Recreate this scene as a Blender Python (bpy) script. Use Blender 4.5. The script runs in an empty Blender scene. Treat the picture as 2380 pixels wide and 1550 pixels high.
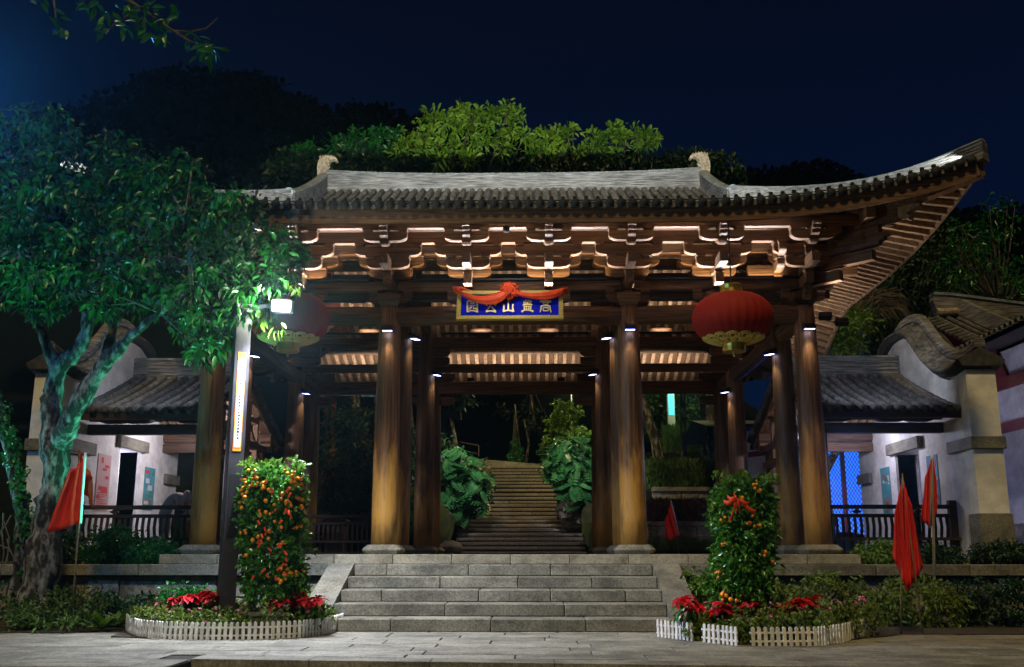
import bpy, math, random
import numpy as np
from math import sin, cos, tan, atan, pi, radians, sqrt, hypot, floor
from mathutils import Vector, Matrix

random.seed(7)
RNG = np.random.default_rng(7)
SC = bpy.context.scene
COL = SC.collection

# ------------------------------------------------------------------ camera
PITCH = atan(508 / 2314)
YAW = radians(1.14)
EYE = Vector((0.0, 0.0, 1.006))
cam_d = bpy.data.cameras.new('camera')
cam_d.lens = 35.0
cam_d.sensor_width = 36.0
cam_d.sensor_fit = 'HORIZONTAL'
cam_d.clip_start = 0.1
cam_d.clip_end = 900
cam = bpy.data.objects.new('camera', cam_d)
COL.objects.link(cam)
cam.location = EYE
cam.rotation_euler = (pi / 2 + PITCH, 0, YAW)
SC.camera = cam

# ------------------------------------------------------------------ night sky, far street lighting, exposure
SUN_EL, SUN_AZ = radians(56), radians(-16)      # high warm plaza mast lighting, from the front and a little to one side
world = bpy.data.worlds.new('World')
SC.world = world
world.use_nodes = True
wt = world.node_tree
wt.nodes.clear()
w_out = wt.nodes.new('ShaderNodeOutputWorld')
w_add = wt.nodes.new('ShaderNodeAddShader')
w_sky = wt.nodes.new('ShaderNodeTexSky')
w_sky.sky_type = 'NISHITA'
w_sky.sun_disc = False
w_sky.sun_elevation = radians(-9)
w_sky.sun_rotation = radians(150)
w_b1 = wt.nodes.new('ShaderNodeBackground')
w_b1.inputs['Strength'].default_value = 0.06
wt.links.new(w_sky.outputs[0], w_b1.inputs['Color'])
w_tc = wt.nodes.new('ShaderNodeTexCoord')
w_sep = wt.nodes.new('ShaderNodeSeparateXYZ')
wt.links.new(w_tc.outputs['Generated'], w_sep.inputs[0])
w_rmp = wt.nodes.new('ShaderNodeValToRGB')
w_rmp.color_ramp.elements[0].position = 0.0
w_rmp.color_ramp.elements[0].color = (0.0014, 0.0068, 0.0260, 1)
w_rmp.color_ramp.elements[1].position = 0.62
w_rmp.color_ramp.elements[1].color = (0.0007, 0.0014, 0.0052, 1)
e = w_rmp.color_ramp.elements.new(0.33)
e.color = (0.0008, 0.0036, 0.0170, 1)
wt.links.new(w_sep.outputs['Z'], w_rmp.inputs[0])
w_b2 = wt.nodes.new('ShaderNodeBackground')
w_b2.inputs['Strength'].default_value = 1.0
wt.links.new(w_rmp.outputs[0], w_b2.inputs['Color'])
wt.links.new(w_b1.outputs[0], w_add.inputs[0])
wt.links.new(w_b2.outputs[0], w_add.inputs[1])
wt.links.new(w_add.outputs[0], w_out.inputs['Surface'])

sun_d = bpy.data.lights.new('sun', 'SUN')
sun_d.energy = 1.3
sun_d.angle = radians(5)
sun_d.color = (1.0, 0.74, 0.32)
sun = bpy.data.objects.new('sun', sun_d)
COL.objects.link(sun)
sun.location = (-3, -6, 12)
# the lamp shines along -Z; it comes from in front of the gate
sun.rotation_euler = (pi / 2 - SUN_EL, 0, SUN_AZ)

SC.view_settings.view_transform = 'Standard'
SC.view_settings.look = 'None'
SC.view_settings.exposure = 0.25
SC.view_settings.gamma = 1.0
SC.view_settings.use_curve_mapping = False
SC.render.engine = 'CYCLES'
SC.cycles.max_bounces = 5
SC.cycles.diffuse_bounces = 2
SC.cycles.glossy_bounces = 2
SC.cycles.transmission_bounces = 2
SC.cycles.transparent_max_bounces = 6
SC.cycles.caustics_reflective = False
SC.cycles.caustics_refractive = False
SC.cycles.sample_clamp_indirect = 4.0
SC.cycles.use_denoising = True

# ------------------------------------------------------------------ picture coordinates (2380 x 1550) to directions
_F = 2314.0
_f = Vector((-sin(YAW) * cos(PITCH), cos(YAW) * cos(PITCH), sin(PITCH)))
_r = Vector((cos(YAW), sin(YAW), 0))
_u = _r.cross(_f)


def ray(x, y):
    return _f * _F + _r * (x - 1190) - _u * (y - 775)


def onY(x, y, Y):
    d = ray(x, y)
    return EYE + d * ((Y - EYE.y) / d.y)


def onZ(x, y, Z):
    d = ray(x, y)
    return EYE + d * ((Z - EYE.z) / d.z)


def onX(x, y, X):
    d = ray(x, y)
    return EYE + d * ((X - EYE.x) / d.x)


# ------------------------------------------------------------------ mesh helpers
class MB:
    def __init__(s):
        s.v, s.f = [], []

    def add(s, vs, fs):
        o = len(s.v)
        s.v.extend([tuple(p) for p in vs])
        s.f.extend([tuple(i + o for i in f) for f in fs])
        return s

    def box(s, x0, x1, y0, y1, z0, z1):
        return s.add([(x0, y0, z0), (x1, y0, z0), (x1, y1, z0), (x0, y1, z0), (x0, y0, z1), (x1, y0, z1), (x1, y1, z1), (x0, y1, z1)],
                     [(0, 3, 2, 1), (4, 5, 6, 7), (0, 1, 5, 4), (1, 2, 6, 5), (2, 3, 7, 6), (3, 0, 4, 7)])

    def bbox(s, x0, x1, y0, y1, z0, z1, b=0.008):
        """box with chamfered edges (top and vertical ones)"""
        def ring(i, z):
            return [(x0 + i, y0, z), (x1 - i, y0, z), (x1, y0 + i, z), (x1, y1 - i, z), (x1 - i, y1, z), (x0 + i, y1, z), (x0, y1 - i, z), (x0, y0 + i, z)]
        xm, ym = (x0 + x1) / 2, (y0 + y1) / 2
        def inset(r):
            return [(p[0] + (b if p[0] < xm else -b), p[1] + (b if p[1] < ym else -b), p[2]) for p in r]
        rings = [inset(ring(b, z0)), ring(b, z0 + b), ring(b, z1 - b), inset(ring(b, z1))]
        vs = [p for r in rings for p in r]
        fs = [tuple(reversed(range(8))), tuple(24 + i for i in range(8))]
        for k in range(3):
            for i in range(8):
                j = (i + 1) % 8
                fs.append((k * 8 + i, k * 8 + j, k * 8 + 8 + j, k * 8 + 8 + i))
        return s.add(vs, fs)

    def prism(s, poly, axis, a, b):
        """poly: 2-D outline; extruded along axis from a to b"""
        n = len(poly)
        def P(p, t):
            return {'x': (t, p[0], p[1]), 'y': (p[0], t, p[1]), 'z': (p[0], p[1], t)}[axis]
        vs = [P(p, a) for p in poly] + [P(p, b) for p in poly]
        fs = [tuple(range(n)), tuple(reversed(range(n, 2 * n)))]
        for i in range(n):
            j = (i + 1) % n
            fs.append((j, i, n + i, n + j))
        return s.add(vs, fs)

    def loft(s, rings, closed=True, caps=True):
        n = len(rings[0])
        vs = [p for r in rings for p in r]
        fs = []
        for k in range(len(rings) - 1):
            for i in range(n if closed else n - 1):
                j = (i + 1) % n
                fs.append((k * n + i, k * n + j, (k + 1) * n + j, (k + 1) * n + i))
        if caps and closed:
            fs.append(tuple(reversed(range(n))))
            fs.append(tuple((len(rings) - 1) * n + i for i in range(n)))
        return s.add(vs, fs)

    def tube(s, pts, rad, n=8, caps=True):
        pts = [Vector(p) for p in pts]
        if not hasattr(rad, '__len__'):
            rad = [rad] * len(pts)
        rings = []
        up = None
        for i, p in enumerate(pts):
            d = (pts[min(i + 1, len(pts) - 1)] - pts[max(i - 1, 0)])
            d = d.normalized() if d.length > 1e-9 else Vector((0, 0, 1))
            if up is None:
                up = Vector((0, 0, 1)) if abs(d.z) < 0.9 else Vector((1, 0, 0))
            a = d.cross(up).normalized()
            up = a.cross(d).normalized()
            rings.append([p + (a * cos(2 * pi * k / n) + up * sin(2 * pi * k / n)) * rad[i] for k in range(n)])
        return s.loft(rings, True, caps)

    def lathe(s, prof, n=20, c=(0, 0, 0), caps=True):
        return s.loft([[(c[0] + r * cos(2 * pi * k / n), c[1] + r * sin(2 * pi * k / n), c[2] + z) for k in range(n)] for r, z in prof], True, caps)

    def bar(s, pts, w, h, up=Vector((0, 0, 1))):
        """rectangular section swept along pts"""
        pts = [Vector(p) for p in pts]
        rings = []
        for i, p in enumerate(pts):
            d = (pts[min(i + 1, len(pts) - 1)] - pts[max(i - 1, 0)]).normalized()
            a = d.cross(up).normalized()
            b = a.cross(d).normalized()
            rings.append([p - a * w / 2 - b * h / 2, p + a * w / 2 - b * h / 2, p + a * w / 2 + b * h / 2, p - a * w / 2 + b * h / 2])
        return s.loft(rings)

    def mesh(s, name, smooth=False):
        me = bpy.data.meshes.new(name)
        me.from_pydata(s.v, [], s.f)
        if smooth:
            me.polygons.foreach_set('use_smooth', [True] * len(me.polygons))
        me.update()
        return me

    def build(s, name, m, parent=None, smooth=False, mw=None):
        return place(name, s.mesh(name, smooth), m, parent, mw)


W = {}


def par(o, parent):
    if parent is not None:
        o.parent = parent
        o.matrix_parent_inverse = W[parent.name].inverted()


def place(name, me, m=None, parent=None, mw=None):
    if m is not None and not me.materials:
        me.materials.append(m)
    o = bpy.data.objects.new(name, me)
    COL.objects.link(o)
    mw = mw or Matrix.Identity(4)
    o.matrix_basis = mw
    W[o.name] = mw.copy()
    par(o, parent)
    return o


def tag(o, label=None, cat=None, group=None, kind=None):
    if label: o['label'] = label
    if cat: o['category'] = cat
    if group: o['group'] = group
    if kind: o['kind'] = kind
    return o


def thing(name, label, cat, loc=(0, 0, 0), group=None, parent=None):
    o = bpy.data.objects.new(name, None)
    o.empty_display_size = 0.1
    COL.objects.link(o)
    o.location = loc
    W[o.name] = Matrix.Translation(Vector(loc))
    if parent is not None:
        par(o, parent)
    return tag(o, label, cat, group)


def T(x, y, z, rz=0.0, s=1.0, rx=0.0, ry=0.0):
    m = Matrix.Translation((x, y, z)) @ Matrix.Rotation(rz, 4, 'Z') @ Matrix.Rotation(ry, 4, 'Y') @ Matrix.Rotation(rx, 4, 'X')
    return m @ Matrix.Diagonal((s, s, s, 1)) if s != 1.0 else m


def np_mesh(name, V, Q, smooth=False):
    """V (n,3) floats, Q (m,k) ints"""
    me = bpy.data.meshes.new(name)
    V = np.ascontiguousarray(V, dtype=np.float32)
    Q = np.ascontiguousarray(Q, dtype=np.int32)
    k = Q.shape[1]
    me.vertices.add(len(V))
    me.vertices.foreach_set('co', V.ravel())
    me.loops.add(Q.size)
    me.loops.foreach_set('vertex_index', Q.ravel())
    me.polygons.add(len(Q))
    me.polygons.foreach_set('loop_start', np.arange(0, Q.size, k, dtype=np.int32))
    me.polygons.foreach_set('loop_total', np.full(len(Q), k, dtype=np.int32))
    if smooth:
        me.polygons.foreach_set('use_smooth', np.ones(len(Q), dtype=bool))
    me.update(calc_edges=True)
    me.validate()
    return me


def leaf_arrays(P, D, size, aspect=0.42, fold=0.18, droop=0.25):
    """one six-vertex leaf blade at every P pointing along D: V, Q"""
    n = len(P)
    D = D / (np.linalg.norm(D, axis=1, keepdims=True) + 1e-9)
    R = RNG.normal(size=(n, 3))
    S = np.cross(D, R)
    S /= (np.linalg.norm(S, axis=1, keepdims=True) + 1e-9)
    N = np.cross(S, D)
    L = (size * RNG.uniform(0.65, 1.25, size=(n, 1)))
    Wd = L * aspect * 0.5
    base = P
    m1 = P + D * L * 0.35
    m2 = P + D * L * 0.72
    tip = P + D * L
    tip[:, 2] -= (L[:, 0] * droop)
    f = N * Wd * fold * 2
    V = np.stack([base, m1 + S * Wd + f, m2 + S * Wd * 0.8 + f * .8, tip, m2 - S * Wd * 0.8 + f * .8, m1 - S * Wd + f], axis=1)
    V = np.concatenate([V, (m1 * .5 + m2 * .5)[:, None, :]], axis=1).reshape(-1, 3)
    b = (np.arange(n) * 7)[:, None]
    Q = np.concatenate([b + np.array([[0, 6, 1, 1]]), b + np.array([[1, 6, 3, 2]]), b + np.array([[0, 5, 6, 6]]), b + np.array([[5, 4, 3, 6]])], axis=0)
    # use triangles only
    Tt = np.concatenate([b + np.array([[0, 6, 1]]), b + np.array([[1, 6, 2]]), b + np.array([[2, 6, 3]]), b + np.array([[0, 5, 6]]), b + np.array([[5, 4, 6]]), b + np.array([[4, 3, 6]])], axis=0)
    return V, Tt


def leaf_cloud(name, centres, radii, per, size, m, parent=None, aspect=0.42, out=0.7, down=0.25, squash=0.8):
    """leaves gathered in clumps; one mesh"""
    C = np.asarray(centres, dtype=float)
    r = np.asarray(radii, dtype=float)
    if r.ndim == 0:
        r = np.full(len(C), float(r))
    n = len(C) * per
    idx = np.repeat(np.arange(len(C)), per)
    dirs = RNG.normal(size=(n, 3))
    dirs /= np.linalg.norm(dirs, axis=1, keepdims=True)
    rad = r[idx] * RNG.uniform(0.15, 1.0, n) ** 0.6
    off = dirs * rad[:, None]
    off[:, 2] *= squash
    P = C[idx] + off
    D = dirs * out + RNG.normal(size=(n, 3)) * 0.5
    D[:, 2] -= down
    V, Q = leaf_arrays(P, D, size, aspect)
    return place(name, np_mesh(name, V, Q), m, parent)


def ellipsoid_pts(c, r, n, shell=0.5):
    d = RNG.normal(size=(n, 3))
    d /= np.linalg.norm(d, axis=1, keepdims=True)
    k = RNG.uniform(shell, 1.0, (n, 1)) if shell < 1 else 1.0
    return np.array(c)[None, :] + d * np.array(r)[None, :] * k


# ------------------------------------------------------------------ materials
def mat(name, c1, c2=None, rough=0.7, scale=(6, 6, 6), detail=5, bump=0.0, bscale=None, metal=0.0, spec=0.4, lo=0.35, hi=0.65,
        rnd=0.0, emit=None, estr=0.0, trans=0.0, sat=None, coat=0.0, dirt=0.0):
    m = bpy.data.materials.new(name)
    m.use_nodes = True
    t = m.node_tree
    b = t.nodes['Principled BSDF']
    b.inputs['Roughness'].default_value = rough
    b.inputs['Metallic'].default_value = metal
    b.inputs['Specular IOR Level'].default_value = spec
    if coat:
        b.inputs['Coat Weight'].default_value = coat
    b.inputs['Base Color'].default_value = (*c1, 1)
    tc = t.nodes.new('ShaderNodeTexCoord')
    oi = t.nodes.new('ShaderNodeObjectInfo')
    ml = t.nodes.new('ShaderNodeMath'); ml.operation = 'MULTIPLY'; ml.inputs[1].default_value = 37.0
    t.links.new(oi.outputs['Random'], ml.inputs[0])
    va = t.nodes.new('ShaderNodeVectorMath'); va.operation = 'ADD'
    t.links.new(tc.outputs['Object'], va.inputs[0])
    t.links.new(ml.outputs[0], va.inputs[1])
    mp = t.nodes.new('ShaderNodeMapping')
    mp.inputs['Scale'].default_value = scale
    t.links.new(va.outputs[0], mp.inputs['Vector'])
    nz = t.nodes.new('ShaderNodeTexNoise')
    nz.inputs['Scale'].default_value = 1.0
    nz.inputs['Detail'].default_value = detail
    nz.inputs['Roughness'].default_value = 0.62
    t.links.new(mp.outputs[0], nz.inputs['Vector'])
    out = None
    if c2 is not None:
        rp = t.nodes.new('ShaderNodeValToRGB')
        rp.color_ramp.elements[0].position = lo
        rp.color_ramp.elements[0].color = (*c1, 1)
        rp.color_ramp.elements[1].position = hi
        rp.color_ramp.elements[1].color = (*c2, 1)
        t.links.new(nz.outputs['Fac'], rp.inputs[0])
        out = rp.outputs[0]
    if rnd:
        hs = t.nodes.new('ShaderNodeHueSaturation')
        mr = t.nodes.new('ShaderNodeMapRange')
        mr.inputs['To Min'].default_value = 1 - rnd
        mr.inputs['To Max'].default_value = 1 + rnd
        t.links.new(oi.outputs['Random'], mr.inputs['Value'])
        t.links.new(mr.outputs[0], hs.inputs['Value'])
        if out is not None:
            t.links.new(out, hs.inputs['Color'])
        else:
            hs.inputs['Color'].default_value = (*c1, 1)
        out = hs.outputs[0]
    if dirt and out is not None:
        # broad stains and soot with ragged edges
        mp3 = t.nodes.new('ShaderNodeMapping'); mp3.inputs['Scale'].default_value = (1.7, 1.7, 2.6)
        t.links.new(va.outputs[0], mp3.inputs['Vector'])
        n3 = t.nodes.new('ShaderNodeTexNoise'); n3.inputs['Scale'].default_value = 1.0; n3.inputs['Detail'].default_value = 9; n3.inputs['Roughness'].default_value = .68
        t.links.new(mp3.outputs[0], n3.inputs['Vector'])
        r3 = t.nodes.new('ShaderNodeMapRange'); r3.inputs['From Min'].default_value = .38; r3.inputs['From Max'].default_value = .58
        r3.inputs['To Min'].default_value = 1 - dirt; r3.inputs['To Max'].default_value = 1.08
        t.links.new(n3.outputs['Fac'], r3.inputs['Value'])
        mm = t.nodes.new('ShaderNodeMix'); mm.data_type = 'RGBA'; mm.blend_type = 'MULTIPLY'; mm.inputs[0].default_value = 1.0
        t.links.new(out, mm.inputs[6]); t.links.new(r3.outputs[0], mm.inputs[7])
        out = mm.outputs[2]
    if out is not None:
        t.links.new(out, b.inputs['Base Color'])
    if bump:
        nb = nz
        if bscale is not None:
            mp2 = t.nodes.new('ShaderNodeMapping'); mp2.inputs['Scale'].default_value = bscale
            t.links.new(va.outputs[0], mp2.inputs['Vector'])
            nb = t.nodes.new('ShaderNodeTexNoise'); nb.inputs['Scale'].default_value = 1.0; nb.inputs['Detail'].default_value = 6
            t.links.new(mp2.outputs[0], nb.inputs['Vector'])
        bp = t.nodes.new('ShaderNodeBump')
        bp.inputs['Strength'].default_value = bump
        bp.inputs['Distance'].default_value = 0.02
        t.links.new(nb.outputs['Fac'], bp.inputs['Height'])
        t.links.new(bp.outputs[0], b.inputs['Normal'])
    if emit is not None:
        b.inputs['Emission Color'].default_value = (*emit, 1)
        b.inputs['Emission Strength'].default_value = estr
    if trans:
        # thin leaf: mix in translucency
        tr = t.nodes.new('ShaderNodeBsdfTranslucent')
        mx = t.nodes.new('ShaderNodeMixShader'); mx.inputs[0].default_value = trans
        o_ = t.nodes['Material Output']
        if out is not None: t.links.new(out, tr.inputs['Color'])
        else: tr.inputs['Color'].default_value = (*c1, 1)
        t.links.new(b.outputs[0], mx.inputs[1]); t.links.new(tr.outputs[0], mx.inputs[2])
        t.links.new(mx.outputs[0], o_.inputs['Surface'])
    return m


D1, D2 = (0.040, 0.018, 0.008), (0.185, 0.088, 0.036)
WOOD_X = mat('wood_along_x', D1, D2, 0.62, (1.6, 34, 34), 6, 0.35, rnd=0.25)
WOOD_Y = mat('wood_along_y', D1, D2, 0.62, (34, 1.6, 34), 6, 0.35, rnd=0.25)
WOOD_Z = mat('wood_along_z', D1, D2, 0.62, (34, 34, 1.6), 6, 0.35, rnd=0.25)
RAFTER = mat('rafter_wood', (0.19, 0.112, 0.062), (0.38, 0.25, 0.155), 0.7, (14, 14, 14), 5, 0.2, rnd=0.30)
BOARD = mat('roof_board_wood', (0.085, 0.046, 0.024), (0.17, 0.095, 0.05), 0.75, (3, 30, 30), 5, 0.2)
DARKWOOD = mat('dark_painted_wood', (0.022, 0.014, 0.010), (0.06, 0.036, 0.024), 0.6, (3, 30, 30), 5, 0.2, rnd=0.2)
REDWOOD = mat('red_painted_wood', (0.16, 0.028, 0.022), (0.25, 0.05, 0.035), 0.55, (4, 4, 4), 4, 0.1)
TILE = mat('grey_clay_tile', (0.045, 0.045, 0.048), (0.145, 0.142, 0.14), 0.8, (9, 9, 9), 5, 0.35, rnd=0.22, dirt=.35)
TILE_DARK = mat('dark_clay_tile', (0.028, 0.028, 0.031), (0.085, 0.083, 0.082), 0.8, (9, 9, 9), 5, 0.35, rnd=0.2)
RIDGE = mat('ridge_stacked_tile', (0.055, 0.052, 0.050), (0.27, 0.26, 0.25), 0.85, (2.6, 2.6, 48), 7, 0.9, rnd=0.1, lo=.38, hi=.62, dirt=.4)
RIDGECAP = mat('ridge_cap_tile', (0.10, 0.125, 0.14), (0.24, 0.27, 0.29), 0.8, (9, 9, 9), 4, 0.3, rnd=0.2)
FINIAL = mat('carved_finial_stone', (0.16, 0.12, 0.075), (0.42, 0.35, 0.25), 0.85, (14, 14, 14), 5, 0.7)
GRANITE = mat('grey_granite', (0.105, 0.100, 0.076), (0.265, 0.252, 0.200), 0.78, (38, 38, 38), 8, 0.28, rnd=0.12, dirt=.5)
GRANITE_Y = mat('buff_granite', (0.20, 0.18, 0.125), (0.34, 0.31, 0.225), 0.78, (30, 30, 30), 8, 0.22, rnd=0.08, dirt=.5)
PAVING = mat('paving_granite', (0.14, 0.133, 0.104), (0.31, 0.293, 0.240), 0.75, (30, 30, 30), 8, 0.3, rnd=0.14, dirt=.5)
ROUGH = mat('rough_block_stone', (0.13, 0.115, 0.09), (0.33, 0.295, 0.23), 0.9, (9, 9, 9), 8, 1.0, rnd=0.12, bscale=(13, 13, 13), dirt=.5)
SOIL = mat('dark_soil', (0.018, 0.014, 0.010), (0.06, 0.045, 0.03), 0.95, (12, 12, 12), 6, 0.6)
EARTH = mat('hill_ground', (0.004, 0.007, 0.005), (0.012, 0.016, 0.010), 0.95, (1.5, 1.5, 1.5), 6, 0.6, spec=0.0)
PLASTER = mat('white_plaster', (0.52, 0.505, 0.50), (0.76, 0.75, 0.745), 0.85, (1.1, 1.1, .8), 8, 0.10, lo=.30, hi=.52, dirt=.22)
WHITEP = mat('white_plastic', (0.62, 0.61, 0.58), (0.82, 0.82, 0.80), 0.42, (9, 9, 14), 6, 0.03, spec=0.5, rnd=0.10, dirt=.25)
METAL = mat('dark_grey_metal', (0.055, 0.052, 0.062), (0.085, 0.08, 0.09), 0.42, (5, 5, 5), 4, 0.03, metal=0.6)
TILE_BLK = mat('silhouette_end_tile', (0.010, 0.010, 0.011), (0.03, 0.03, 0.032), 0.8, (9, 9, 9), 4, 0.3)  # near black: the end tiles' unlit silhouette is put into the colour
BLACK = mat('black_metal', (0.012, 0.012, 0.013), None, 0.5, spec=0.4)
GOLD = mat('gold_foil', (0.50, 0.34, 0.05), (0.72, 0.52, 0.10), 0.32, (9, 9, 9), 4, 0.25, metal=0.85)
GOLDP = mat('gold_paint', (0.36, 0.24, 0.035), (0.62, 0.44, 0.09), 0.45, (60, 60, 60), 3, 0.7, metal=0.35)
GOLDL = mat('gold_lettering', (0.70, 0.52, 0.20), (0.80, 0.62, 0.28), 0.45, (20, 20, 20), 3, 0.1, metal=0.2)
BLUE = mat('blue_lacquer', (0.002, 0.006, 0.42), (0.003, 0.010, 0.52), 0.7, (5, 5, 5), 3, 0.02, spec=0.1)
REDSILK = mat('red_silk', (0.78, 0.055, 0.012), (0.92, 0.10, 0.02), 0.5, (9, 9, 9), 4, 0.15, trans=0.18)
FLAGRED = mat('red_flag_cloth', (0.84, 0.026, 0.010), (0.92, 0.055, 0.014), 0.7, (6, 6, 6), 4, 0.1, trans=0.35)
LANTERN = mat('red_lantern_fabric', (0.27, 0.008, 0.003), (0.34, 0.014, 0.005), 0.75, (50, 50, 50), 3, 0.15, trans=0.15)
LACE = mat('gold_paper_lace', (0.62, 0.46, 0.10), (0.75, 0.58, 0.16), 0.5, (30, 30, 30), 3, 0.1)
BARK = mat('tree_bark', (0.018, 0.014, 0.010), (0.26, 0.25, 0.22), 0.95, (9, 9, 4), 10, 1.0, bscale=(26, 26, 12), lo=.46, hi=.66)
TWIG = mat('twig_bark', (0.06, 0.05, 0.035), (0.16, 0.14, 0.10), 0.9, (20, 20, 20), 4, 0.3)
LEAF = mat('broad_leaf', (0.006, 0.090, 0.014), (0.030, 0.215, 0.028), 0.34, (2.5, 2.5, 2.5), 4, 0, spec=0.5, trans=0.3)
LEAF_B = mat('bright_leaf', (0.055, 0.14, 0.015), (0.14, 0.26, 0.030), 0.45, (2.0, 2.0, 2.0), 4, 0, spec=0.4, trans=0.3)
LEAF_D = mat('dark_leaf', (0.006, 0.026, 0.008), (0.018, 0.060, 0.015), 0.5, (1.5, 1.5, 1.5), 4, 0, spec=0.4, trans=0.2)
LEAF_G = mat('glossy_citrus_leaf', (0.028, 0.135, 0.014), (0.085, 0.27, 0.030), 0.25, (9, 9, 9), 4, 0, spec=0.6, trans=0.2)
LEAF_M = mat('glossy_split_leaf', (0.020, 0.095, 0.030), (0.060, 0.19, 0.050), 0.25, (7, 7, 7), 4, 0, spec=0.6, trans=0.15, rnd=0.3)
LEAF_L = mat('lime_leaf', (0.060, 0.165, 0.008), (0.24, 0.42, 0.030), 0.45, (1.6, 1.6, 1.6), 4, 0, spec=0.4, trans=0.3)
LEAF_Y = mat('yellow_green_groundcover', (0.055, 0.110, 0.012), (0.18, 0.24, 0.035), 0.55, (7, 7, 7), 4, 0, trans=0.3)
GRASS = mat('grass_blade', (0.030, 0.075, 0.012), (0.08, 0.15, 0.022), 0.6, (5, 5, 5), 4, 0, trans=0.25)
HILLLEAF = mat('far_wood_leaf', (0.0006, 0.0028, 0.0052), (0.0014, 0.0052, 0.0085), 0.95, (0.4, 0.4, 0.4), 3, 0, spec=0.0)  # night darkness and blue haze are put into this blue-black albedo
MOSS = mat('mossy_rock', (0.055, 0.05, 0.04), (0.10, 0.15, 0.02), 0.95, (3, 3, 3), 6, 0.8, bscale=(12, 12, 12))
ROCK = mat('brown_rock', (0.06, 0.05, 0.04), (0.20, 0.17, 0.13), 0.95, (4, 4, 4), 7, 0.9)
BRACT = mat('red_bract', (0.46, 0.006, 0.014), (0.68, 0.018, 0.03), 0.55, (12, 12, 12), 4, 0.1, trans=0.3, rnd=0.3)
PINK = mat('pink_petal', (0.62, 0.10, 0.26), (0.78, 0.25, 0.42), 0.6, (30, 30, 30), 3, 0, trans=0.2)
ORANGE = mat('orange_fruit_skin', (0.80, 0.24, 0.008), (0.88, 0.34, 0.012), 0.38, (20, 20, 20), 3, 0.1, spec=0.5, rnd=0.12)
JACKET = mat('beige_jacket', (0.30, 0.22, 0.19), (0.40, 0.30, 0.26), 0.85, (8, 8, 8), 5, 0.2)
SKIN = mat('skin', (0.42, 0.26, 0.19), None, 0.6)
HAIR = mat('black_hair', (0.012, 0.010, 0.009), None, 0.6)
TROUSER = mat('dark_trousers', (0.05, 0.045, 0.045), (0.09, 0.08, 0.08), 0.9, (8, 8, 8))
LED = mat('cool_led', (0.9, 0.9, 1.0), None, 0.4, emit=(0.80, 0.86, 1.0), estr=9.0)
LEDB = mat('blue_rim_led', (0.1, 0.1, 0.9), None, 0.4, emit=(0.03, 0.05, 1.0), estr=2.2)
LAMPHEAD = mat('floodlight_glass', (1, 1, 1), None, 0.3, emit=(0.92, 1.0, 0.94), estr=60.0)
PANEL_LIT = mat('lit_sign_panel', (0.9, 0.9, 0.9), (0.7, 0.7, 0.72), 0.5, (60, 60, 9), 3, emit=(0.92, 0.95, 1.0), estr=0.20)
PANEL_OR = mat('orange_sign_edge', (0.9, 0.25, 0.02), None, 0.5, emit=(1.0, 0.30, 0.03), estr=0.22)
BLUEGLOW = mat('blue_lit_paper', (0.05, 0.2, 0.9), None, 0.6, emit=(0.02, 0.16, 1.0), estr=1.6)
CYANGLOW = mat('cyan_lit_panel', (0.1, 0.7, 0.9), None, 0.6, emit=(0.06, 0.62, 0.80), estr=0.7)


def light(kind, name, loc, energy, color=(1, 1, 1), aim=None, parent=None, size=0.1, size_y=None, spot=60, blend=0.5):
    d = bpy.data.lights.new(name, kind)
    d.energy = energy
    d.color = color
    if kind == 'AREA':
        d.shape = 'RECTANGLE' if size_y else 'SQUARE'
        d.size = size
        if size_y: d.size_y = size_y
        d.spread = radians(150)
    else:
        d.shadow_soft_size = size
    if kind == 'SPOT':
        d.spot_size = radians(spot)
        d.spot_blend = blend
    o = bpy.data.objects.new(name, d)
    COL.objects.link(o)
    m = Matrix.Translation(Vector(loc))
    if aim is not None:
        q = (Vector(aim) - Vector(loc)).to_track_quat('-Z', 'Y')
        m = m @ q.to_matrix().to_4x4()
    o.matrix_basis = m
    W[o.name] = m.copy()
    par(o, parent)
    return o
# ================================================================== the setting: ground, paving, terraces
X0 = -0.376                                   # axis of the gate
Y0 = 16.2                                     # front column row
ZP = 0.97                                     # platform level

# terrain: level in front, rising as a wooded hill behind
def hill_z(x, y):
    if y < 27: return -0.45
    t = (y - 27)
    base = 0.20 * t + 0.0012 * t * t
    side = 0.0008 * (x - 3) ** 2 if x < 3 else -0.004 * (x - 3) ** 2
    return min(max(-0.45 + base * (1 + max(-0.9, side / 6)), -0.45), 55)

xs = np.concatenate([np.linspace(-600, -90, 8), np.linspace(-70, 70, 36), np.linspace(90, 600, 8)])
ys = np.concatenate([np.linspace(-200, 20, 6), np.linspace(24, 130, 36), np.linspace(150, 800, 8)])
V = np.array([(x, y, hill_z(x, y) if abs(x) < 80 and y < 140 else (hill_z(max(-80, min(80, x)), min(y, 140)))) for y in ys for x in xs])
nx = len(xs)
Q = np.array([(j * nx + i, j * nx + i + 1, (j + 1) * nx + i + 1, (j + 1) * nx + i) for j in range(len(ys) - 1) for i in range(nx - 1)])
tag(place('ground', np_mesh('ground', V, Q, True), EARTH), kind='structure')

# lower forecourt where the photographer stands, and the plaza one step above it
m = MB().box(-14, 14, -12, 15.2, -0.30, -0.17)
tag(m.build('forecourt_pavement', PAVING), kind='structure')
edge = [(-3.30, 9.98), (0.2, 9.66), (8.5, 8.9)]
def edge_y(x):
    if x < -3.3: return -3.0
    for (a, b), (c, d) in zip(edge, edge[1:]):
        if x <= c: return b + (d - b) * (x - a) / (c - a)
    return edge[-1][1]

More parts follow.
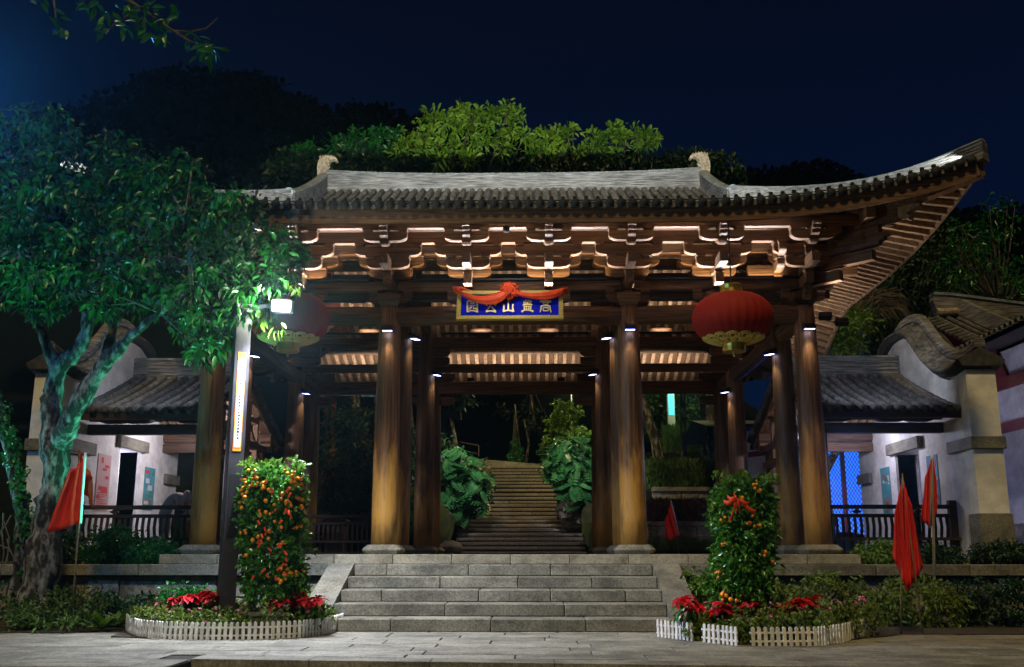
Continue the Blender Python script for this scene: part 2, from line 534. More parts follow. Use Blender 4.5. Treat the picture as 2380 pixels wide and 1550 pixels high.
JOINT = mat('joint_dirt', (0.02, 0.018, 0.015), (0.05, 0.045, 0.035), 0.95, (20, 20, 20))
plaza = MB().prism([(-14, -3), (-3.29, -3), (-3.29, 9.995), (0.2, 9.675), (9.5, 8.83), (14, 8.5), (14, 15.25), (-14, 15.25)], 'z', -0.168, -0.018).build('plaza_ground', JOINT)
tag(plaza, kind='structure')
rs = random.Random(3)
# kerb stones along the step
for (a, b), (c, d) in zip(edge, edge[1:]):
    n = max(1, round(hypot(c - a, d - b) / 1.35))
    for i in range(n):
        t0, t1 = i / n, (i + 1) / n
        xa, ya, xb, yb = a + (c - a) * t0, b + (d - b) * t0, a + (c - a) * t1, b + (d - b) * t1
        g = 0.004
        MB().prism([(xa + g, ya), (xb - g, yb), (xb - g, yb + .34), (xa + g, ya + .34)], 'z', -0.165, 0.0).build('kerb_stone', GRANITE, plaza)
y = -2.0
for i in range(9):
    MB().bbox(-3.62, -3.30, 9.94 - (i + 1) * 1.3 + .004, 9.94 - i * 1.3, -0.165, 0.0, .006).build('kerb_stone', GRANITE, plaza)
# slabs: rows parallel with the steps, staggered
row_y = 9.3
def lowlim(x): return -9.0 if x < -3.625 else edge_y(max(x, -3.29)) + .345
while row_y < 14.2:
    dpt = rs.choice([0.34, 0.40, 0.46])
    top_y = row_y + dpt
    x = -9.0 + rs.uniform(0, 1.0)
    while x < 8.6:
        x1 = min(x + rs.uniform(0.85, 1.75), 8.8)
        if x < -3.625 < x1 and row_y < 10.3: x1 = -3.625
        if -3.63 < x < -3.295 and row_y < 10.0: x = -3.295; x1 = max(x1, x + .6)
        ya, yb = max(row_y, lowlim(x + .02)), max(row_y, lowlim(x1 - .02))
        if top_y - min(ya, yb) > .04 and x1 - x > .1:
            ya, yb = min(ya, top_y - .03), min(yb, top_y - .03)
            dz = rs.uniform(-0.0025, 0.0025)
            g = .008
            xa, xb = x + g, x1 - g
            m = MB()
            q = [(xa, ya + g), (xb, yb + g), (xb, top_y - g), (xa, top_y - g)]
            c = .006
            qi = [(xa + c, ya + g + c), (xb - c, yb + g + c), (xb - c, top_y - g - c), (xa + c, top_y - g - c)]
            m.loft([[(px_, py_, -.05) for px_, py_ in q], [(px_, py_, dz - c) for px_, py_ in q], [(px_, py_, dz) for px_, py_ in qi]])
            m.build('paving_slab', PAVING, plaza)
        x = x1
    row_y = top_y

# planting soil along the foot of the terrace
soil = MB()
soil.prism([(-14, 13.15), (-6.2, 13.0), (-5.3, 13.3), (-5.1, 12.45), (-3.7, 12.1), (-2.75, 12.7), (-2.62, 13.9), (-2.62, 15.45), (-14, 15.45)], 'z', -0.017, 0.012)
soil.prism([(1.72, 13.3), (1.72, 12.7), (2.2, 11.75), (2.4, 11.5), (3.2, 11.6), (3.85, 12.3), (4.6, 13.0), (14, 13.2), (14, 15.45), (1.9, 15.45)], 'z', -0.017, 0.0115)
tag(soil.build('planting_soil', SOIL), kind='structure')

# ------------------------------------------------------------------ terrace: retaining wall, platform, steps
H = 0.1646
def retaining(xa, xb, label, seed):
    r = random.Random(seed)
    t = thing('retaining_wall', label, 'wall', ((xa + xb) / 2, 15.4, 0))
    MB().box(xa, xb, 15.47, 15.9, 0, 0.66).build('wall_core', ROUGH, t)
    x = xa
    while x < xb - .05:
        L = min(r.uniform(0.95, 1.5), xb - x)
        if xb - x - L < .3: L = xb - x
        for z0, z1 in ((0.0, 0.33), (0.335, 0.655)) if r.random() < .25 else ((0.0, 0.655),):
            b = MB().bbox(x + .006, x + L - .006, 15.40 + r.uniform(0, .02), 15.6, z0, z1, .02)
            b.build('stone_block', ROUGH, t)
        x += L
    x = xa
    while x < xb - .05:
        L = min(r.uniform(1.3, 1.9), xb - x)
        if xb - x - L < .4: L = xb - x
        MB().bbox(x + .004, x + L - .004, 15.30, 15.72, 0.66, H * 5, .010).build('coping_slab', GRANITE, t)
        x += L
retaining(-12.5, -3.06, 'low rough block wall with granite coping beside the big forked tree', 11)
retaining(2.19, 12.5, 'low granite-capped terrace wall behind the dark azalea bushes', 12)

plat = MB().box(-5.72, 4.97, 15.62, 24.6, 0.2, ZP - .004).build('platform', GRANITE_Y)
tag(plat, kind='structure')
x = -5.73
r = random.Random(5)
while x < 4.97:
    L = min(0.90, 4.98 - x)
    MB().bbox(x + .003, x + L - .003, 15.55, 16.0, H * 5 + .002, ZP, .008).build('platform_slab', GRANITE_Y, plat)
    x += L
# planted ground beside the platform and behind it
tag(MB().box(-12.5, -5.74, 15.70, 24.5, 0.1, H * 5 - .03).build('terrace_soil', SOIL), kind='structure')
tag(MB().box(4.99, 12.5, 15.70, 24.5, 0.1, H * 5 - .031).build('terrace_soil', SOIL), kind='structure')
tag(MB().box(-12.5, 12.5, 24.62, 27.5, 0.1, ZP - .01).build('back_court_ground', SOIL), kind='structure')

SX0, SX1 = -2.675, 1.795
st = thing('front_steps', 'grey granite steps leading up to the gate platform', 'steps', ((SX0 + SX1) / 2, 14.3, 0))
sy = [15.3 / 1.035 ** i for i in range(5)]
r = random.Random(9)
cuts = [[.08, .32, .56, .80], [.30, .55, .80], [.12, .43, .65, .89], [.33, .70], [.19, .47, .76]]
for i in range(5):
    zt = H * (5 - i)
    yb = sy[i - 1] + .02 if i else 15.60
    if i == 0:
        edges = [0, .11, .385, .66, 1]
    else:
        edges = [0] + [c + r.uniform(-.01, .01) for c in cuts[i]] + [1]
    for a, b in zip(edges, edges[1:]):
        xa, xb = SX0 + (SX1 - SX0) * a, SX0 + (SX1 - SX0) * b
        MB().bbox(xa + .003, xb - .003, sy[i] + r.uniform(0, .006), yb + .1, zt - H + .002, zt + r.uniform(-.002, .002), .012).build('step_slab', GRANITE, st)
    if i < 4:
        MB().box(SX0, SX1, sy[i + 1] + .15, 15.6, 0.0 if i == 3 else H * (3 - i) * 0 , H * (4 - i) - .02).build('step_core', GRANITE, st) if i == 0 else None
for xa, xb in ((-3.06, SX0 - .003), (SX1 + .003, 2.19)):
    # sloping cheek stones, two to a side
    y_b, y_t = 13.18, 15.32
    ym = (y_b + y_t) / 2 - .05
    zt, zb = H * 5 + .012, 0.10
    def zc(yy): return zb + (zt - zb) * (yy - y_b) / (y_t - y_b)
    MB().prism([(y_b, 0), (ym - .004, 0), (ym - .004, zc(ym)), (y_b, zb)], 'x', xa, xb).build('cheek_stone', GRANITE, st)
    MB().prism([(ym + .004, 0), (15.45, 0), (15.45, zt), (y_t, zt), (ym + .004, zc(ym))], 'x', xa + .001, xb - .001).build('cheek_stone', GRANITE, st)
# ================================================================== the gate
gate = thing('timber_gate', 'large timber gate hall with upturned grey tile roof on stone platform', 'gate', (X0, Y0 + 3.75, ZP))
UC = [-4.91, -1.99, 1.99, 4.91]
VR = [0.0, 1.59, 5.83, 7.5]                    # column rows behind Y0
YC = Y0 + 3.75
UE, VE = 7.1, 5.95                             # roof corners, from the centre

def colmat():
    m = mat('column_wood', (0.058, 0.026, 0.012), (0.235, 0.115, 0.046), 0.5, (30, 30, 1.1), 7, 0.45, rnd=0.15, spec=0.45)
    t = m.node_tree
    b = t.nodes['Principled BSDF']
    src = b.inputs['Base Color'].links[0].from_socket
    # warm mast light painted into the lower shaft as ragged golden patches
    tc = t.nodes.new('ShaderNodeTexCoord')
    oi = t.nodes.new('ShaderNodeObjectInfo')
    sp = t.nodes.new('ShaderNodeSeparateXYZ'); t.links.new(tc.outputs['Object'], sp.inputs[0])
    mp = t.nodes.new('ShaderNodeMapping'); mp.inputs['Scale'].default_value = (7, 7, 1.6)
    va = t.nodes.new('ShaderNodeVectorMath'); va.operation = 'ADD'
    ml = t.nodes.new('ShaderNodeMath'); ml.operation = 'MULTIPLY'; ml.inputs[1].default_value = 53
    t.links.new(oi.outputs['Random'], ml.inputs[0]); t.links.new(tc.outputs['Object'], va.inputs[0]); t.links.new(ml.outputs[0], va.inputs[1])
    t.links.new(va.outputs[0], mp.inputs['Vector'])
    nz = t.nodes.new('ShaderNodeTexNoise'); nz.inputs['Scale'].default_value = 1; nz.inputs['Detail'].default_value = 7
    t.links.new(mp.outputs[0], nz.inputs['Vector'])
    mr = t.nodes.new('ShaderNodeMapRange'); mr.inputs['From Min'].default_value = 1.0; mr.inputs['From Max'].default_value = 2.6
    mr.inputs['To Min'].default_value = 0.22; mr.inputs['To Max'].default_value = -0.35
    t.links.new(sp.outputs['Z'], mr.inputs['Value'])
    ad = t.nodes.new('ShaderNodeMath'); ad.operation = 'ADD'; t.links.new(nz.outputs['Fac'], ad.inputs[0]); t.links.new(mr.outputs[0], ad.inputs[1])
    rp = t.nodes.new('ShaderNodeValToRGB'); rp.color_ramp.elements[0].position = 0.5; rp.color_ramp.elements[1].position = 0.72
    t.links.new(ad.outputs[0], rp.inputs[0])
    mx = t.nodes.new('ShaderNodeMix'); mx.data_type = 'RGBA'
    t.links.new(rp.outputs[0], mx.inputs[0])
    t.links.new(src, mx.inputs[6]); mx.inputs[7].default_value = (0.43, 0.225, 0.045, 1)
    # drying cracks running up the shaft
    mpc = t.nodes.new('ShaderNodeMapping'); mpc.inputs['Scale'].default_value = (17, 17, .55)
    t.links.new(va.outputs[0], mpc.inputs['Vector'])
    nc_ = t.nodes.new('ShaderNodeTexNoise'); nc_.inputs['Scale'].default_value = 1; nc_.inputs['Detail'].default_value = 4
    t.links.new(mpc.outputs[0], nc_.inputs['Vector'])
    rc = t.nodes.new('ShaderNodeValToRGB')
    rc.color_ramp.elements[0].position = .488; rc.color_ramp.elements[0].color = (1, 1, 1, 1)
    rc.color_ramp.elements[1].position = .512; rc.color_ramp.elements[1].color = (1, 1, 1, 1)
    e_ = rc.color_ramp.elements.new(.5); e_.color = (.18, .16, .15, 1)
    t.links.new(nc_.outputs['Fac'], rc.inputs[0])
    m2 = t.nodes.new('ShaderNodeMix'); m2.data_type = 'RGBA'; m2.blend_type = 'MULTIPLY'; m2.inputs[0].default_value = .6
    t.links.new(mx.outputs[2], m2.inputs[6]); t.links.new(rc.outputs[0], m2.inputs[7])
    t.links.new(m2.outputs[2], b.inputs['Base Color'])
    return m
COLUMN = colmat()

def ped_mesh():
    m = MB()
    rings = []
    for hw, z in ((.27, 0), (.305, .055), (.31, .075), (.235, .150)):
        c = hw * .18
        rings.append([(-hw + c, -hw, z), (hw - c, -hw, z), (hw, -hw + c, z), (hw, hw - c, z), (hw - c, hw, z), (-hw + c, hw, z), (-hw, hw - c, z), (-hw, -hw + c, z)])
    return m.loft(rings).mesh('pedestal')
PED = ped_mesh(); PED.materials.append(GRANITE)
def column_mesh(ztop, r0=.212):
    h = ztop - (ZP + .15)
    pr = [(r0 * .99, 0), (r0, h * .12), (r0 * .985, h * .35), (r0 * .93, h * .62), (r0 * .85, h * .85), (r0 * .79, h)]
    return MB().lathe(pr, 22).mesh('column', True)
CM = {z: column_mesh(z) for z in (5.0, 6.05)}
def gp(u, v): return (X0 + u, Y0 + v)
for j, v in enumerate(VR):
    for i, u in enumerate(UC):
        tall = j in (1, 2) and i in (1, 2)
        me = CM[6.05 if tall else 5.0]
        x, yy = gp(u, v)
        # meshes are laid out in local space, object at the foot
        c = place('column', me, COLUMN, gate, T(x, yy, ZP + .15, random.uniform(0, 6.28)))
        place('pedestal', PED, None, c, T(x, yy, ZP))

# ---- bracket pieces (local: x along the wall, y outwards negative, z = world height)
def arm_mesh(L, h=.15, t=.12, name='arm'):
    c = .17
    prof = [(-L, h), (-L, h * .52)]
    for k in range(1, 6):
        a = k / 6 * pi / 2
        prof.append((-L + c * (1 - cos(a)), h * .52 * (1 - sin(a))))
    prof += [(-L + c, 0)]
    full = prof + [(-p[0], p[1]) for p in reversed(prof)]
    return MB().prism(full, 'y', -t / 2, t / 2).mesh(name)
ARM_S, ARM_L = arm_mesh(.36), arm_mesh(.55)
def nose_mesh(out, back, h, t=.13, style=0):
    """projecting arm along -y; style 0 curved underside, 1 carved stepped beak, 2 square"""
    if style == 1:
        front = [(-out, h), (-out - .03, h * .72), (-out + .02, h * .66), (-out + .03, h * .40), (-out + .08, h * .34), (-out + .09, h * .08), (-out + .16, 0)]
    elif style == 0:
        front = [(-out, h)] + [(-out + .10 * (1 - cos(k / 5 * pi / 2)), h * .5 * (1 - sin(k / 5 * pi / 2))) for k in range(6)]
    else:
        front = [(-out, h), (-out, 0)]
    poly = front + [(back, 0), (back, h)]
    return MB().prism(poly, 'x', -t / 2, t / 2).mesh('nose')
N1, N2, N3 = nose_mesh(.50, .50, .17, .13, 2), nose_mesh(.92, .9, .17, .13, 2), nose_mesh(1.08, .3, .19, .12, 1)
def dou(mb, x, y, z, w=.075, h=.062):
    mb.loft([[(x - w * .72, y - w * .72, z), (x + w * .72, y - w * .72, z), (x + w * .72, y + w * .72, z), (x - w * .72, y + w * .72, z)],
             [(x - w, y - w, z + h * .45), (x + w, y - w, z + h * .45), (x + w, y + w, z + h * .45), (x - w, y + w, z + h * .45)],
             [(x - w, y - w, z + h), (x + w, y - w, z + h), (x + w, y + w, z + h), (x - w, y + w, z + h)]])
# tier heights
ZW = dict(lint=(4.695, 5.013), b2=(5.289, 5.447), s1a=5.579, s1b=5.794, s1beam=(6.002, 6.196), s2a=5.919, s2beam=(6.13, 6.306))
bs = MB()
bs.loft([[(-.13, -.13, 5.0), (.13, -.13, 5.0), (.13, .13, 5.0), (-.13, .13, 5.0)], [(-.19, -.19, 5.09), (.19, -.19, 5.09), (.19, .19, 5.09), (-.19, .19, 5.09)], [(-.19, -.19, 5.22), (.19, -.19, 5.22), (.19, .19, 5.22), (-.19, .19, 5.22)]])
BS = bs.mesh('bracket_set')
DOUS = []
for sx in (-1, 0, 1):
    DOUS += [(sx * .29, -.40, 5.729), (sx * .48, -.40, 5.942), (sx * .29, -.80, 6.069), (sx * .29, 0, 5.227), (sx * .29, .0, 5.66), (sx * .48, 0, 5.87), (sx * .29, .42, 5.72), (sx * .48, .42, 5.935)]
DOUS += [(0, -.40, 5.47), (0, -.80, 5.855), (0, .40, 5.47)]
d_ = MB(); dou(d_, 0, 0, 0); DOU = d_.mesh('bearing_block'); DOU.materials.append(WOOD_X)
bb = MB()
for p in DOUS: dou(bb, *p)
BBALL = bb.mesh('bearing_blocks'); BBALL.materials.append(WOOD_X)
for me, mm in ((ARM_S, WOOD_X), (ARM_L, WOOD_X), (N1, WOOD_Y), (N2, WOOD_Y), (N3, WOOD_Y), (BS, WOOD_X)):
    me.materials.append(mm)
def bracket(u, v, rz, fine=False):
    x, yy = gp(u, v)
    M = T(x, yy, 0, rz)
    b = place('bracket_set', BS, None, gate, M)
    def sub(name, me, y, z):
        place(name, me, None, b, M @ Matrix.Translation((0, y, z)))
    sub('arm', ARM_S, -.40, 5.579); sub('arm', ARM_L, -.40, 5.792); sub('arm', ARM_S, -.80, 5.919)
    sub('arm', ARM_S, 0, 5.075); sub('arm', ARM_S, 0, 5.51); sub('arm', ARM_L, 0, 5.722)
    sub('arm', ARM_S, .42, 5.57); sub('arm', ARM_L, .42, 5.783)
    if fine:
        for p in DOUS:
            if p[1] < .3: place('bearing_block', DOU, None, b, M @ Matrix.Translation(p))
    else:
        tag(place('bearing_blocks', BBALL, None, b, M), kind='stuff')
    sub('nose', N1, 0, 5.30); sub('nose', N2, 0, 5.53); sub('nose', N3, 0, 5.955)
UB = [-4.91, -3.45, -1.99, -.665, .665, 1.99, 3.45, 4.91]
for u in UB:
    bracket(u, 0, 0, True)
VB = [1.59, 3.0, 4.42]
for v in VB:
    bracket(4.91, v, pi / 2, v < 2.9)
    bracket(-4.91, v, -pi / 2)
for su in (-1, 1):          # the corner sets also face sideways and along the hip
    for v in (0,):
        bracket(su * 4.91, v, su * pi / 2)
        x, yy = gp(su * 4.91, v)
        ang = {(1, 0): pi / 4, (-1, 0): -pi / 4, (1, 7.5): 3 * pi / 4, (-1, 7.5): -3 * pi / 4}[(su, v)]
        for me, z, sc in ((N1, 5.31, 1.42), (N2, 5.535, 1.40), (N3, 5.75, 1.42), (N2, 5.93, 1.55)):
            o = place('corner_nose', me, None, gate, T(x, yy, z, ang) @ Matrix.Diagonal((1.05, sc, 1, 1)))

# ---- beams
def rbeam(p, q, z0, z1, t, mtl, name, r=.28, camber=0.0):
    """beam between two plan points with rounded section"""
    p, q = Vector((*p, 0)), Vector((*q, 0))
    d = (q - p).normalized(); n = Vector((-d.y, d.x, 0))
    h = z1 - z0
    sec = []
    k = min(t, h) * r
    for sx, sz in ((-1, -1), (1, -1), (1, 1), (-1, 1)):
        cx, cz = sx * (t / 2 - k), (h / 2) * sz - sz * k + (z0 + z1) / 2
        st_ = {(-1, -1): pi, (1, -1): 1.5 * pi, (1, 1): 0, (-1, 1): .5 * pi}[(sx, sz)]
        for a in range(3):
            an = st_ + a * pi / 4
            sec.append((cx + k * cos(an), cz + k * sin(an)))
    rings = []
    L = (q - p).length
    steps = 7 if camber else 2
    for i in range(steps):
        s = i / (steps - 1)
        c = p + d * L * s
        dz = camber * (1 - (2 * s - 1) ** 4)
        rings.append([(c.x + n.x * a, c.y + n.y * a, b + dz) for a, b in sec])
    return MB().loft(rings).build(name, mtl, gate, smooth=False)
for v, s in ((0, -1), (7.5, 1)):
    for ua, ub in zip(UC, UC[1:]):
        a, b = gp(ua + .12, v), gp(ub - .12, v)
        rbeam(a, b, *ZW['lint'], .25, WOOD_X, 'lintel_beam', .42, .02)
        rbeam(a, b, *ZW['b2'], .13, WOOD_X, 'tie_beam', .08)
        if v == 0: rbeam((X0 + ua + .1, Y0 + v), (X0 + ub - .1, Y0 + v), 5.93, 6.10, .12, WOOD_X, 'tie_beam', .08)
    for ua, ub in zip([-5.75, -1.99, 1.99], [-1.995, 1.985, 5.75]) if v == 0 else ():
        yy = Y0 + v + s * .40
        rbeam((X0 + ua, yy), (X0 + ub, yy), *ZW['s1beam'], .12, WOOD_X, 'eave_tie_beam', .08)
        yy = Y0 + v + s * .80
        rbeam((X0 + ua - (.45 if ua < -5 else 0), yy), (X0 + ub + (.45 if ub > 5 else 0), yy), *ZW['s2beam'], .11, WOOD_X, 'eave_beam', .08)
for su in (-1, 1):
    for va, vb in zip(VR, VR[1:]):
        a, b = gp(su * 4.91, va + .12), gp(su * 4.91, vb - .12)
        rbeam(a, b, 4.70, 5.010, .25, WOOD_Y, 'lintel_beam', .42)
        rbeam(a, b, 5.292, 5.444, .13, WOOD_Y, 'tie_beam', .08)
    for va, vb in ((-.85, 3.75), (3.755, 5.9)):
        rbeam(gp(su * 5.31, va), gp(su * 5.31, vb), 6.004, 6.194, .12, WOOD_Y, 'eave_tie_beam', .08)
        rbeam(gp(su * 5.71, va - .4 if va < 0 else va), gp(su * 5.71, vb + .4 if vb > 8 else vb), 6.132, 6.304, .15, WOOD_Y, 'eave_beam', .08)
# inner beams: rows two and three, and cross beams along the depth
for v in (1.59, 5.83):
    for ua, ub in zip(UC, UC[1:]):
        inner = ua == -1.99
        a, b = gp(ua + .1, v), gp(ub - .1, v)
        rbeam(a, b, 5.515, 5.76, .22, WOOD_X, 'inner_beam', .42)
        if v > 5: rbeam(a, b, 4.95, 5.08, .14, WOOD_X, 'inner_tie_beam', .1)
for ua, ub in zip(UC, UC[1:]):
    for z0, z1 in ((5.88, 6.03), (6.12, 6.30)):
        rbeam(gp(ua + .1, 1.59), gp(ub - .1, 1.59), z0, z1, .14, WOOD_X, 'inner_tie_beam', .1)
    rbeam(gp(ua + .1, .42), gp(ub - .1, .42), 6.0, 6.17, .12, WOOD_X, 'inner_tie_beam', .1)
for u in (-1.99, 1.99):
    for va, vb in zip(VR, VR[1:]):
        rbeam(gp(u, va + .1), gp(u, vb - .1), 5.10 if vb - va < 3 else 5.80, 5.36 if vb - va < 3 else 6.10, .22, WOOD_Y, 'cross_beam', .4)
    rbeam(gp(u, 2.5), gp(u, 4.92), 6.55, 6.80, .2, WOOD_Y, 'cross_beam', .4)
    for v in (2.6, 4.82):
        MB().box(X0 + u - .09, X0 + u + .09, Y0 + v - .09, Y0 + v + .09, 6.10, 6.55).build('king_strut', WOOD_Z, gate)
    MB().box(X0 + u - .09, X0 + u + .09, YC - .09, YC + .09, 6.80, 7.9).build('king_strut', WOOD_Z, gate)
# rounded bearing pads under the inner beams (seen through the gate)
pad = MB().loft([[(r_ * cos(a), r_ * .7 * sin(a), z) for a in [k * pi / 8 for k in range(16)]] for r_, z in ((.14, 0), (.22, .05), (.26, .12), (.26, .17))]).mesh('bearing_pad', True)
for v in (1.59, 5.83):
    for u in (-3.3, -.75, .75, 3.3):
        place('bearing_pad', pad, WOOD_X, gate, T(X0 + u, Y0 + v, 5.76))
corb = arm_mesh(.52, .2, .12, 'corbel'); corb.materials.append(WOOD_X)
for v, z in ((1.59, 5.31), (5.83, 5.31), (5.83, 5.085), (7.5, 4.45), (7.5, 5.015)):
    for u in UC:
        place('corbel', corb, None, gate, T(X0 + u, Y0 + v + .001, z))

# ---- roof form
RT = .68
def Rr(s): return RT * max(0.0, 1 - s / 4.6) ** 2.4
def prof(t, w=-1.0):
    f = 6.05 + .24 * t + .0315 * t * t
    k = min(1.0, max(0.0, w / 3.0)); k = k * k * (3 - 2 * k)
    return f + (5.15 + .37 * t + .0342 * t * t - f) * k     # the rear slope comes down lower
def deck(u, w):
    """height of the roof deck; u across, w along the depth, from the centre"""
    a, b = UE - abs(u), VE - abs(w)
    if abs(u) < 4.15: t, s = b, a
    else: t, s = (b, a) if b < a else (a, b)
    t = t - .15
    return prof(max(t, -.1), w if abs(u) >= 4.15 and t != b - .15 else (3.0 if w > 0 else -1.0)) + Rr(s) * max(0.0, 1 - max(t, 0) / 3.4) ** 1.3
def te(s): return .15 * (1 - min(1, Rr(s) / RT))      # plan curve of the eave
RIDGE_U, RIDGE_Z = 3.97, 8.45
def P3(u, w, dz=0): return Vector((X0 + u, YC + w, deck(u, w) + dz))

def strip(us, wfun0, wfun1, n, dz=0.0):
    V_, Q_ = [], []
    for u in us:
        a, b = wfun0(u), wfun1(u)
        for k in range(n + 1):
            V_.append(P3(u, a + (b - a) * k / n, dz))
    for i in range(len(us) - 1):
        for k in range(n):
            o = i * (n + 1) + k
            Q_.append((o, o + 1, o + n + 2, o + n + 1))
    return V_, Q_
# deck: front and rear slopes, side slopes (upper tile bed and lower boards)
for nm, dz, mtl in (('roof_deck', .0, TILE_DARK), ('roof_boarding', -.045, BOARD)):
    m = MB()
    us = list(np.linspace(-UE, UE, 57))
    for s in (-1, 1):
        def w0(u, s=s): return s * (VE - te(UE - abs(u)))
        def w1(u, s=s):
            if abs(u) < 4.15: return s * 0.02
            return s * max(VE - (UE - abs(u)), 0.05)
        for rng_ in ([u for u in us if u < -4.16] + [-4.151], [-4.149] + [u for u in us if abs(u) < 4.14] + [4.149], [4.151] + [u for u in us if u > 4.16]):
            m.add(*strip(rng_, w0, w1, 14, dz))
    for s in (-1, 1):
        ws = list(np.linspace(-VE, VE, 41))
        V_, Q_ = [], []
        for w in ws:
            b = VE - abs(w)
            ua, ub = UE - te(b), max(UE - b, 4.152)
            for k in range(9):
                u = ua + (ub - ua) * k / 8
                V_.append(P3(s * u, w, dz))
        for i in range(len(ws) - 1):
            for k in range(8):
                o = i * 9 + k
                Q_.append((o, o + 1, o + 10, o + 9))
        m.add(V_, Q_)
    m.build(nm, mtl, gate, smooth=True)
# gable boards
for s in (-1, 1):
    u = s * 4.15
    pts = [(w, deck(u * .99, w) + .02) for w in np.linspace(-2.95, 2.95, 25)]
    poly = [(YC + w, z) for w, z in pts] + [(YC + 2.95, deck(s * 4.16, 2.95) - .25), (YC - 2.95, deck(s * 4.16, 2.95) - .25)]
    MB().prism(poly, 'x', X0 + u - .03, X0 + u + .03).build('gable_board', REDWOOD, gate)

# tile rows on the front slope, each a run of half-round tiles ending in a round eave tile
disc = MB().lathe([(.012, -.012), (.035, -.016), (.06, -.012), (.066, 0), (.066, .03)], 14).mesh('end_tile', True)
disc.materials.append(TILE_BLK)
drip = MB().prism([(-.075, .04), (.075, .04), (.062, -.005), (.03, -.045), (0, -.06), (-.03, -.045), (-.062, -.005)], 'y', -.008, .008).mesh('drip_tile')
drip.materials.append(TILE)
NROW = 81
DU = 2 * 6.98 / NROW
row_us = [-6.98 + DU * (i + .5) for i in range(NROW)]
eave_pts = []
for u in row_us:
    s = UE - abs(u)
    w_e = -(VE - te(s)) - .05
    w_t = -0.12 if abs(u) < 3.95 else (-2.98 if abs(u) < 4.3 else -(VE - s) - 0.10)
    L = w_t - w_e
    if L < .12: L = .12
    nt = max(1, round(L / .30))
    rings = []
    for k in range(nt):
        for f, rr in ((0.0, .064), (0.86, .057), (1.0, .057)) if k == nt - 1 else ((0.0, .064), (.93, .056)):
            w = w_e + L * (k + f) / nt
            z = deck(u, max(w, -VE + te(s))) + .012
            rings.append([(X0 + u + rr * 1.02 * cos(a), YC + w, z + rr * 1.15 * sin(a)) for a in [pi * q / 6 for q in range(7)]])
    o = MB().loft(rings, False, False).build('tile_row', TILE, gate, smooth=False)
    z_e = rings[0][3][2] - .064
    place('end_tile', disc, None, o, T(X0 + u, YC + w_e - .012, z_e + .012, 0, 1, pi / 2 + .1))
    eave_pts.append(Vector((X0 + u, YC + w_e, z_e)))
for i in range(NROW - 1):
    p = (eave_pts[i] + eave_pts[i + 1]) / 2
    place('drip_tile', drip, None, gate, T(p.x, p.y + .015, p.z - .0, 0, 1, -.15, -math.atan2(eave_pts[i + 1].z - eave_pts[i].z, DU)))

# ridges built of stacked thin tiles: rounded cap, wall, base
def ridge(path, h, t, name, cap=.055, lift=None):
    """a wall of stacked tiles following path (list of 3-D points at the deck)"""
    m = MB()
    rings = []
    pts = [Vector(p) for p in path]
    for i, p in enumerate(pts):
        d = pts[min(i + 1, len(pts) - 1)] - pts[max(i - 1, 0)]
        n = Vector((-d.y, d.x, 0)).normalized()
        hh = h[i] if hasattr(h, '__len__') else h
        rings.append([p + n * t * .7 + Vector((0, 0, -.06)), p + n * t * .62 + Vector((0, 0, hh * .18)), p + n * t / 2 + Vector((0, 0, hh * .2)), p + n * t / 2 + Vector((0, 0, hh)),
                      p - n * t / 2 + Vector((0, 0, hh)), p - n * t / 2 + Vector((0, 0, hh * .2)), p - n * t * .62 + Vector((0, 0, hh * .18)), p - n * t * .7 + Vector((0, 0, -.06))])
    o = m.loft(rings).build(name, RIDGE, gate)
    # courses: thin projecting tiles
    mc = MB()
    for c in range(7):
        rr = []
        for i, p in enumerate(pts):
            d = pts[min(i + 1, len(pts) - 1)] - pts[max(i - 1, 0)]
            n = Vector((-d.y, d.x, 0)).normalized()
            hh = h[i] if hasattr(h, '__len__') else h
            z = hh * (.26 + .105 * c)
            e_ = t / 2 + (.016 if c % 2 else .007)
            rr.append([p + n * e_ + Vector((0, 0, z - .008)), p + n * e_ + Vector((0, 0, z + .008)), p - n * e_ + Vector((0, 0, z + .008)), p - n * e_ + Vector((0, 0, z - .008))])
        mc.loft(rr)
    mc.build('tile_course', RIDGE, o)
    # cap tiles, each a short half round
    n_seg = len(pts) - 1
    for i in range(n_seg):
        a, b = pts[i], pts[i + 1]
        ha = h[i] if hasattr(h, '__len__') else h
        hb = h[i + 1] if hasattr(h, '__len__') else h
        d = (b - a); n = Vector((-d.y, d.x, 0)).normalized()
        k = max(1, round(d.length / .33))
        for q in range(k):
            pa = a + d * (q / k) + Vector((0, 0, ha + (hb - ha) * q / k))
            pb = a + d * ((q + .97) / k) + Vector((0, 0, ha + (hb - ha) * (q + .97) / k))
            ring = lambda p, s_: [p + n * (t / 2 + .025) * s_ * cos(x_) + Vector((0, 0, cap * sin(x_))) for x_ in [pi * y_ / 6 for y_ in range(7)]]
            MB().loft([ring(pa, 1.0), ring(pb, .94)], True, True).build('cap_tile', RIDGECAP, o)
    return o
main_pts = [Vector((X0 + u, YC, RIDGE_Z - .05 + .10 * (abs(u) / RIDGE_U) ** 3)) for u in np.linspace(-RIDGE_U, RIDGE_U, 15)]
ridge(main_pts, .42, .20, 'main_ridge')
def arc_path(p0, p1, n, f): return [p0.lerp(p1, k / (n - 1)) + Vector((0, 0, f(k / (n - 1)))) for k in range(n)]
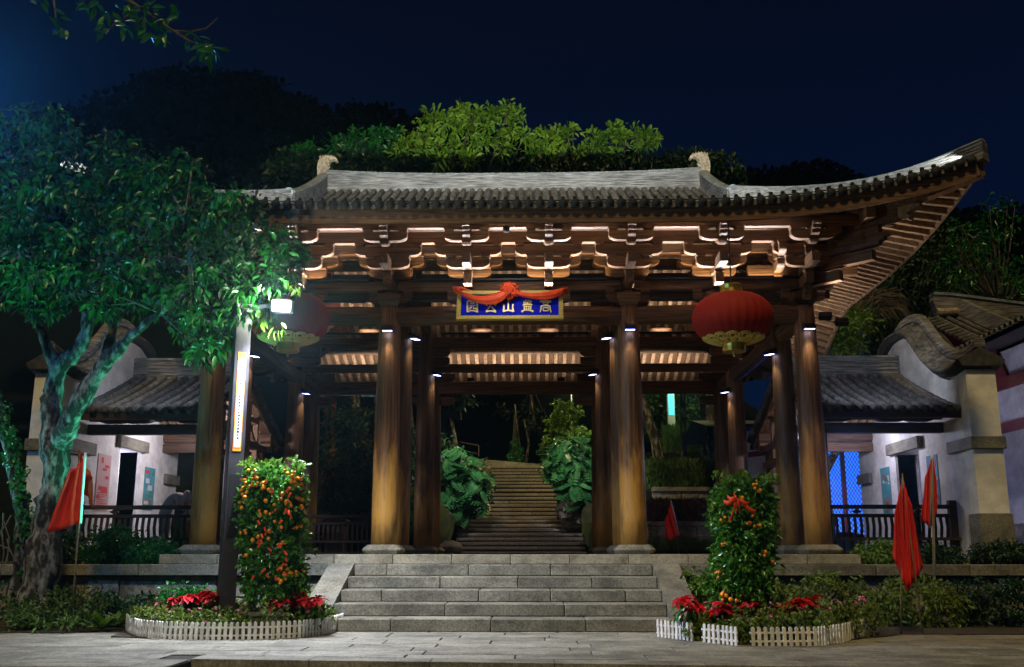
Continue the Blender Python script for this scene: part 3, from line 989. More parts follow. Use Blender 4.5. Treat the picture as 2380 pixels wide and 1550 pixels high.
for s in (-1, 1):
    for w in (-1, 1):
        # descending ridge at the gable, then the hip ridge sweeping up to the corner
        pts = [P3(s * 4.02, w * q, .02) for q in np.linspace(.1, 2.85, 8)]
        o = ridge(pts, .36, .17, 'gable_ridge')
        MB().lathe([(.0, -.01), (.09, -.01), (.09, .05)], 16).build('ridge_end_tile', RIDGECAP, o, mw=T(pts[-1].x, pts[-1].y + w * .05, pts[-1].z + .33, 0, 1, -w * pi / 2 + (pi if w < 0 else 0) * 0))
        q_ = np.linspace(0, 1, 13)
        hp = []
        hh = []
        for k in q_:
            u = 4.02 + (UE + .02 - 4.02) * k
            ww = (VE + .02) - (UE + .02 - u)
            hp.append(Vector((X0 + s * u, YC + w * ww, deck(s * min(u, UE), w * min(ww, VE)) + .03 * k ** 6)))
            hh.append(.40 - .17 * k)
        ridge(hp, hh, .18, 'hip_ridge')
# fish-tail finials on the main ridge: curled comb of scales
def finial(s):
    prof_ = [(-.02, -.05), (.34, -.05), (.36, .18), (.33, .36), (.29, .44), (.23, .47), (.16, .485), (.06, .48), (-.04, .455), (-.12, .41), (-.15, .36), (-.13, .33), (-.09, .34), (-.05, .375), (.0, .37), (.06, .33), (.10, .27), (.11, .18), (.08, .08)]
    p = [(s * a, b) for a, b in prof_]
    if s < 0: p = p[::-1]
    m = MB().prism(p, 'y', -.07, .07)
    for k in range(6):
        x = .30 - .07 * k; z = .455 + .03 * sin(k * .7)
        m.add([(s * (x - .03), -.04, z), (s * (x + .03), -.04, z), (s * (x + .03), .04, z), (s * (x - .03), .04, z), (s * (x - .01 + .02), 0, z + .075)], [(0, 1, 4), (1, 2, 4), (2, 3, 4), (3, 0, 4), (3, 2, 1, 0)])
    for a in range(3):
        for b in range(4):
            x, z = .09 + .085 * a, .04 + .085 * b
            for yy in (-.075, .075):
                m.lathe([(.001, .02), (.03, .012), (.04, 0)], 6, (0, 0, 0), False) if False else m.box(s * x - .03, s * x + .03, yy - .012, yy + .012, z, z + .055)
    return m.build('ridge_finial', FINIAL, gate, mw=T(X0 + s * (RIDGE_U - .10), YC, RIDGE_Z + .42, 0, .86))
finial(1); finial(-1)

# ---- rafters, fascia, hip beams
def rafter(pts, w=.085, h=.085): MB().bar(pts, w, h).build('rafter', RAFTER, gate)
for side in (-1, 1):
    n = 62
    for i in range(n):
        u = -6.75 + 13.5 * (i + .5) / n
        s = UE - abs(u)
        we = VE - te(s) - .05
        wt_ = .1 if abs(u) < 4.1 else max(we - max(s - .05, .1), VE - s)
        if we - wt_ < .2: continue
        k = 9 if we - wt_ > 2 else 5
        rafter([P3(u, side * (we + (wt_ - we) * q / (k - 1)), -.095) for q in range(k)])
for side in (-1, 1):
    n = 50
    for i in range(n):
        w = -5.55 + 11.1 * (i + .5) / n
        s = VE - abs(w)
        ue = UE - te(s) - .05
        ut = max(UE - s, 4.2) if s < 2.9 else 4.2
        if ue - ut < .2: continue
        rafter([P3(side * (ue + (ut - ue) * q / 4), w, -.095) for q in range(5)])
fp = [P3(u, -(VE - te(UE - abs(u))) + .03, -.125) for u in np.linspace(-UE + .03, UE - .03, 41)]
MB().bar(fp, .05, .24).build('fascia_board', WOOD_X, gate)
fp = [P3(u, (VE - te(UE - abs(u))) - .03, -.065) for u in np.linspace(-UE + .03, UE - .03, 41)]
MB().bar(fp, .05, .13).build('fascia_board', WOOD_X, gate)
for s in (-1, 1):
    fp = [P3(s * (UE - te(VE - abs(w)) - .03), w, -.055) for w in np.linspace(-VE + .03, VE - .03, 37)]
    MB().bar(fp, .05, .14).build('fascia_board', RAFTER, gate)
for s in (-1, 1):
    for w in (-1, 1):
        pts = []
        for k in np.linspace(0, 1, 10):
            u = 3.9 + (UE - .05 - 3.9) * k
            ww = VE - (UE - u)
            pts.append(P3(s * u, w * ww, -.20 + .08 * k))
        hb = MB().bar(pts, .17, .26).build('hip_beam', WOOD_Y, gate)
        pts = [P3(s * (4.0 + 2.15 * k), w * (VE - (UE - 4.0 - 2.15 * k)), -.45 + .1 * k) for k in np.linspace(0, 1, 7)]
        MB().bar(pts, .16, .22).build('hip_beam', WOOD_Y, gate)
        # carved beast head at the end of the lower hip beam
        p = pts[-1]
        hd = MB().prism([(-.10, -.10), (.05, -.12), (.16, -.16), (.20, -.12), (.13, -.07), (.20, -.03), (.34, .01), (.36, .05), (.22, .07), (.17, .12), (.06, .14), (-.06, .10)], 'y', -.07, .07)
        ang = math.atan2(w, s)
        hd.build('carved_head', RAFTER, gate, mw=T(p.x, p.y, p.z + .02, ang))
# purlins
for w in (1.0, 2.16, 3.75):
    for sgn in (-1, 1):
        uu = 4.05 if w < 3 else 5.2
        if sgn > 0 and w > 3: continue
        MB().tube([P3(-uu, sgn * w, -.24), P3(0, sgn * w, -.24), P3(uu, sgn * w, -.24)], .10, 10).build('purlin', WOOD_X, gate)
MB().tube([(X0 - 4.1, YC, 8.05), (X0 + 4.1, YC, 8.05)], .11, 10).build('purlin', WOOD_X, gate)
MB().tube([(X0 - 5.2, Y0 + 7.5, 5.80), (X0 + 5.2, Y0 + 7.5, 5.80)], .10, 12).build('purlin', RAFTER, gate, True)
# ================================================================== lamps, sign board, lanterns
def spot_fixture(u, v, z, face, label, group):
    """small LED floodlight box on a column; face: unit vector from the column axis"""
    r_ = .19
    x, yy = X0 + u + face[0] * (r_ + .10), Y0 + v + face[1] * (r_ + .10)
    t = thing('column_spotlight', label, 'spotlight', (x, yy, z), group)
    ang = math.atan2(face[1], face[0]) - pi / 2
    M = T(x, yy, z, ang)
    MB().prism([(-.09, .02), (.06, .0), (.085, .045), (-.05, .12), (-.11, .12)], 'x', -.085, .085).build('housing', BLACK, t, mw=M)
    for k in range(4):
        x_ = -.06 + .04 * k
        MB().add([(x_ - .014, -.07, .012), (x_ + .014, -.07, .012), (x_ + .014, .055, -.004), (x_ - .014, .055, -.004)], [(0, 1, 2, 3)]).build('led', LED, t, mw=M)
    MB().add([(-.08, -.082, .0155), (.08, -.082, .0155), (.08, .062, -.0005), (-.08, .062, -.0005)], [(0, 1, 2, 3)]).build('lens', LEDB, t, mw=M)
    o = light('SPOT', 'column_spot', (x + face[0] * .02, yy + face[1] * .02, z - .03), 17, (1.0, .84, .60), (X0 + u + face[0] * .05, Y0 + v + face[1] * .05, z - 2.3), t, .04, spot=70, blend=.8)
WHERE = {-4.91: 'on the lamp post side', -1.99: 'on the litter bin side', 1.99: 'on the small red flag side', 4.91: 'on the blue lit doors side'}
for i, u in enumerate(UC):
    spot_fixture(u, 0, 4.55, (0, -1), 'LED floodlight box atop the front-row gate column ' + WHERE[u], 'floodlights on front columns')
for u, f, z in ((-1.99, 1, 4.78), (1.99, -1, 4.78), (-4.91, 1, 4.47), (4.91, -1, 4.47)):
    spot_fixture(u, 1.59, z, (f * .9, -.43), 'LED floodlight box on the second-row gate column ' + WHERE[u], 'floodlights on second-row columns')
for u, f, z in ((-1.99, 1, 4.86), (1.99, -1, 4.86), (-4.91, 1, 4.45), (4.91, -1, 4.45)):
    spot_fixture(u, 5.83, z, (f * .9, -.43), 'LED floodlight box on the third-row gate column ' + WHERE[u], 'floodlights on third-row columns')

# linear uplights lying on the lintels (they wash the brackets from below)
def uplight(x, yy, z, L, aim, e, col=(.86, .90, 1.0), along='x', label='', group='', spread=140):
    t = thing('uplight_bar', label, 'light', (x, yy, z), group)
    if along == 'x':
        MB().box(x - L / 2, x + L / 2, yy - .03, yy + .03, z, z + .035).build('housing', BLACK, t)
    else:
        MB().box(x - .03, x + .03, yy - L / 2, yy + L / 2, z, z + .035).build('housing', BLACK, t)
    d = bpy.data.lights.new('uplight', 'AREA'); d.shape = 'RECTANGLE'; d.size = L; d.size_y = .05; d.energy = e; d.color = col; d.spread = radians(spread)
    o = bpy.data.objects.new('uplight', d); COL.objects.link(o)
    zz = -Vector(aim).normalized()
    xx = Vector((1, 0, 0)) if along == 'x' else Vector((0, 1, 0))
    yv = zz.cross(xx).normalized(); xx = yv.cross(zz).normalized()
    M = Matrix(((xx.x, yv.x, zz.x, x), (xx.y, yv.y, zz.y, yy), (xx.z, yv.z, zz.z, z + .045), (0, 0, 0, 1)))
    o.matrix_basis = M; W[o.name] = M.copy(); par(o, t)
BAY = {-4.91: 'in the bay by the lamp post', -1.99: 'in the middle bay under the name board', 1.99: 'in the bay by the blue lit doors'}
for ua, ub in zip(UC, UC[1:]):
    L = ub - ua - .7
    uplight(X0 + (ua + ub) / 2, Y0 - .35, 5.02, L, (0, -.38, 1), 42 * L, (.78, .85, 1.0), spread=88, label='thin black uplight bar on the front lintel ' + BAY[ua], group='uplight bars on the front lintel')
    uplight(X0 + (ua + ub) / 2, Y0 - .11, 5.448, L, (0, -.05, 1), 5.5 * L, (1.0, .76, .44), spread=150, label='warm uplight bar on the front tie beam ' + BAY[ua], group='warm uplight bars on the front tie beam')
    uplight(X0 + (ua + ub) / 2, Y0 + 5.55, 5.77, L, (0, .30, 1), 9 * L, (1.0, .86, .72), label='thin uplight bar on the third-row inner beam ' + BAY[ua], group='uplight bars on inner beams')
    uplight(X0 + (ua + ub) / 2, Y0 + 7.82, 4.93, L, (0, .25, 1), 8 * L, (1.0, .86, .72), label='thin black uplight bar on the rear lintel ' + BAY[ua], group='uplight bars on the rear lintel')
for s in (-1, 1):
    uplight(X0 + s * 5.17, Y0 + 3.7, 5.02, 4.2, (s * .45, 0, 1), 52, (1.0, .86, .70), 'y', 'thin black uplight bar on the side lintel ' + WHERE[s * 4.91], 'uplight bars on the side lintels')
    # corner floodlights under the hip, two heads on the outer column
    x, yy = X0 + s * 5.22, Y0 - .12
    t = thing('corner_floodlight', 'pair of floodlight heads on the outer gate column ' + WHERE[s * 4.91], 'floodlight', (x, yy, 4.72), 'corner floodlights')
    for k, (dx, dz) in enumerate(((0, .08), (.26 * s, -.02))):
        M = T(x + dx, yy - .02, 4.72 + dz, 0, 1, -.5, 0)
        MB().box(-.1, .1, -.06, .06, -.04, .05).build('housing', BLACK, t, mw=M)
        for q in range(3):
            MB().add([(-.085, -.052 + .035 * q, .053), (.085, -.052 + .035 * q, .053), (.085, -.03 + .035 * q, .053), (-.085, -.03 + .035 * q, .053)], [(0, 1, 2, 3)]).build('led', LED, t, mw=M)
    light('SPOT', 'corner_flood', (x + s * .15, yy - .12, 4.86), 70, (1.0, .86, .72), (x + s * 1.3, yy - 1.0, 6.6), t, .05, spot=115, blend=.7)

    light('SPOT', 'gallery_roof_flood', (x + s * .42, yy - .10, 4.72), 120, (.80, .86, 1.0), (x + s * 1.5, 18.6, 3.8), t, .05, spot=80, blend=.6)
# small spotlight under the eave beam for the name board
t = thing('board_spotlight', 'small black spotlight under the eave above the name board', 'spotlight', (X0, 14.5, 5.80))
MB().bbox(X0 - .05, X0 + .05, 14.44, 14.56, 5.78, 5.86, .01).build('housing', BLACK, t)
light('SPOT', 'board_spot', (X0, 14.5, 5.76), 38, (1.0, .95, .86), (X0, 15.32, 4.85), t, .03, spot=95, blend=.5)

# roof-edge lamps: a black box on every tile row, strung on a cable
box = MB().bbox(-.026, .026, -.03, .03, 0, .075, .006).mesh('roof_edge_lamp'); box.materials.append(BLACK)
for i, p in enumerate(eave_pts):
    if i < 4 or i > NROW - 4: continue
    tag(place('roof_edge_lamp', box, None, None, T(p.x, p.y + .07, p.z + .070)), 'small black lamp box clipped to the end of a roof tile row', 'lamp', 'lamp boxes along the roof edge')
tag(MB().tube([p + Vector((.02, -.005, .062 + .006 * sin(i * 2.1))) for i, p in enumerate(eave_pts)], .010, 6).build('lamp_cable', BLACK), 'black cable running along the front roof edge between lamp boxes', 'cable')
for k in range(0, NROW - 1, 9):
    a, b = eave_pts[k], eave_pts[min(k + 9, NROW - 1)]
    c = (a + b) / 2
    d = bpy.data.lights.new('roof_wash', 'AREA'); d.shape = 'RECTANGLE'; d.size = (b - a).length * .96; d.size_y = .03
    d.energy = {0: 5, 9: 9, 63: 9, 72: 5}.get(k, 48); d.color = (.90, .95, .90); d.spread = radians(75)
    o = bpy.data.objects.new('roof_wash', d); COL.objects.link(o)
    xx = (b - a).normalized(); zz = -Vector((0, 1.0, .54)).normalized(); yv = zz.cross(xx).normalized(); zz = xx.cross(yv)
    pos = c + Vector((0, .17, .15))
    o.matrix_basis = Matrix(((xx.x, yv.x, zz.x, pos.x), (xx.y, yv.y, zz.y, pos.y), (xx.z, yv.z, zz.z, pos.z), (0, 0, 0, 1)))

# ---- name board
sg = thing('name_board', 'blue name board in a gold frame with gold characters', 'sign', (X0 + .03, 15.3, 4.6))
SW, SH = 1.70, .53
MS = T(X0 + .035, 15.36, 4.60, 0, 1, radians(-16), 0) @ Matrix.Translation((-SW / 2, 0, 0))   # local x, z in the board plane; -y faces the viewer
def board(name, mb, mtl, parent=sg): return mb.build(name, mtl, parent, mw=MS)
board('panel', MB().box(.05, SW - .05, -.002, .03, .05, SH - .05), BLUE)
f = .072
for nm, b in (('frame', (0, SW, 0, f)), ('frame', (0, SW, SH - f, SH)), ('frame', (0, f, f, SH - f)), ('frame', (SW - f, SW, f, SH - f))):
    x0, x1, z0, z1 = b
    fr = board('frame', MB().bbox(x0, x1, -.03, .035, z0, z1, .006), GOLDP)
    key = MB()                                # raised fret pattern
    if x1 - x0 > z1 - z0:
        n = int((x1 - x0 - .05) / .042)
        for k in range(n):
            xc = x0 + .03 + k * .042
            key.add([(xc, -.034, z0 + .018), (xc + .012, -.034, z0 + .018), (xc + .034, -.034, z1 - .018), (xc + .022, -.034, z1 - .018)], [(0, 1, 2, 3)])
    else:
        n = int((z1 - z0 - .02) / .042)
        for k in range(n):
            zc = z0 + .01 + k * .042
            key.add([(x0 + .018, -.034, zc), (x1 - .018, -.034, zc + .022), (x1 - .018, -.034, zc + .034), (x0 + .018, -.034, zc + .012)], [(0, 1, 2, 3)])
    key.build('fret', GOLDL, fr, mw=MS)

# characters drawn as flared brush strokes, in a unit box (x right, y up)
def stroke(mb, pts, w, ox, oz, sx, sz):
    P = [Vector((ox + a * sx, oz + b * sz)) for a, b in pts]
    ws = [w] * len(P) if not hasattr(w, '__len__') else w
    L_, R_ = [], []
    for i, p in enumerate(P):
        d = (P[min(i + 1, len(P) - 1)] - P[max(i - 1, 0)]).normalized()
        n = Vector((-d.y, d.x)) * ws[i] * sx / 2
        L_.append(p + n); R_.append(p - n)
    stroke.k += 1
    y0 = -.016 - .0004 * (stroke.k % 9)
    n = len(P)
    vs = [(p.x, y0, p.y) for p in L_] + [(p.x, y0, p.y) for p in R_] + [(p.x, 0, p.y) for p in L_] + [(p.x, 0, p.y) for p in R_]
    fs = []
    for i in range(n - 1):
        fs.append((i, i + 1, n + i + 1, n + i))
        fs.append((2 * n + i, i, i + 1, 2 * n + i + 1)[::-1])
        fs.append((3 * n + i, 3 * n + i + 1, n + i + 1, n + i)[::-1])
    fs += [(0, n, 3 * n, 2 * n), (n - 1, 3 * n - 1, 4 * n - 1, 2 * n - 1)]
    mb.add(vs, fs)
stroke.k = 0
B = .15
GL = {
    'yuan': [([(.06, .93), (.08, .05)], B), ([(.93, .93), (.95, .03)], B), ([(.06, .93), (.93, .93)], B * .8), ([(.06, .10), (.4, .17), (.6, .17), (.97, .09)], [B, B * .8, B * .8, B * 1.1]),
             ([(.28, .76), (.72, .76)], .10), ([(.22, .57), (.78, .57)], .10), ([(.44, .57), (.40, .42), (.22, .28)], [.10, .10, .13]), ([(.60, .57), (.62, .34), (.82, .31), (.82, .42)], [.10, .11, .12, .08])],
    'gong': [([(.40, .95), (.32, .76), (.10, .58)], [.10, .12, .17]), ([(.60, .95), (.72, .74), (.98, .60)], [.10, .14, .22]), ([(.52, .62), (.34, .40), (.12, .10)], [.10, .12, .16]),
             ([(.08, .08), (.4, .14), (.64, .13), (.96, .06)], [.17, .13, .13, .18]), ([(.58, .48), (.74, .30), (.90, .10)], [.08, .13, .18])],
    'shan': [([(.50, .98), (.50, .14)], [.13, .15]), ([(.10, .66), (.12, .40), (.08, .06)], [.12, .12, .20]), ([(.92, .66), (.89, .40), (.94, .06)], [.12, .12, .20]), ([(.06, .09), (.3, .16), (.7, .16), (.95, .09)], [.18, .14, .14, .18])],
    'gai': [([(.34, 1.0), (.40, .90)], [.08, .12]), ([(.66, 1.0), (.60, .90)], [.08, .12]), ([(.12, .86), (.5, .90), (.88, .86)], [.13, .09, .13]), ([(.16, .73), (.5, .76), (.84, .73)], [.12, .09, .12]), ([(.08, .59), (.5, .63), (.92, .59)], [.13, .10, .13]), ([(.50, .92), (.50, .60)], .12),
            ([(.20, .48), (.24, .22)], .10), ([(.82, .48), (.78, .22)], .10), ([(.18, .47), (.84, .47)], .10), ([(.41, .46), (.41, .22)], .08), ([(.62, .46), (.62, .22)], .08), ([(.22, .34), (.8, .34)], .04), ([(-.02, .07), (.3, .19), (.7, .19), (1.04, .07)], [.18, .12, .12, .20])],
    'gao': [([(.50, 1.02), (.50, .90)], .13), ([(.0, .85), (.5, .90), (1.0, .85)], [.16, .10, .16]), ([(.26, .76), (.34, .60)], .08), ([(.76, .76), (.68, .60)], .08), ([(.26, .76), (.76, .76)], .09), ([(.32, .61), (.70, .61)], .08),
            ([(.10, .50), (.5, .53), (.90, .50)], [.12, .09, .12]), ([(.12, .50), (.09, .26), (.0, .04)], [.10, .11, .10]), ([(.88, .50), (.90, .26), (.98, .02)], [.11, .12, .10]), ([(.28, .36), (.30, .12)], .08), ([(.74, .36), (.72, .12)], .08), ([(.28, .37), (.74, .37)], .09), ([(.28, .13), (.74, .12)], .10)],
}
for cx, key in ((.25, 'yuan'), (.545, 'gong'), (.825, 'shan'), (1.13, 'gai'), (1.42, 'gao')):
    mb = MB()
    for pts, w in GL[key]:
        stroke(mb, pts, w, cx - .09, .125, .18, .235)
    board('character', mb, GOLDL)

# ---- red silk swag over the board
sw = thing('silk_swag', 'red silk swag and rosette draped over the name board', 'drape', (X0 + .04, 15.3, 4.9))
def swag(p0, p1, sag, h0, h1, seed):
    m = MB(); r = random.Random(seed); nu, nv = 26, 9
    rings = []
    for i in range(nu + 1):
        s = i / nu
        c = Vector(p0).lerp(Vector(p1), s) + Vector((0, 0, -sag * 4 * s * (1 - s)))
        h = (h0 + (h1 - h0) * s) * (1 - .72 * (2 * s - 1) ** 4 * .6)
        rings.append([Vector((c.x, c.y - .02 - .028 * abs(sin(q / nv * pi * 3 + s * 2.0)) - .05 * sin(q / nv * pi), c.z - h * q / nv - h * .18 * sin(3 * q / nv + 5 * s) * s * (1 - s))) for q in range(nv + 1)])
    m.loft(rings, False, False)
    o = m.build('swag_cloth', REDSILK, sw, True, mw=MS)
    md = o.modifiers.new('th', 'SOLIDIFY'); md.thickness = .012
swag((-.03, -.05, SH + .02), (.84, -.07, SH + .01), .155, .07, .24, 1)
swag((.86, -.07, SH - .03), (SW + .03, -.05, SH + .02), .085, .08, .17, 2)
m = MB(); r = random.Random(4)
for q in range(90):
    th, ph = r.uniform(0, 2 * pi), r.uniform(0, 1.45)
    rr = .135
    n = Vector((sin(ph) * cos(th), -cos(ph), sin(ph) * sin(th)))
    a = n.cross(Vector((r.random(), r.random(), r.random()))).normalized(); b = n.cross(a)
    c = Vector((.845, -.05, SH - .04)) + Vector((n.x * rr, n.y * .10, n.z * rr))
    s_ = r.uniform(.03, .05)
    m.add([c - a * s_ - b * s_ * .6, c + a * s_ - b * s_ * .5 + n * .012, c + a * s_ * .8 + b * s_ * .6 + n * .03, c + n * .045, c - a * s_ * .8 + b * s_ * .7 + n * .028], [(0, 1, 3), (1, 2, 3), (2, 4, 3), (4, 0, 3)])
m.lathe([(.0, -.11), (.08, -.09), (.12, 0), (.08, .09), (0, .11)], 10, (.845, -.02, SH - .04))
m.build('rosette', REDSILK, sw, mw=MS)
MB().tube([(-.02, .03, SH - .02), (-.05, -.03, SH + .04), (.06, -.01, SH + .05), (.22, .05, SH + .03)], [.03, .04, .03, .02], 8).build('swag_end', REDSILK, sw, True, mw=MS)
MB().tube([(SW - .03, .03, SH + .03), (SW + .045, -.03, SH + .01), (SW + .02, -.05, SH - .07)], [.02, .045, .03], 8).build('swag_end', REDSILK, sw, True, mw=MS)

# ---- big red lanterns
def lantern(x, yy, z, label, ropez):
    t = thing('red_lantern', label, 'lantern', (x, yy, z))
    R_, Hh, NR = .605, .385, 28
    m = MB(); n = NR * 4
    rings = []
    for k in range(19):
        ph = -pi / 2 + pi * (k + .0) / 18
        rr, zz = R_ * max(.16 / R_, cos(ph) ** .72), Hh * sin(ph)
        rings.append([((rr - (.014 if q % 4 == 0 else .002 if q % 2 else 0)) * cos(2 * pi * q / n), (rr - (.014 if q % 4 == 0 else 0)) * sin(2 * pi * q / n), zz) for q in range(n)])
    m.loft(rings).build('lantern_body', LANTERN, t, True, mw=T(x, yy, z))
    for z0, z1, nm in ((Hh - .02, Hh + .13, 'cap'), (-Hh - .13, -Hh + .02, 'cap')):
        MB().lathe([(.17, z0), (.175, z0 + .01), (.168, (z0 + z1) / 2), (.175, z1 - .01), (.16, z1)], 16).build(nm, GOLD, t, False, mw=T(x, yy, z))
    # gold paper lace round the lower opening: overlapping scroll rings
    def onb(ph, th, off=.006):
        rr, zz = R_ * cos(ph) ** .72 + off, Hh * sin(ph) - off
        return Vector((rr * cos(th), rr * sin(th), zz))
    lc = MB()
    for q in range(14):
        th = 2 * pi * q / 14
        for dr, ph0 in ((.17, -1.02), (.10, -1.02), (.12, -1.22), (.06, -1.22)):
            pts = [onb(max(-1.42, ph0 + dr * 1.0 * sin(a)), th + dr * 1.35 * cos(a) * (1 if dr > .15 else .9)) for a in [2 * pi * k / 12 for k in range(13)]]
            lc.tube(pts, .016, 5)
        lc.tube([onb(-1.38, th - .2), onb(-1.34, th), onb(-1.38, th + .2)], .018, 5)
    lc.build('paper_lace', LACE, t, mw=T(x, yy, z))
    MB().tube([(x, yy, z + Hh + .12), (x, yy, ropez)], .012, 6).build('cord', BLACK, t)
    MB().tube([(x - .02, yy, z - Hh - .12), (x, yy, z - Hh - .2)], .02, 6).build('tassel_stub', GOLD, t)
lantern(3.02, 14.6, 4.43, 'big red lantern hanging below the upswept roof corner', 6.0)
lantern(-3.66, 14.6, 4.46, 'big red lantern beside the glaring lamp and tree leaves', 6.0)

# ---- lamp post with lit information panel and floodlight
lp = thing('lamp_post', 'square grey lamp post with glaring floodlight and lit vertical panel', 'lamp post', (-3.86, 12.9, 0))
ML = T(-3.86, 12.9, 0, radians(28))
w_ = .10
MB().bbox(-w_, w_, -w_, w_, 0, 4.25, .006).build('post', METAL, lp, mw=ML)
MB().bbox(-.2, .2, -.2, .2, 0, .05, .01).build('base_plate', METAL, lp, mw=ML)
# panel and slot on the face turned to the right
MR_ = T(-3.86, 12.9, 0, radians(28)) @ Matrix.Rotation(0, 4, 'Z')
def face(x0, x1, z0, z1, d): return MB().box(x0, x1, -w_ - d, -w_ + .001, z0, z1)
PAN = Matrix.Rotation(radians(-0), 4, 'Z')
pn = face(-.052, .052, 2.28, 3.58, .006).build('panel_edge', PANEL_OR, lp, mw=ML)
MB().box(-.038, .038, -w_ - .010, -w_ - .006, 2.33, 3.50).build('lit_panel', PANEL_LIT, lp, mw=ML)
tx = MB(); r = random.Random(2)
for k in range(24):
    z = 3.40 - k * .042
    tx.box(-.012 + r.uniform(-.004, .004), .012 + r.uniform(-.004, .004), -w_ - .0125, -w_ - .0101, z, z + .026)
tx.build('panel_text', METAL, lp, mw=ML)
face(-.070, .070, 1.18, 1.98, .004).build('speaker_slot', BLACK, lp, mw=ML)
# floodlight arm and head
MB().bar([(-3.80, 12.88, 4.18), (-3.40, 12.86, 4.24)], .05, .05).build('arm', METAL, lp)
hd = MB().bbox(-.15, .15, -.045, .06, -.10, .10, .02).build('floodlight_head', BLACK, lp, mw=T(-3.32, 12.80, 4.20, .15, 1, .1))
MB().bbox(-.118, .118, -.006, .006, -.068, .068, .004).build('lens', LAMPHEAD, hd, mw=T(-3.32, 12.80, 4.20, .15, 1, .1) @ Matrix.Translation((0, -.054, 0)))
light('SPOT', 'floodlight_beam', (-3.30, 12.66, 4.18), 1600, (.76, .82, 1.0), (-2.2, 13.2, 0), lp, .07, spot=125, blend=.7)
light('POINT', 'floodlight_spill', (-3.30, 12.62, 4.20), 130, (.92, 1.0, .80), None, lp, .07)
# taller street lamp on the same side, its head just beyond the picture edge
sl = thing('street_lamp', 'tall street lamp standing on the plaza beside the big tree', 'lamp post', (-6.6, 9.5, 0))
MB().tube([(-6.6, 9.5, 0), (-6.6, 9.5, 5.5), (-6.45, 9.5, 5.8), (-6.15, 9.5, 5.9)], [.07, .05, .04, .03], 10).build('post', METAL, sl, True)
MB().bbox(-6.3, -5.85, 9.4, 9.6, 5.84, 5.92, .02).build('lamp_head', METAL, sl)
MB().add([(-6.28, 9.43, 5.835), (-5.88, 9.43, 5.835), (-5.88, 9.57, 5.835), (-6.28, 9.57, 5.835)], [(0, 1, 2, 3)]).build('lens', LED, sl)
light('POINT', 'street_lamp_light', (-6.0, 9.5, 5.70), 300, (.10, .46, 1.0), None, sl, .08)

for s, lb in ((-1, 'added fill light on the rear lintel aimed at the split-leaf plant by the boulder'), (1, 'added fill light on the rear lintel aimed at the vine')):  # added fixtures, only there to brighten the garden plants
    p = (X0 + s * 1.1, Y0 + 7.75, 5.06)
    t = thing('added_garden_lamp', lb, 'floodlight', p)
    MB().bbox(p[0] - .09, p[0] + .09, p[1] - .05, p[1] + .06, p[2] - .03, p[2] + .10, .01).build('housing', BLACK, t)
    MB().box(p[0] - .02, p[0] + .02, p[1] - .18, p[1] - .05, p[2] - .04, p[2] + .0).build('bracket', BLACK, t)
    light('SPOT', 'garden_fill', (p[0], p[1] + .09, p[2] + .02), 520, (.86, .95, 1.0), (X0 + s * 2.2, 28.2, 2.6), t, .05, spot=46, blend=.6)

for s in (-1, 1):  # boxes added behind the rear columns to light the hill steps
    p = (X0 + s * 1.75, Y0 + 7.78, 4.55)
    t = thing('column_spotlight', 'added fill-light box behind the rear-row gate column ' + WHERE[s * 1.99], 'spotlight', p, 'added fill lights on rear columns')
    MB().bbox(p[0] - .08, p[0] + .08, p[1] - .05, p[1] + .05, p[2], p[2] + .09, .01).build('housing', BLACK, t)
    MB().add([(p[0] - .06, p[1] - .03, p[2] - .002), (p[0] + .06, p[1] - .03, p[2] - .002), (p[0] + .06, p[1] + .03, p[2] - .002), (p[0] - .06, p[1] + .03, p[2] - .002)], [(0, 1, 2, 3)]).build('led', LED, t)
    light('SPOT', 'rear_fill', (p[0], p[1], p[2] - .03), 120, (1.0, .88, .80), (X0, 27.2, 1.2), t, .04, spot=70, blend=.7)
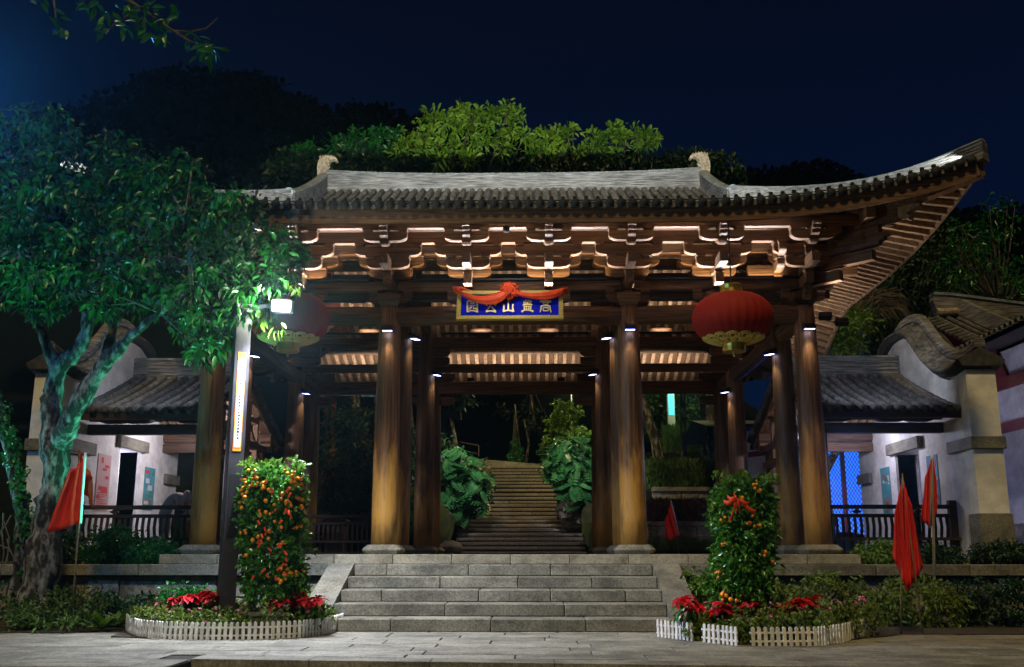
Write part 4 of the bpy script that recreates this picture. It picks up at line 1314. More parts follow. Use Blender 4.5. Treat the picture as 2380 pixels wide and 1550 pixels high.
# ================================================================== side galleries, gable walls, the hall beyond
def gallery(s, label, seed):
    """covered gallery between the gate and the white gable wall; s = +1 or -1"""
    r = random.Random(seed)
    xw = 7.25 if s > 0 else -7.95
    xi = 4.85 if s > 0 else -5.62
    a, b = min(xi, xw), max(xi, xw)
    YR, ZR, YE_, ZE, YB = 19.55, 4.42, 16.85, 3.36, 22.25
    t = thing('side_gallery', label, 'building', ((a + b) / 2, YR, ZP))
    def rz(yy):
        q = abs(yy - YR) / (YR - YE_)
        return ZR - (ZR - ZE) * (q * 1.18 - .18 * q * q)
    # boarding and tile bed
    for nm, dz, mtl in (('roof_bed', 0, TILE_DARK), ('roof_boarding', -.05, BOARD)):
        m = MB()
        ys_ = np.linspace(YE_, YB, 19)
        m.loft([[(a, yy, rz(yy) + dz), (b, yy, rz(yy) + dz)] for yy in ys_], False, False)
        m.build(nm, mtl, t)
    # tile rows on both slopes
    n = round((b - a) / .205)
    for i in range(n + 1):
        x = a + (b - a) * i / n
        x = min(max(x, a + .06), b - .06)
        for yA, yB_ in ((YE_ - .04, YR - .05), (YB + .04, YR + .05)):
            rings = []
            nt = 10
            for k in range(nt):
                for f_, rr in ((0, .066), (.93, .057)):
                    yy = yA + (yB_ - yA) * (k + f_) / nt
                    rings.append([(x + rr * cos(q * pi / 6), yy, rz(yy) + .01 + rr * 1.15 * sin(q * pi / 6)) for q in range(7)])
            o = MB().loft(rings, False, False).build('tile_row', TILE, t)
            if yA < YR:
                MB().lathe([(.01, -.01), (.06, -.01), (.066, .02)], 12).build('end_tile', TILE_DARK, o, True, mw=T(x, yA - .01, rz(yA) + .02, 0, 1, pi / 2))
    # ridge of stacked tiles
    rd = MB().box(a - .05, b - (.0 if s > 0 else 0), YR - .11, YR + .11, ZR - .08, ZR + .34).build('roof_ridge', RIDGE, t)
    mc = MB()
    for k in range(4): mc.box(a - .06, b + .005, YR - .125, YR + .125, ZR + .02 + k * .075, ZR + .04 + k * .075)
    mc.build('tile_course', RIDGE, rd)
    nc = round((b - a) / .34)
    for k in range(nc):
        xa = a + (b - a) * k / nc
        MB().prism([(YR + .14 * cos(q * pi / 6), ZR + .341 + .055 * sin(q * pi / 6)) for q in range(7)], 'x', xa + .004, xa + (b - a) / nc - .004).build('cap_tile', RIDGECAP, rd)
    # verge tiles on the open gable near the gate
    vx = a if s > 0 else b
    ys_ = list(np.linspace(YE_, YR, 15)) + list(np.linspace(YR, YB, 15))[1:]
    for k in range(len(ys_) - 1):
        p, q = ys_[k], ys_[k + 1]
        MB().tube([(vx, p + .01, rz(p) + .07), (vx, q - .01, rz(q) + .07)], .07, 8).build('verge_tile', TILE, t)
    # rafters
    nr = 13
    for i in range(nr):
        x = a + .1 + (b - a - .2) * i / (nr - 1)
        for yA, yB_ in ((YE_ + .02, YR), (YB - .02, YR)):
            MB().bar([(x, yA + (yB_ - yA) * q / 4, rz(yA + (yB_ - yA) * q / 4) - .10) for q in range(5)], .08, .08).build('rafter', RAFTER, t)
    for yy in (YE_, YB):
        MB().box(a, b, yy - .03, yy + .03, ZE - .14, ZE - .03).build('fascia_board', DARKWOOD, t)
    # purlins and eave beam with carved brackets
    for yy, z, rr in ((17.7, rz(17.7) - .25, .11), (21.4, rz(21.4) - .25, .11), (YR, ZR - .30, .11)):
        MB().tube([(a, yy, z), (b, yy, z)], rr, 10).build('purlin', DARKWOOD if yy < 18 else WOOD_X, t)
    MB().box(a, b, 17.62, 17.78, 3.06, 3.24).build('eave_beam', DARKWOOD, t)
    MB().box(a, b, 21.32, 21.48, 3.10, 3.28).build('eave_beam', WOOD_X, t)
    cb = arm_mesh(.30, .2, .16, 'eave_bracket')
    for x in (a + .5, (a + b) / 2 + .25 * s, b - .45):
        place('eave_bracket', cb, DARKWOOD, t, T(x, 17.55, 3.245))
        place('eave_bracket', cb, DARKWOOD, t, T(x, 21.4, 3.285))
    # truss on the open end: rafters, struts and ties
    tx_ = vx + s * .16
    def bar(p, q, w=.12, h=.16, nm='truss_member'): MB().bar([(tx_, *p), (tx_, *q)], w, h, Vector((1, 0, 0))).build(nm, WOOD_Y, t)
    bar((17.0, 3.30), (YR, 4.28)); bar((22.1, 3.30), (YR, 4.28))
    bar((17.7, 3.15), (21.4, 3.15)); bar((18.4, 3.66), (20.7, 3.66), .10, .13)
    bar((17.7, 2.80), (21.4, 2.80), .12, .2)
    for yy in (18.4, 19.0, 19.55, 20.1, 20.7): bar((yy, 2.82), (yy, rz(yy) - .18), .09, .10)
    bar((18.0, 2.82), (19.5, 3.9), .09, .10); bar((21.1, 2.82), (19.6, 3.9), .09, .10)
    # timber posts
    for x, yy in ((a + .25, 17.7), (b - .25, 17.7), (a + .25, 21.4), (b - .25, 21.4)):
        if (s > 0 and x > 6.8) or (s < 0 and x < -7.5): continue
        MB().lathe([(.12, 0), (.12, 2.2)], 14, (x, yy, ZP - .1)).build('post', WOOD_Z, t, True)
    # floor
    MB().box(a - .0, b, 16.95, 22.6, .45, ZP - .07).build('floor_slab', GRANITE, t)
    return t
gallery(1, 'tiled side gallery joining the gate to the wall by the blue lit doors', 21)
gallery(-1, 'tiled side gallery joining the gate to the wall behind the forked tree', 22)

def railing(xa, xb, yy, label):
    t = thing('gallery_railing', label, 'railing', ((xa + xb) / 2, yy, ZP - .07))
    z0 = ZP - .07
    MB().box(xa, xb, yy - .045, yy + .045, 1.73, 1.80).build('top_rail', DARKWOOD, t)
    MB().box(xa, xb, yy - .035, yy + .035, 1.585, 1.645).build('middle_rail', DARKWOOD, t)
    MB().box(xa, xb, yy - .16, yy + .22, 1.20, 1.25).build('seat_board', DARKWOOD, t)
    MB().box(xa, xb, yy - .03, yy + .03, z0 + .05, z0 + .11).build('bottom_rail', DARKWOOD, t)
    n = round((xb - xa) / .105)
    for i in range(n):
        x = xa + (xb - xa) * (i + .5) / n
        MB().bar([(x, yy + .02, 1.25), (x, yy - .03, 1.42), (x, yy, 1.59)], .03, .045, Vector((1, 0, 0))).build('baluster', DARKWOOD, t)
    n2 = round((xb - xa) / .14)
    for i in range(n2):
        x = xa + (xb - xa) * (i + .5) / n2
        MB().box(x - .02, x + .02, yy - .02, yy + .02, z0 + .11, 1.20).build('lower_slat', DARKWOOD, t)
    for x in (xa + .05, xb - .05):
        MB().box(x - .06, x + .06, yy - .06, yy + .06, z0, 1.87).build('newel_post', DARKWOOD, t)
    for x in (xa + (xb - xa) * .27, xa + (xb - xa) * .73):
        MB().prism([(x - .09, 1.688), (x, 1.73), (x + .09, 1.688), (x, 1.646)], 'y', yy - .025, yy + .025).build('diamond_block', DARKWOOD, t)
railing(4.95, 7.24, 17.45, 'dark timber bench railing in front of the blue lit lattice doors')
railing(-7.94, -5.45, 17.45, 'dark timber bench railing in front of the bending person')
railing(-5.2, -3.0, 21.9, 'dark timber railing at the back of the gallery near the bin')

# ---- white gable walls with wavy tile coping
def gable_wall(s, label, door, posters):
    xi = 7.25 if s > 0 else -7.95
    xo = xi + s * .45
    x0, x1 = min(xi, xo), max(xi, xo)
    YM = 19.35
    def top(yy):
        d = abs(yy - YM)
        pts = [(0, 5.42), (.35, 5.40), (.7, 5.28), (1.05, 4.98), (1.4, 4.66), (1.8, 4.42), (2.2, 4.30), (2.6, 4.28), (2.9, 4.36), (3.2, 4.44)]
        for (p, q), (p2, q2) in zip(pts, pts[1:]):
            if d <= p2: return q + (q2 - q) * (d - p) / (p2 - p) - .22
        return pts[-1][1] - .22
    t = thing('gable_wall', label, 'wall', ((x0 + x1) / 2, YM, .8))
    dy0, dy1, dz = door
    ya, yb = 16.55, 22.3
    m = MB()
    def slab(p, q, z0=.75):
        ys_ = np.linspace(p, q, max(2, int((q - p) / .12)))
        m.prism([(p, z0)] + [(q, z0)] + [(yy, top(yy)) for yy in reversed(ys_)], 'x', x0, x1)
    slab(ya, dy0); slab(dy1, yb)
    m.prism([(dy0, dz), (dy1, dz)] + [(yy, top(yy)) for yy in reversed(np.linspace(dy0, dy1, 9))], 'x', x0 + .001, x1 - .001)
    m.build('wall_body', PLASTER, t)
    # pillar at the front end, a grey stone foot and string course
    MB().box(x0 - .02, x1 + .02, ya - .06, ya + .25, 1.62, top(ya) - .15).build('end_pier', PLASTER, t)
    MB().bbox(x0 - .05, x1 + .05, ya - .1, ya + .30, .75, 1.615, .01).build('pier_foot', GRANITE, t)
    MB().bbox(x0 - .06, x1 + .06, ya - .12, ya + .9, 2.66, 2.86, .01).build('string_course', GRANITE, t)
    sl = xi - s * .001
    MB().bbox(min(sl, sl - s * .10), max(sl, sl - s * .10), dy0 - .22, dy1 + .22, dz, dz + .22, .008).build('door_lintel', GRANITE, t)
    for (p, q, z) in ((ya + .3, ya + 1.35, 2.70),) if s < 0 else ():
        MB().bbox(min(sl, sl - s * .08), max(sl, sl - s * .08), p, q, z, z + .22, .008).build('wall_band', GRANITE, t)
    MB().bbox(min(sl, sl - s * .08), max(sl, sl - s * .08), 21.5, 22.3, 2.45, 2.66, .008).build('wall_band', GRANITE, t)
    for yy in (dy0, dy1):
        MB().box(x0 + .05, x1 - .05, yy - .03 if yy == dy0 else yy, yy if yy == dy0 else yy + .03, .8, dz).build('door_jamb', REDWOOD if s > 0 else PLASTER, t)
    MB().box(xo + s * .55 - .05, xo + s * .55 + .05, dy0 - .6, dy1 + 1.4, .8, 3.1).build('screen_wall', PLASTER, t)
    # coping: a saddle of small tiles in courses either side of a rounded crest
    ys_ = np.linspace(ya - .15, yb, 40)
    cr = MB()
    rings = [[(xm + dx, yy, top(yy) + dzz) for dx, dzz in ((-.09, .20), (-.09, .30), (-.05, .36), (.05, .36), (.09, .30), (.09, .20))] for yy in ys_ for xm in [(x0 + x1) / 2]]
    cr.loft(rings).build('coping_crest', RIDGE, t)
    bed = MB()
    bed.loft([[(x0 - .16, yy, top(yy) - .02), ((x0 + x1) / 2, yy, top(yy) + .20), (x1 + .16, yy, top(yy) - .02), (x1 + .10, yy, top(yy) - .12), (x0 - .10, yy, top(yy) - .12)] for yy in ys_])
    cb_ = bed.build('coping_bed', TILE_DARK, t)
    rr = random.Random(3)
    for sx in (-s,):
        for c in range(4):
            n = 44
            for i in range(n):
                yy = ya - .12 + (yb - ya) * (i + (.5 if c % 2 else 0)) / n
                y2 = yy + (yb - ya) / n - .008
                xm = (x0 + x1) / 2
                xa_, xb_ = xm + sx * (.40 - .085 * c), xm + sx * (.28 - .085 * c)
                def zz(x_, y_): return top(y_) + .20 - .22 * abs(x_ - xm) / ((x1 - x0) / 2 + .16)
                l = .012 + .010 * rr.random()
                MB().add([(xa_, yy, zz(xa_, yy) + l + .012), (xa_, y2, zz(xa_, y2) + l + .012), (xb_, y2, zz(xb_, y2) + l), (xb_, yy, zz(xb_, yy) + l), (xa_, yy, zz(xa_, yy) - .01), (xa_, y2, zz(xa_, y2) - .01)],
                         [(0, 1, 2, 3), (4, 5, 1, 0)]).build('coping_tile', TILE, t)
    for y0_, y1_, z0_, z1_, kind in posters:
        pt = thing('wall_poster', kind[0], 'poster', (xi, (y0_ + y1_) / 2, z0_))
        xf = xi - s * .012
        MB().box(min(xi - s * .002, xf), max(xi - s * .002, xf), y0_, y1_, z0_, z1_).build('sheet', kind[1], pt)
        for k in range(9):
            zz_ = z0_ + .06 + k * .032
            xg = xf - s * .0015
            MB().add([(xg, y0_ + .07, zz_), (xg, y0_ + .07 + (y1_ - y0_ - .14) * (.55 + .45 * ((k * 7) % 5) / 4), zz_), (xg, y0_ + .07 + (y1_ - y0_ - .14) * (.55 + .45 * ((k * 7) % 5) / 4), zz_ + .014), (xg, y0_ + .07, zz_ + .014)], [(0, 1, 2, 3)]).build('text_line', kind[3][0], pt)
        rr2 = random.Random(kind[0])
        for k in range(kind[2]):
            cy, cz = rr2.uniform(y0_ + .08, y1_ - .12), rr2.uniform(z0_ + .05, z1_ - .08)
            hy, hz = rr2.uniform(.04, .16), rr2.uniform(.02, .06)
            xg = xf - s * (.002 + .0006 * k)
            MB().add([(xg, max(y0_, cy - hy), cz - hz), (xg, min(y1_, cy + hy), cz - hz), (xg, min(y1_, cy + hy * .8), min(z1_, cz + hz)), (xg, max(y0_, cy - hy * .9), min(z1_, cz + hz))], [(0, 1, 2, 3)]).build('print', kind[3][k % len(kind[3])], pt)
P_PINK = mat('pink_poster', (.55, .34, .34), None, .7); P_RED = mat('red_print', (.55, .04, .05), None, .7)
P_TEAL = mat('teal_poster', (.06, .22, .28), (.10, .34, .40), .7, (3, 3, 3)); P_GRN = mat('green_print', (.06, .20, .07), None, .7); P_PALE = mat('pale_print', (.5, .55, .58), None, .7); P_BLU = mat('blue_poster', (.05, .16, .34), (.12, .34, .52), .7, (2, 2, 4))
gable_wall(-1, 'white gable wall with wavy tile coping behind the forked tree', (19.12, 20.10, 2.98),
           [(18.15, 18.72, 1.75, 2.78, ('pink sheet with red print on the white wall by the doorway', P_PINK, 7, [P_RED])),
            (20.42, 20.98, 1.85, 2.72, ('blue and green pictorial poster on the white wall past the doorway', P_TEAL, 9, [P_GRN, P_RED, P_PALE]))])
gable_wall(1, 'white gable wall with wavy tile coping and pier beside the flags', (18.85, 20.10, 2.90),
           [(20.45, 20.98, 1.75, 2.70, ('teal poster with red and white print on the pale wall', P_TEAL, 9, [P_RED, P_PALE, P_GRN])),
            (18.02, 18.50, 1.80, 2.72, ('narrow blue poster between the doorway and the wall pier', P_BLU, 7, [P_PALE, P_RED]))])

# ---- hall beyond the right wall: lavender-white walls, red timber, tiled roof
hall = thing('courtyard_hall', 'white walled hall with red timbers and tiled roof behind the wall pier', 'building', (11, 21, 1.2))
MB().box(9.6, 15, 17.4, 25.5, 1.55, 5.0).build('wall', PLASTER, hall)
MB().bbox(9.45, 15.1, 17.2, 25.6, .6, 1.55, .02).build('plinth', ROUGH, hall)
for z0, z1, d in ((4.22, 4.46, .07), (3.36, 3.56, .05)):
    MB().box(9.6 - d, 9.6, 17.45, 25.4, z0, z1).build('red_beam', REDWOOD, hall)
    MB().box(9.6, 15, 17.4 - d, 17.4, z0, z1).build('red_beam', REDWOOD, hall)
MB().prism([(19.9, 4.46), (20.9, 4.46), (20.75, 4.7), (20.6, 4.95), (20.48, 5.1), (20.3, 5.1), (20.2, 4.95), (20.05, 4.7)], 'x', 9.54, 9.6).build('red_strut', REDWOOD, hall)
def hz(x): return 6.05 - 1.25 * ((abs(x - 12.4)) / 4.0) ** .9
# its roof: ridge runs along y, gable toward the gate; slope toward the gallery
YA, YZ = 16.9, 26.0
m = MB(); m2 = MB()
hx = np.linspace(8.55, 16.2, 21)
def rzx(x): return 5.95 - .33 * abs(x - 12.4) + .018 * abs(x - 12.4) ** 2
m.loft([[(x, YA, rzx(x)), (x, YZ, rzx(x))] for x in hx], False, False)
m2.loft([[(x, YA, rzx(x) - .10), (x, YZ, rzx(x) - .10)] for x in hx], False, False)
m.build('roof_bed', TILE_DARK, hall); m2.build('roof_boarding', DARKWOOD, hall)
for i in range(44):
    yy = YA + .08 + i * .21
    rings = []
    for k in range(14):
        for f_, rr in ((0, .066), (.93, .057)):
            x = 8.5 + (12.3 - 8.5) * (k + f_) / 14
            rings.append([(x, yy + rr * cos(q * pi / 5), rzx(x) + .01 + rr * 1.15 * sin(q * pi / 5)) for q in range(6)])
    MB().loft(rings, False, False).build('tile_row', TILE, hall)
MB().bar([(12.4, YA - .1, 6.35), (12.4, 18, 6.12), (12.4, 21, 6.05), (12.4, 25, 6.12)], .22, .5).build('roof_ridge', RIDGE, hall)
rg = [(8.75, YA + .25, rzx(8.75) + .38), (9.5, YA + .25, rzx(9.5) + .22), (10.6, YA + .25, rzx(10.6) + .18), (12.4, YA + .25, rzx(12.4) + .2)]
MB().bar(rg, .2, .42).build('gable_ridge', RIDGE, hall)
for i in range(24):
    x = 8.7 + i * .16
    MB().box(x, x + .09, YA - .12, YA + .25, rzx(x) - .02, rzx(x) + .03).build('verge_tile', TILE, hall)
# lower wing seen above the wavy coping: dark red gable board under a pale ridge
wing = thing('courtyard_wing', 'tiled wing roof with red gable board above the wavy wall coping', 'building', (9.6, 22.5, 1.2))
def P20(px, py, Y): return onY(px, py, Y)
def wz(x): return 4.85 + (x - 8.2) * .42
pa, pb = onY(2172, 742, 22.4), onY(2440, 846, 19.4)
for i in range(13):
    o_ = Vector((.08 + .235 * i, 0, 0))
    pts = [pa.lerp(pb, q / 14) + o_ + Vector((0, 0, .02 - .10 * sin(pi * q / 14))) for q in range(15)]
    MB().tube(pts, [.062 if q % 2 else .056 for q in range(15)], 8).build('tile_row', TILE, wing)
for i in range(24):
    c = pa.lerp(pb, i / 24) + Vector((0, 0, -.10 * sin(pi * i / 24)))
    MB().tube([c + Vector((.1, 0, .05)), c + Vector((-.26, -.04, -.05))], .04, 7).build('verge_tile', TILE, wing)
m = MB()
pts = [pa.lerp(pb, q / 8) + Vector((0, 0, -.03 - .10 * sin(pi * q / 8))) for q in range(9)]
m.loft([[p + Vector((-.05, 0, 0)), p + Vector((3.2, 0, 0)), p + Vector((3.2, 0, -.14)), p + Vector((-.05, 0, -.14))] for p in pts])
m.build('roof_bed', TILE_DARK, wing)
o_ = Vector((.62, 0, .18))
MB().bar([pa.lerp(pb, q / 8) + o_ + Vector((0, 0, .12 - .10 * sin(pi * q / 8))) for q in range(9)], .16, .34).build('gable_ridge', RIDGE, wing)
ra, rb = onY(2176, 735, 22.3), onY(2430, 760, 20.0)
ra, rb = onY(2178, 730, 22.6), onY(2420, 748, 22.6)
m = MB().prism([(ra.x, ra.z - .1), (rb.x, rb.z - .1), (rb.x, rb.z + .33), (ra.x + .1, ra.z + .42), (ra.x - .06, ra.z + .46), (ra.x - .10, ra.z + .30)], 'y', 22.5, 22.75)
rd = m.build('roof_ridge', RIDGE, wing)
MB().bar([(ra.x - .08, 22.62, ra.z + .47), (ra.x + .3, 22.62, ra.z + .45), (rb.x, 22.62, rb.z + .36)], .3, .06).build('cap_tile', RIDGECAP, rd)
MB().tube([(ra.x - .05, 22.45, ra.z + .02), (ra.x + .35, 22.42, ra.z + .03), (ra.x + .48, 22.40, ra.z + .02)], [.08, .08, .10], 8).build('ridge_scroll', FINIAL, wing)
c0 = onY(2140, 815, 23.0); c1 = onY(2245, 775, 23.0)
MB().prism([(c0.x, c0.z - .9), (c1.x + .25, c1.z - 1.0), (c1.x + .25, c1.z + .1), (c0.x + .35, c0.z + .75), (c0.x + .25, c0.z + .65)], 'y', 23.0, 23.1).build('gable_board', REDWOOD, wing)
MB().box(c0.x, c1.x + 3, 23.2, 24.5, 1.0, c0.z - .2).build('wall', PLASTER, wing)

# ---- pavilion with blue lit lattice doors, seen through the gallery
pv = thing('lattice_pavilion', 'white pavilion wall with red framed lattice doors glowing blue', 'building', (7.2, 27.0, .95))
YPV = 26.5
MB().box(4.9, 7.25, YPV, YPV + .2, .9, 4.15).build('wall', PLASTER, pv)
MB().box(9.05, 12.5, YPV, YPV + .2, .9, 4.15).build('wall', PLASTER, pv)
MB().box(7.25, 9.05, YPV + .02, YPV + .2, 3.92, 4.15).build('wall', PLASTER, pv)
MB().prism([(4.9, 3.35), (7.2, 3.62), (7.2, 3.76), (4.9, 3.49)], 'y', YPV - .05, YPV - .001).build('red_beam', REDWOOD, pv)
MB().box(7.25, 9.05, YPV + .10, YPV + .12, .95, 3.92).build('lit_paper', BLUEGLOW, pv)
xs_ = [7.25, 7.62, 8.17, 8.70, 9.05]
for x in (7.66, 8.18, 8.74, 9.0): MB().box(x - .055, x + .055, YPV - .02, YPV + .08, .95, 3.92).build('door_stile', REDWOOD, pv)
for xa, xb in ((7.72, 8.12), (8.24, 8.68)):
    dl = MB().box(xa, xb, YPV - .01, YPV + .06, .95, 1.15).build('door_rail', REDWOOD, pv)
    lat = MB(); st_ = .085
    k = -3.0
    while k < 3.0:
        for sg_ in (1, -1):
            # diagonal bars clipped to the panel
            pts = []
            for zz in np.linspace(1.15, 3.92, 80):
                x = (xa + xb) / 2 + sg_ * (zz - 2.5) * .62 + k
                if xa <= x <= xb: pts.append((x, zz))
            if len(pts) > 1:
                lat.bar([(pts[0][0], YPV + .04 + .006 * sg_, pts[0][1]), (pts[-1][0], YPV + .04 + .006 * sg_, pts[-1][1])], .014, .026, Vector((0, 1, 0)))
        k += st_
    lat.build('lattice', REDWOOD, dl)
m = MB()
m.loft([[(4.5, yy, 4.17 + .45 * (1 - abs(yy - 28) / 2.4)), (13, yy, 4.17 + .45 * (1 - abs(yy - 28) / 2.4))] for yy in (25.7, 26.8, 28, 29.2, 30.3)], False, False)
m.build('roof', TILE_DARK, pv)
light('AREA', 'pavilion_glow', (7.9, 26.2, 2.3), 18, (.10, .28, 1.0), (7.9, 20, 1.2), pv, 1.2, 1.6)
# lamps added out of sight to brighten the pale walls with a cool wash
cl = thing('added_courtyard_lamp', 'added unseen lamp standing behind the white wall pier', 'lamp', (8.25, 20.2, .8))
MB().tube([(8.25, 20.2, .8), (8.25, 20.2, 2.3)], .035, 8).build('post', METAL, cl)
MB().lathe([(.02, 0), (.11, .03), (.13, .2), (.06, .3), (0, .31)], 14, (8.25, 20.2, 2.3)).build('shade', PANEL_LIT, cl, True)
light('POINT', 'courtyard_fill', (8.25, 20.2, 2.75), 170, (.72, .70, 1.0), None, cl, .12)
cl = thing('added_courtyard_lamp', 'added unseen lamp standing behind the wall of the forked tree', 'lamp', (-9.0, 19.9, .8))
MB().tube([(-9.0, 19.9, .8), (-9.0, 19.9, 2.3)], .035, 8).build('post', METAL, cl)
MB().lathe([(.02, 0), (.11, .03), (.13, .2), (.06, .3), (0, .31)], 14, (-9.0, 19.9, 2.3)).build('shade', PANEL_LIT, cl, True)
light('POINT', 'courtyard_fill', (-8.72, 19.9, 2.7), 60, (.80, .76, 1.0), None, cl, .1)
gl = thing('added_gallery_lamp', 'added round fill lamp under the gallery roof by the lattice doors', 'lamp', (6.2, 19.8, 3.2))  # lamps added under both gallery roofs to brighten the walls
MB().lathe([(.0, 0), (.09, .03), (.1, .1), (.04, .16), (.01, .4)], 12, (6.2, 19.8, 3.3)).build('shade', PANEL_LIT, gl, True)
light('POINT', 'gallery_fill', (6.2, 19.8, 3.2), 70, (.80, .78, 1.0), None, gl, .1)
gl = thing('added_gallery_lamp', 'added round fill lamp under the gallery roof by the forked tree', 'lamp', (-6.6, 19.8, 3.2))
MB().lathe([(.0, 0), (.09, .03), (.1, .1), (.04, .16), (.01, .4)], 12, (-6.6, 19.8, 3.3)).build('shade', PANEL_LIT, gl, True)
light('POINT', 'gallery_fill', (-6.6, 19.8, 3.2), 95, (.92, .86, .95), None, gl, .1)
# ================================================================== beds, fences, fruit trees, flags
def picket_mesh():
    w, h = .019, .205
    prof_ = [(-w, 0), (w, 0), (w, h - w)] + [(w * cos(a), h - w + w * sin(a)) for a in [pi * k / 6 for k in range(1, 6)]] + [(-w, h - w)]
    return MB().prism(prof_, 'y', -.007, .007).mesh('picket')
PK = picket_mesh(); PK.materials.append(WHITEP)
def fence(pts, label, lean=0.0):
    pts = [Vector((p[0], p[1], 0)) for p in pts]
    # resample
    d = [0]
    for a, b in zip(pts, pts[1:]): d.append(d[-1] + (b - a).length)
    def at(s):
        for i in range(len(d) - 1):
            if s <= d[i + 1] + 1e-6:
                q = (s - d[i]) / (d[i + 1] - d[i]); return pts[i].lerp(pts[i + 1], q), (pts[i + 1] - pts[i]).normalized()
        return pts[-1], (pts[-1] - pts[-2]).normalized()
    c = at(d[-1] / 2)[0]
    t = thing('picket_fence', label, 'fence', (c.x, c.y, 0))
    n = int(d[-1] / .068)
    r = random.Random(label)
    for i in range(n):
        p, q = at((i + .5) * d[-1] / n)
        place('picket', PK, None, t, T(p.x, p.y, .004, math.atan2(q.y, q.x) + r.uniform(-.03, .03), 1, lean + r.uniform(-.03, .03), r.uniform(-.02, .02)))
    for z in (.055, .145):
        MB().bar([p_ + Vector((-(0) , .012, z)) for p_ in [at(s)[0] for s in np.linspace(0, d[-1], max(3, int(d[-1] / .25)))]], .010, .020).build('rail', WHITEP, t)
def G(px, py): return onZ(px, py, 0)
L1 = [G(*p) for p in ((292, 1464), (298, 1472), (322, 1481), (380, 1487), (460, 1489), (545, 1489), (630, 1487), (700, 1483), (750, 1476), (790, 1466), (800, 1458))]
fence(L1, 'curved white picket edging round the flower bed at the lamp post')
fence([G(1527, 1481), G(1570, 1486), G(1612, 1491)], 'white picket edging at the foot of the steps near the fruit tree with bow')
fence([G(1632, 1493), G(1680, 1498), G(1716, 1503)], 'white picket edging between two gaps full of flowers')
fence([G(1744, 1503), G(1820, 1503), G(1900, 1502), G(1960, 1494), G(1988, 1485)], 'longest white picket edging below the dark red poinsettias')
fence([G(1992, 1484), G(2022, 1478)], 'short leaning grey shaded picket panel at the end of the bed', -.15)

# ---- bed planting
def bed_cover(poly, name, label, n, seed):
    rg = np.random.default_rng(seed)
    xs_ = [p[0] for p in poly]; ys_ = [p[1] for p in poly]
    pts = []
    while len(pts) < n:
        x, yy = rg.uniform(min(xs_), max(xs_)), rg.uniform(min(ys_), max(ys_))
        ins = False
        for (xa, ya), (xb, yb) in zip(poly, poly[1:] + poly[:1]):
            if (ya > yy) != (yb > yy) and x < (xb - xa) * (yy - ya) / (yb - ya) + xa: ins = not ins
        if ins: pts.append((x, yy, rg.uniform(.12, .31)))
    o = leaf_cloud(name, pts, rg.uniform(.05, .11, len(pts)), 40, .060, LEAF_Y, None, .5, .8, -.35, 1.2)
    tag(o, label, 'ground cover', kind='stuff')
    st_ = MB()
    for x, yy, z in pts:
        st_.tube([(x, yy, .0), (x + rg.uniform(-.04, .04), yy + rg.uniform(-.03, .03), z)], .004, 4)
    st_.build('stem', TWIG, o)
    return o, pts
bedL = [(p.x + .0, p.y + .07) for p in L1[1:-1]] + [(-2.72, 13.75), (-4.0, 14.3), (-5.2, 13.9)]
bedR = [(1.68, 12.62), (2.0, 12.12), (2.2, 11.8), (2.42, 11.48), (3.2, 11.55), (3.8, 12.2), (4.3, 12.8), (4.2, 13.6), (2.6, 13.9), (1.85, 13.4)]
oL, pL = bed_cover(bedL, 'flowering_ground_cover', 'low yellow green bedding plants with pink flowers round the lamp post', 190, 31)
oR, pR = bed_cover(bedR, 'flowering_ground_cover', 'low bedding plants with pink flowers below the bow tied fruit tree', 190, 32)
def flower_mesh():
    m = MB()
    for k in range(5):
        a = 2 * pi * k / 5
        c, s_ = cos(a), sin(a)
        m.add([(0, 0, 0), (.012 * c - .010 * s_, .012 * s_ + .010 * c, .006), (.024 * c, .024 * s_, .002), (.012 * c + .010 * s_, .012 * s_ - .010 * c, .006)], [(0, 1, 2, 3)])
    return m.mesh('blossom')
FLW = flower_mesh(); FLW.materials.append(PINK)
rr = random.Random(8)
for o, pts in ((oL, pL), (oR, pR)):
    for x, yy, z in pts:
        if rr.random() < .42:
            place('blossom', FLW, None, o, T(x + rr.uniform(-.06, .06), yy - rr.uniform(.0, .08), z + rr.uniform(.07, .12), rr.uniform(0, 6), rr.uniform(.9, 1.4), rr.uniform(.2, 1.1)))
# gap fillers spilling through the fence
for px, py, lb in ((1622, 1478, 'leafy flowering tuft spilling through the first fence gap'), (1730, 1486, 'leafy flowering tuft spilling through the gap by the longest fence')):
    p = G(px, py + 12)
    o = leaf_cloud('flower_tuft', [(p.x + rr.uniform(-.08, .08), p.y + .05 + rr.uniform(-.05, .1), rr.uniform(.04, .22)) for _ in range(14)], .07, 34, .06, LEAF_Y, None, .45, .8, .1)
    tag(o, lb, 'plant')

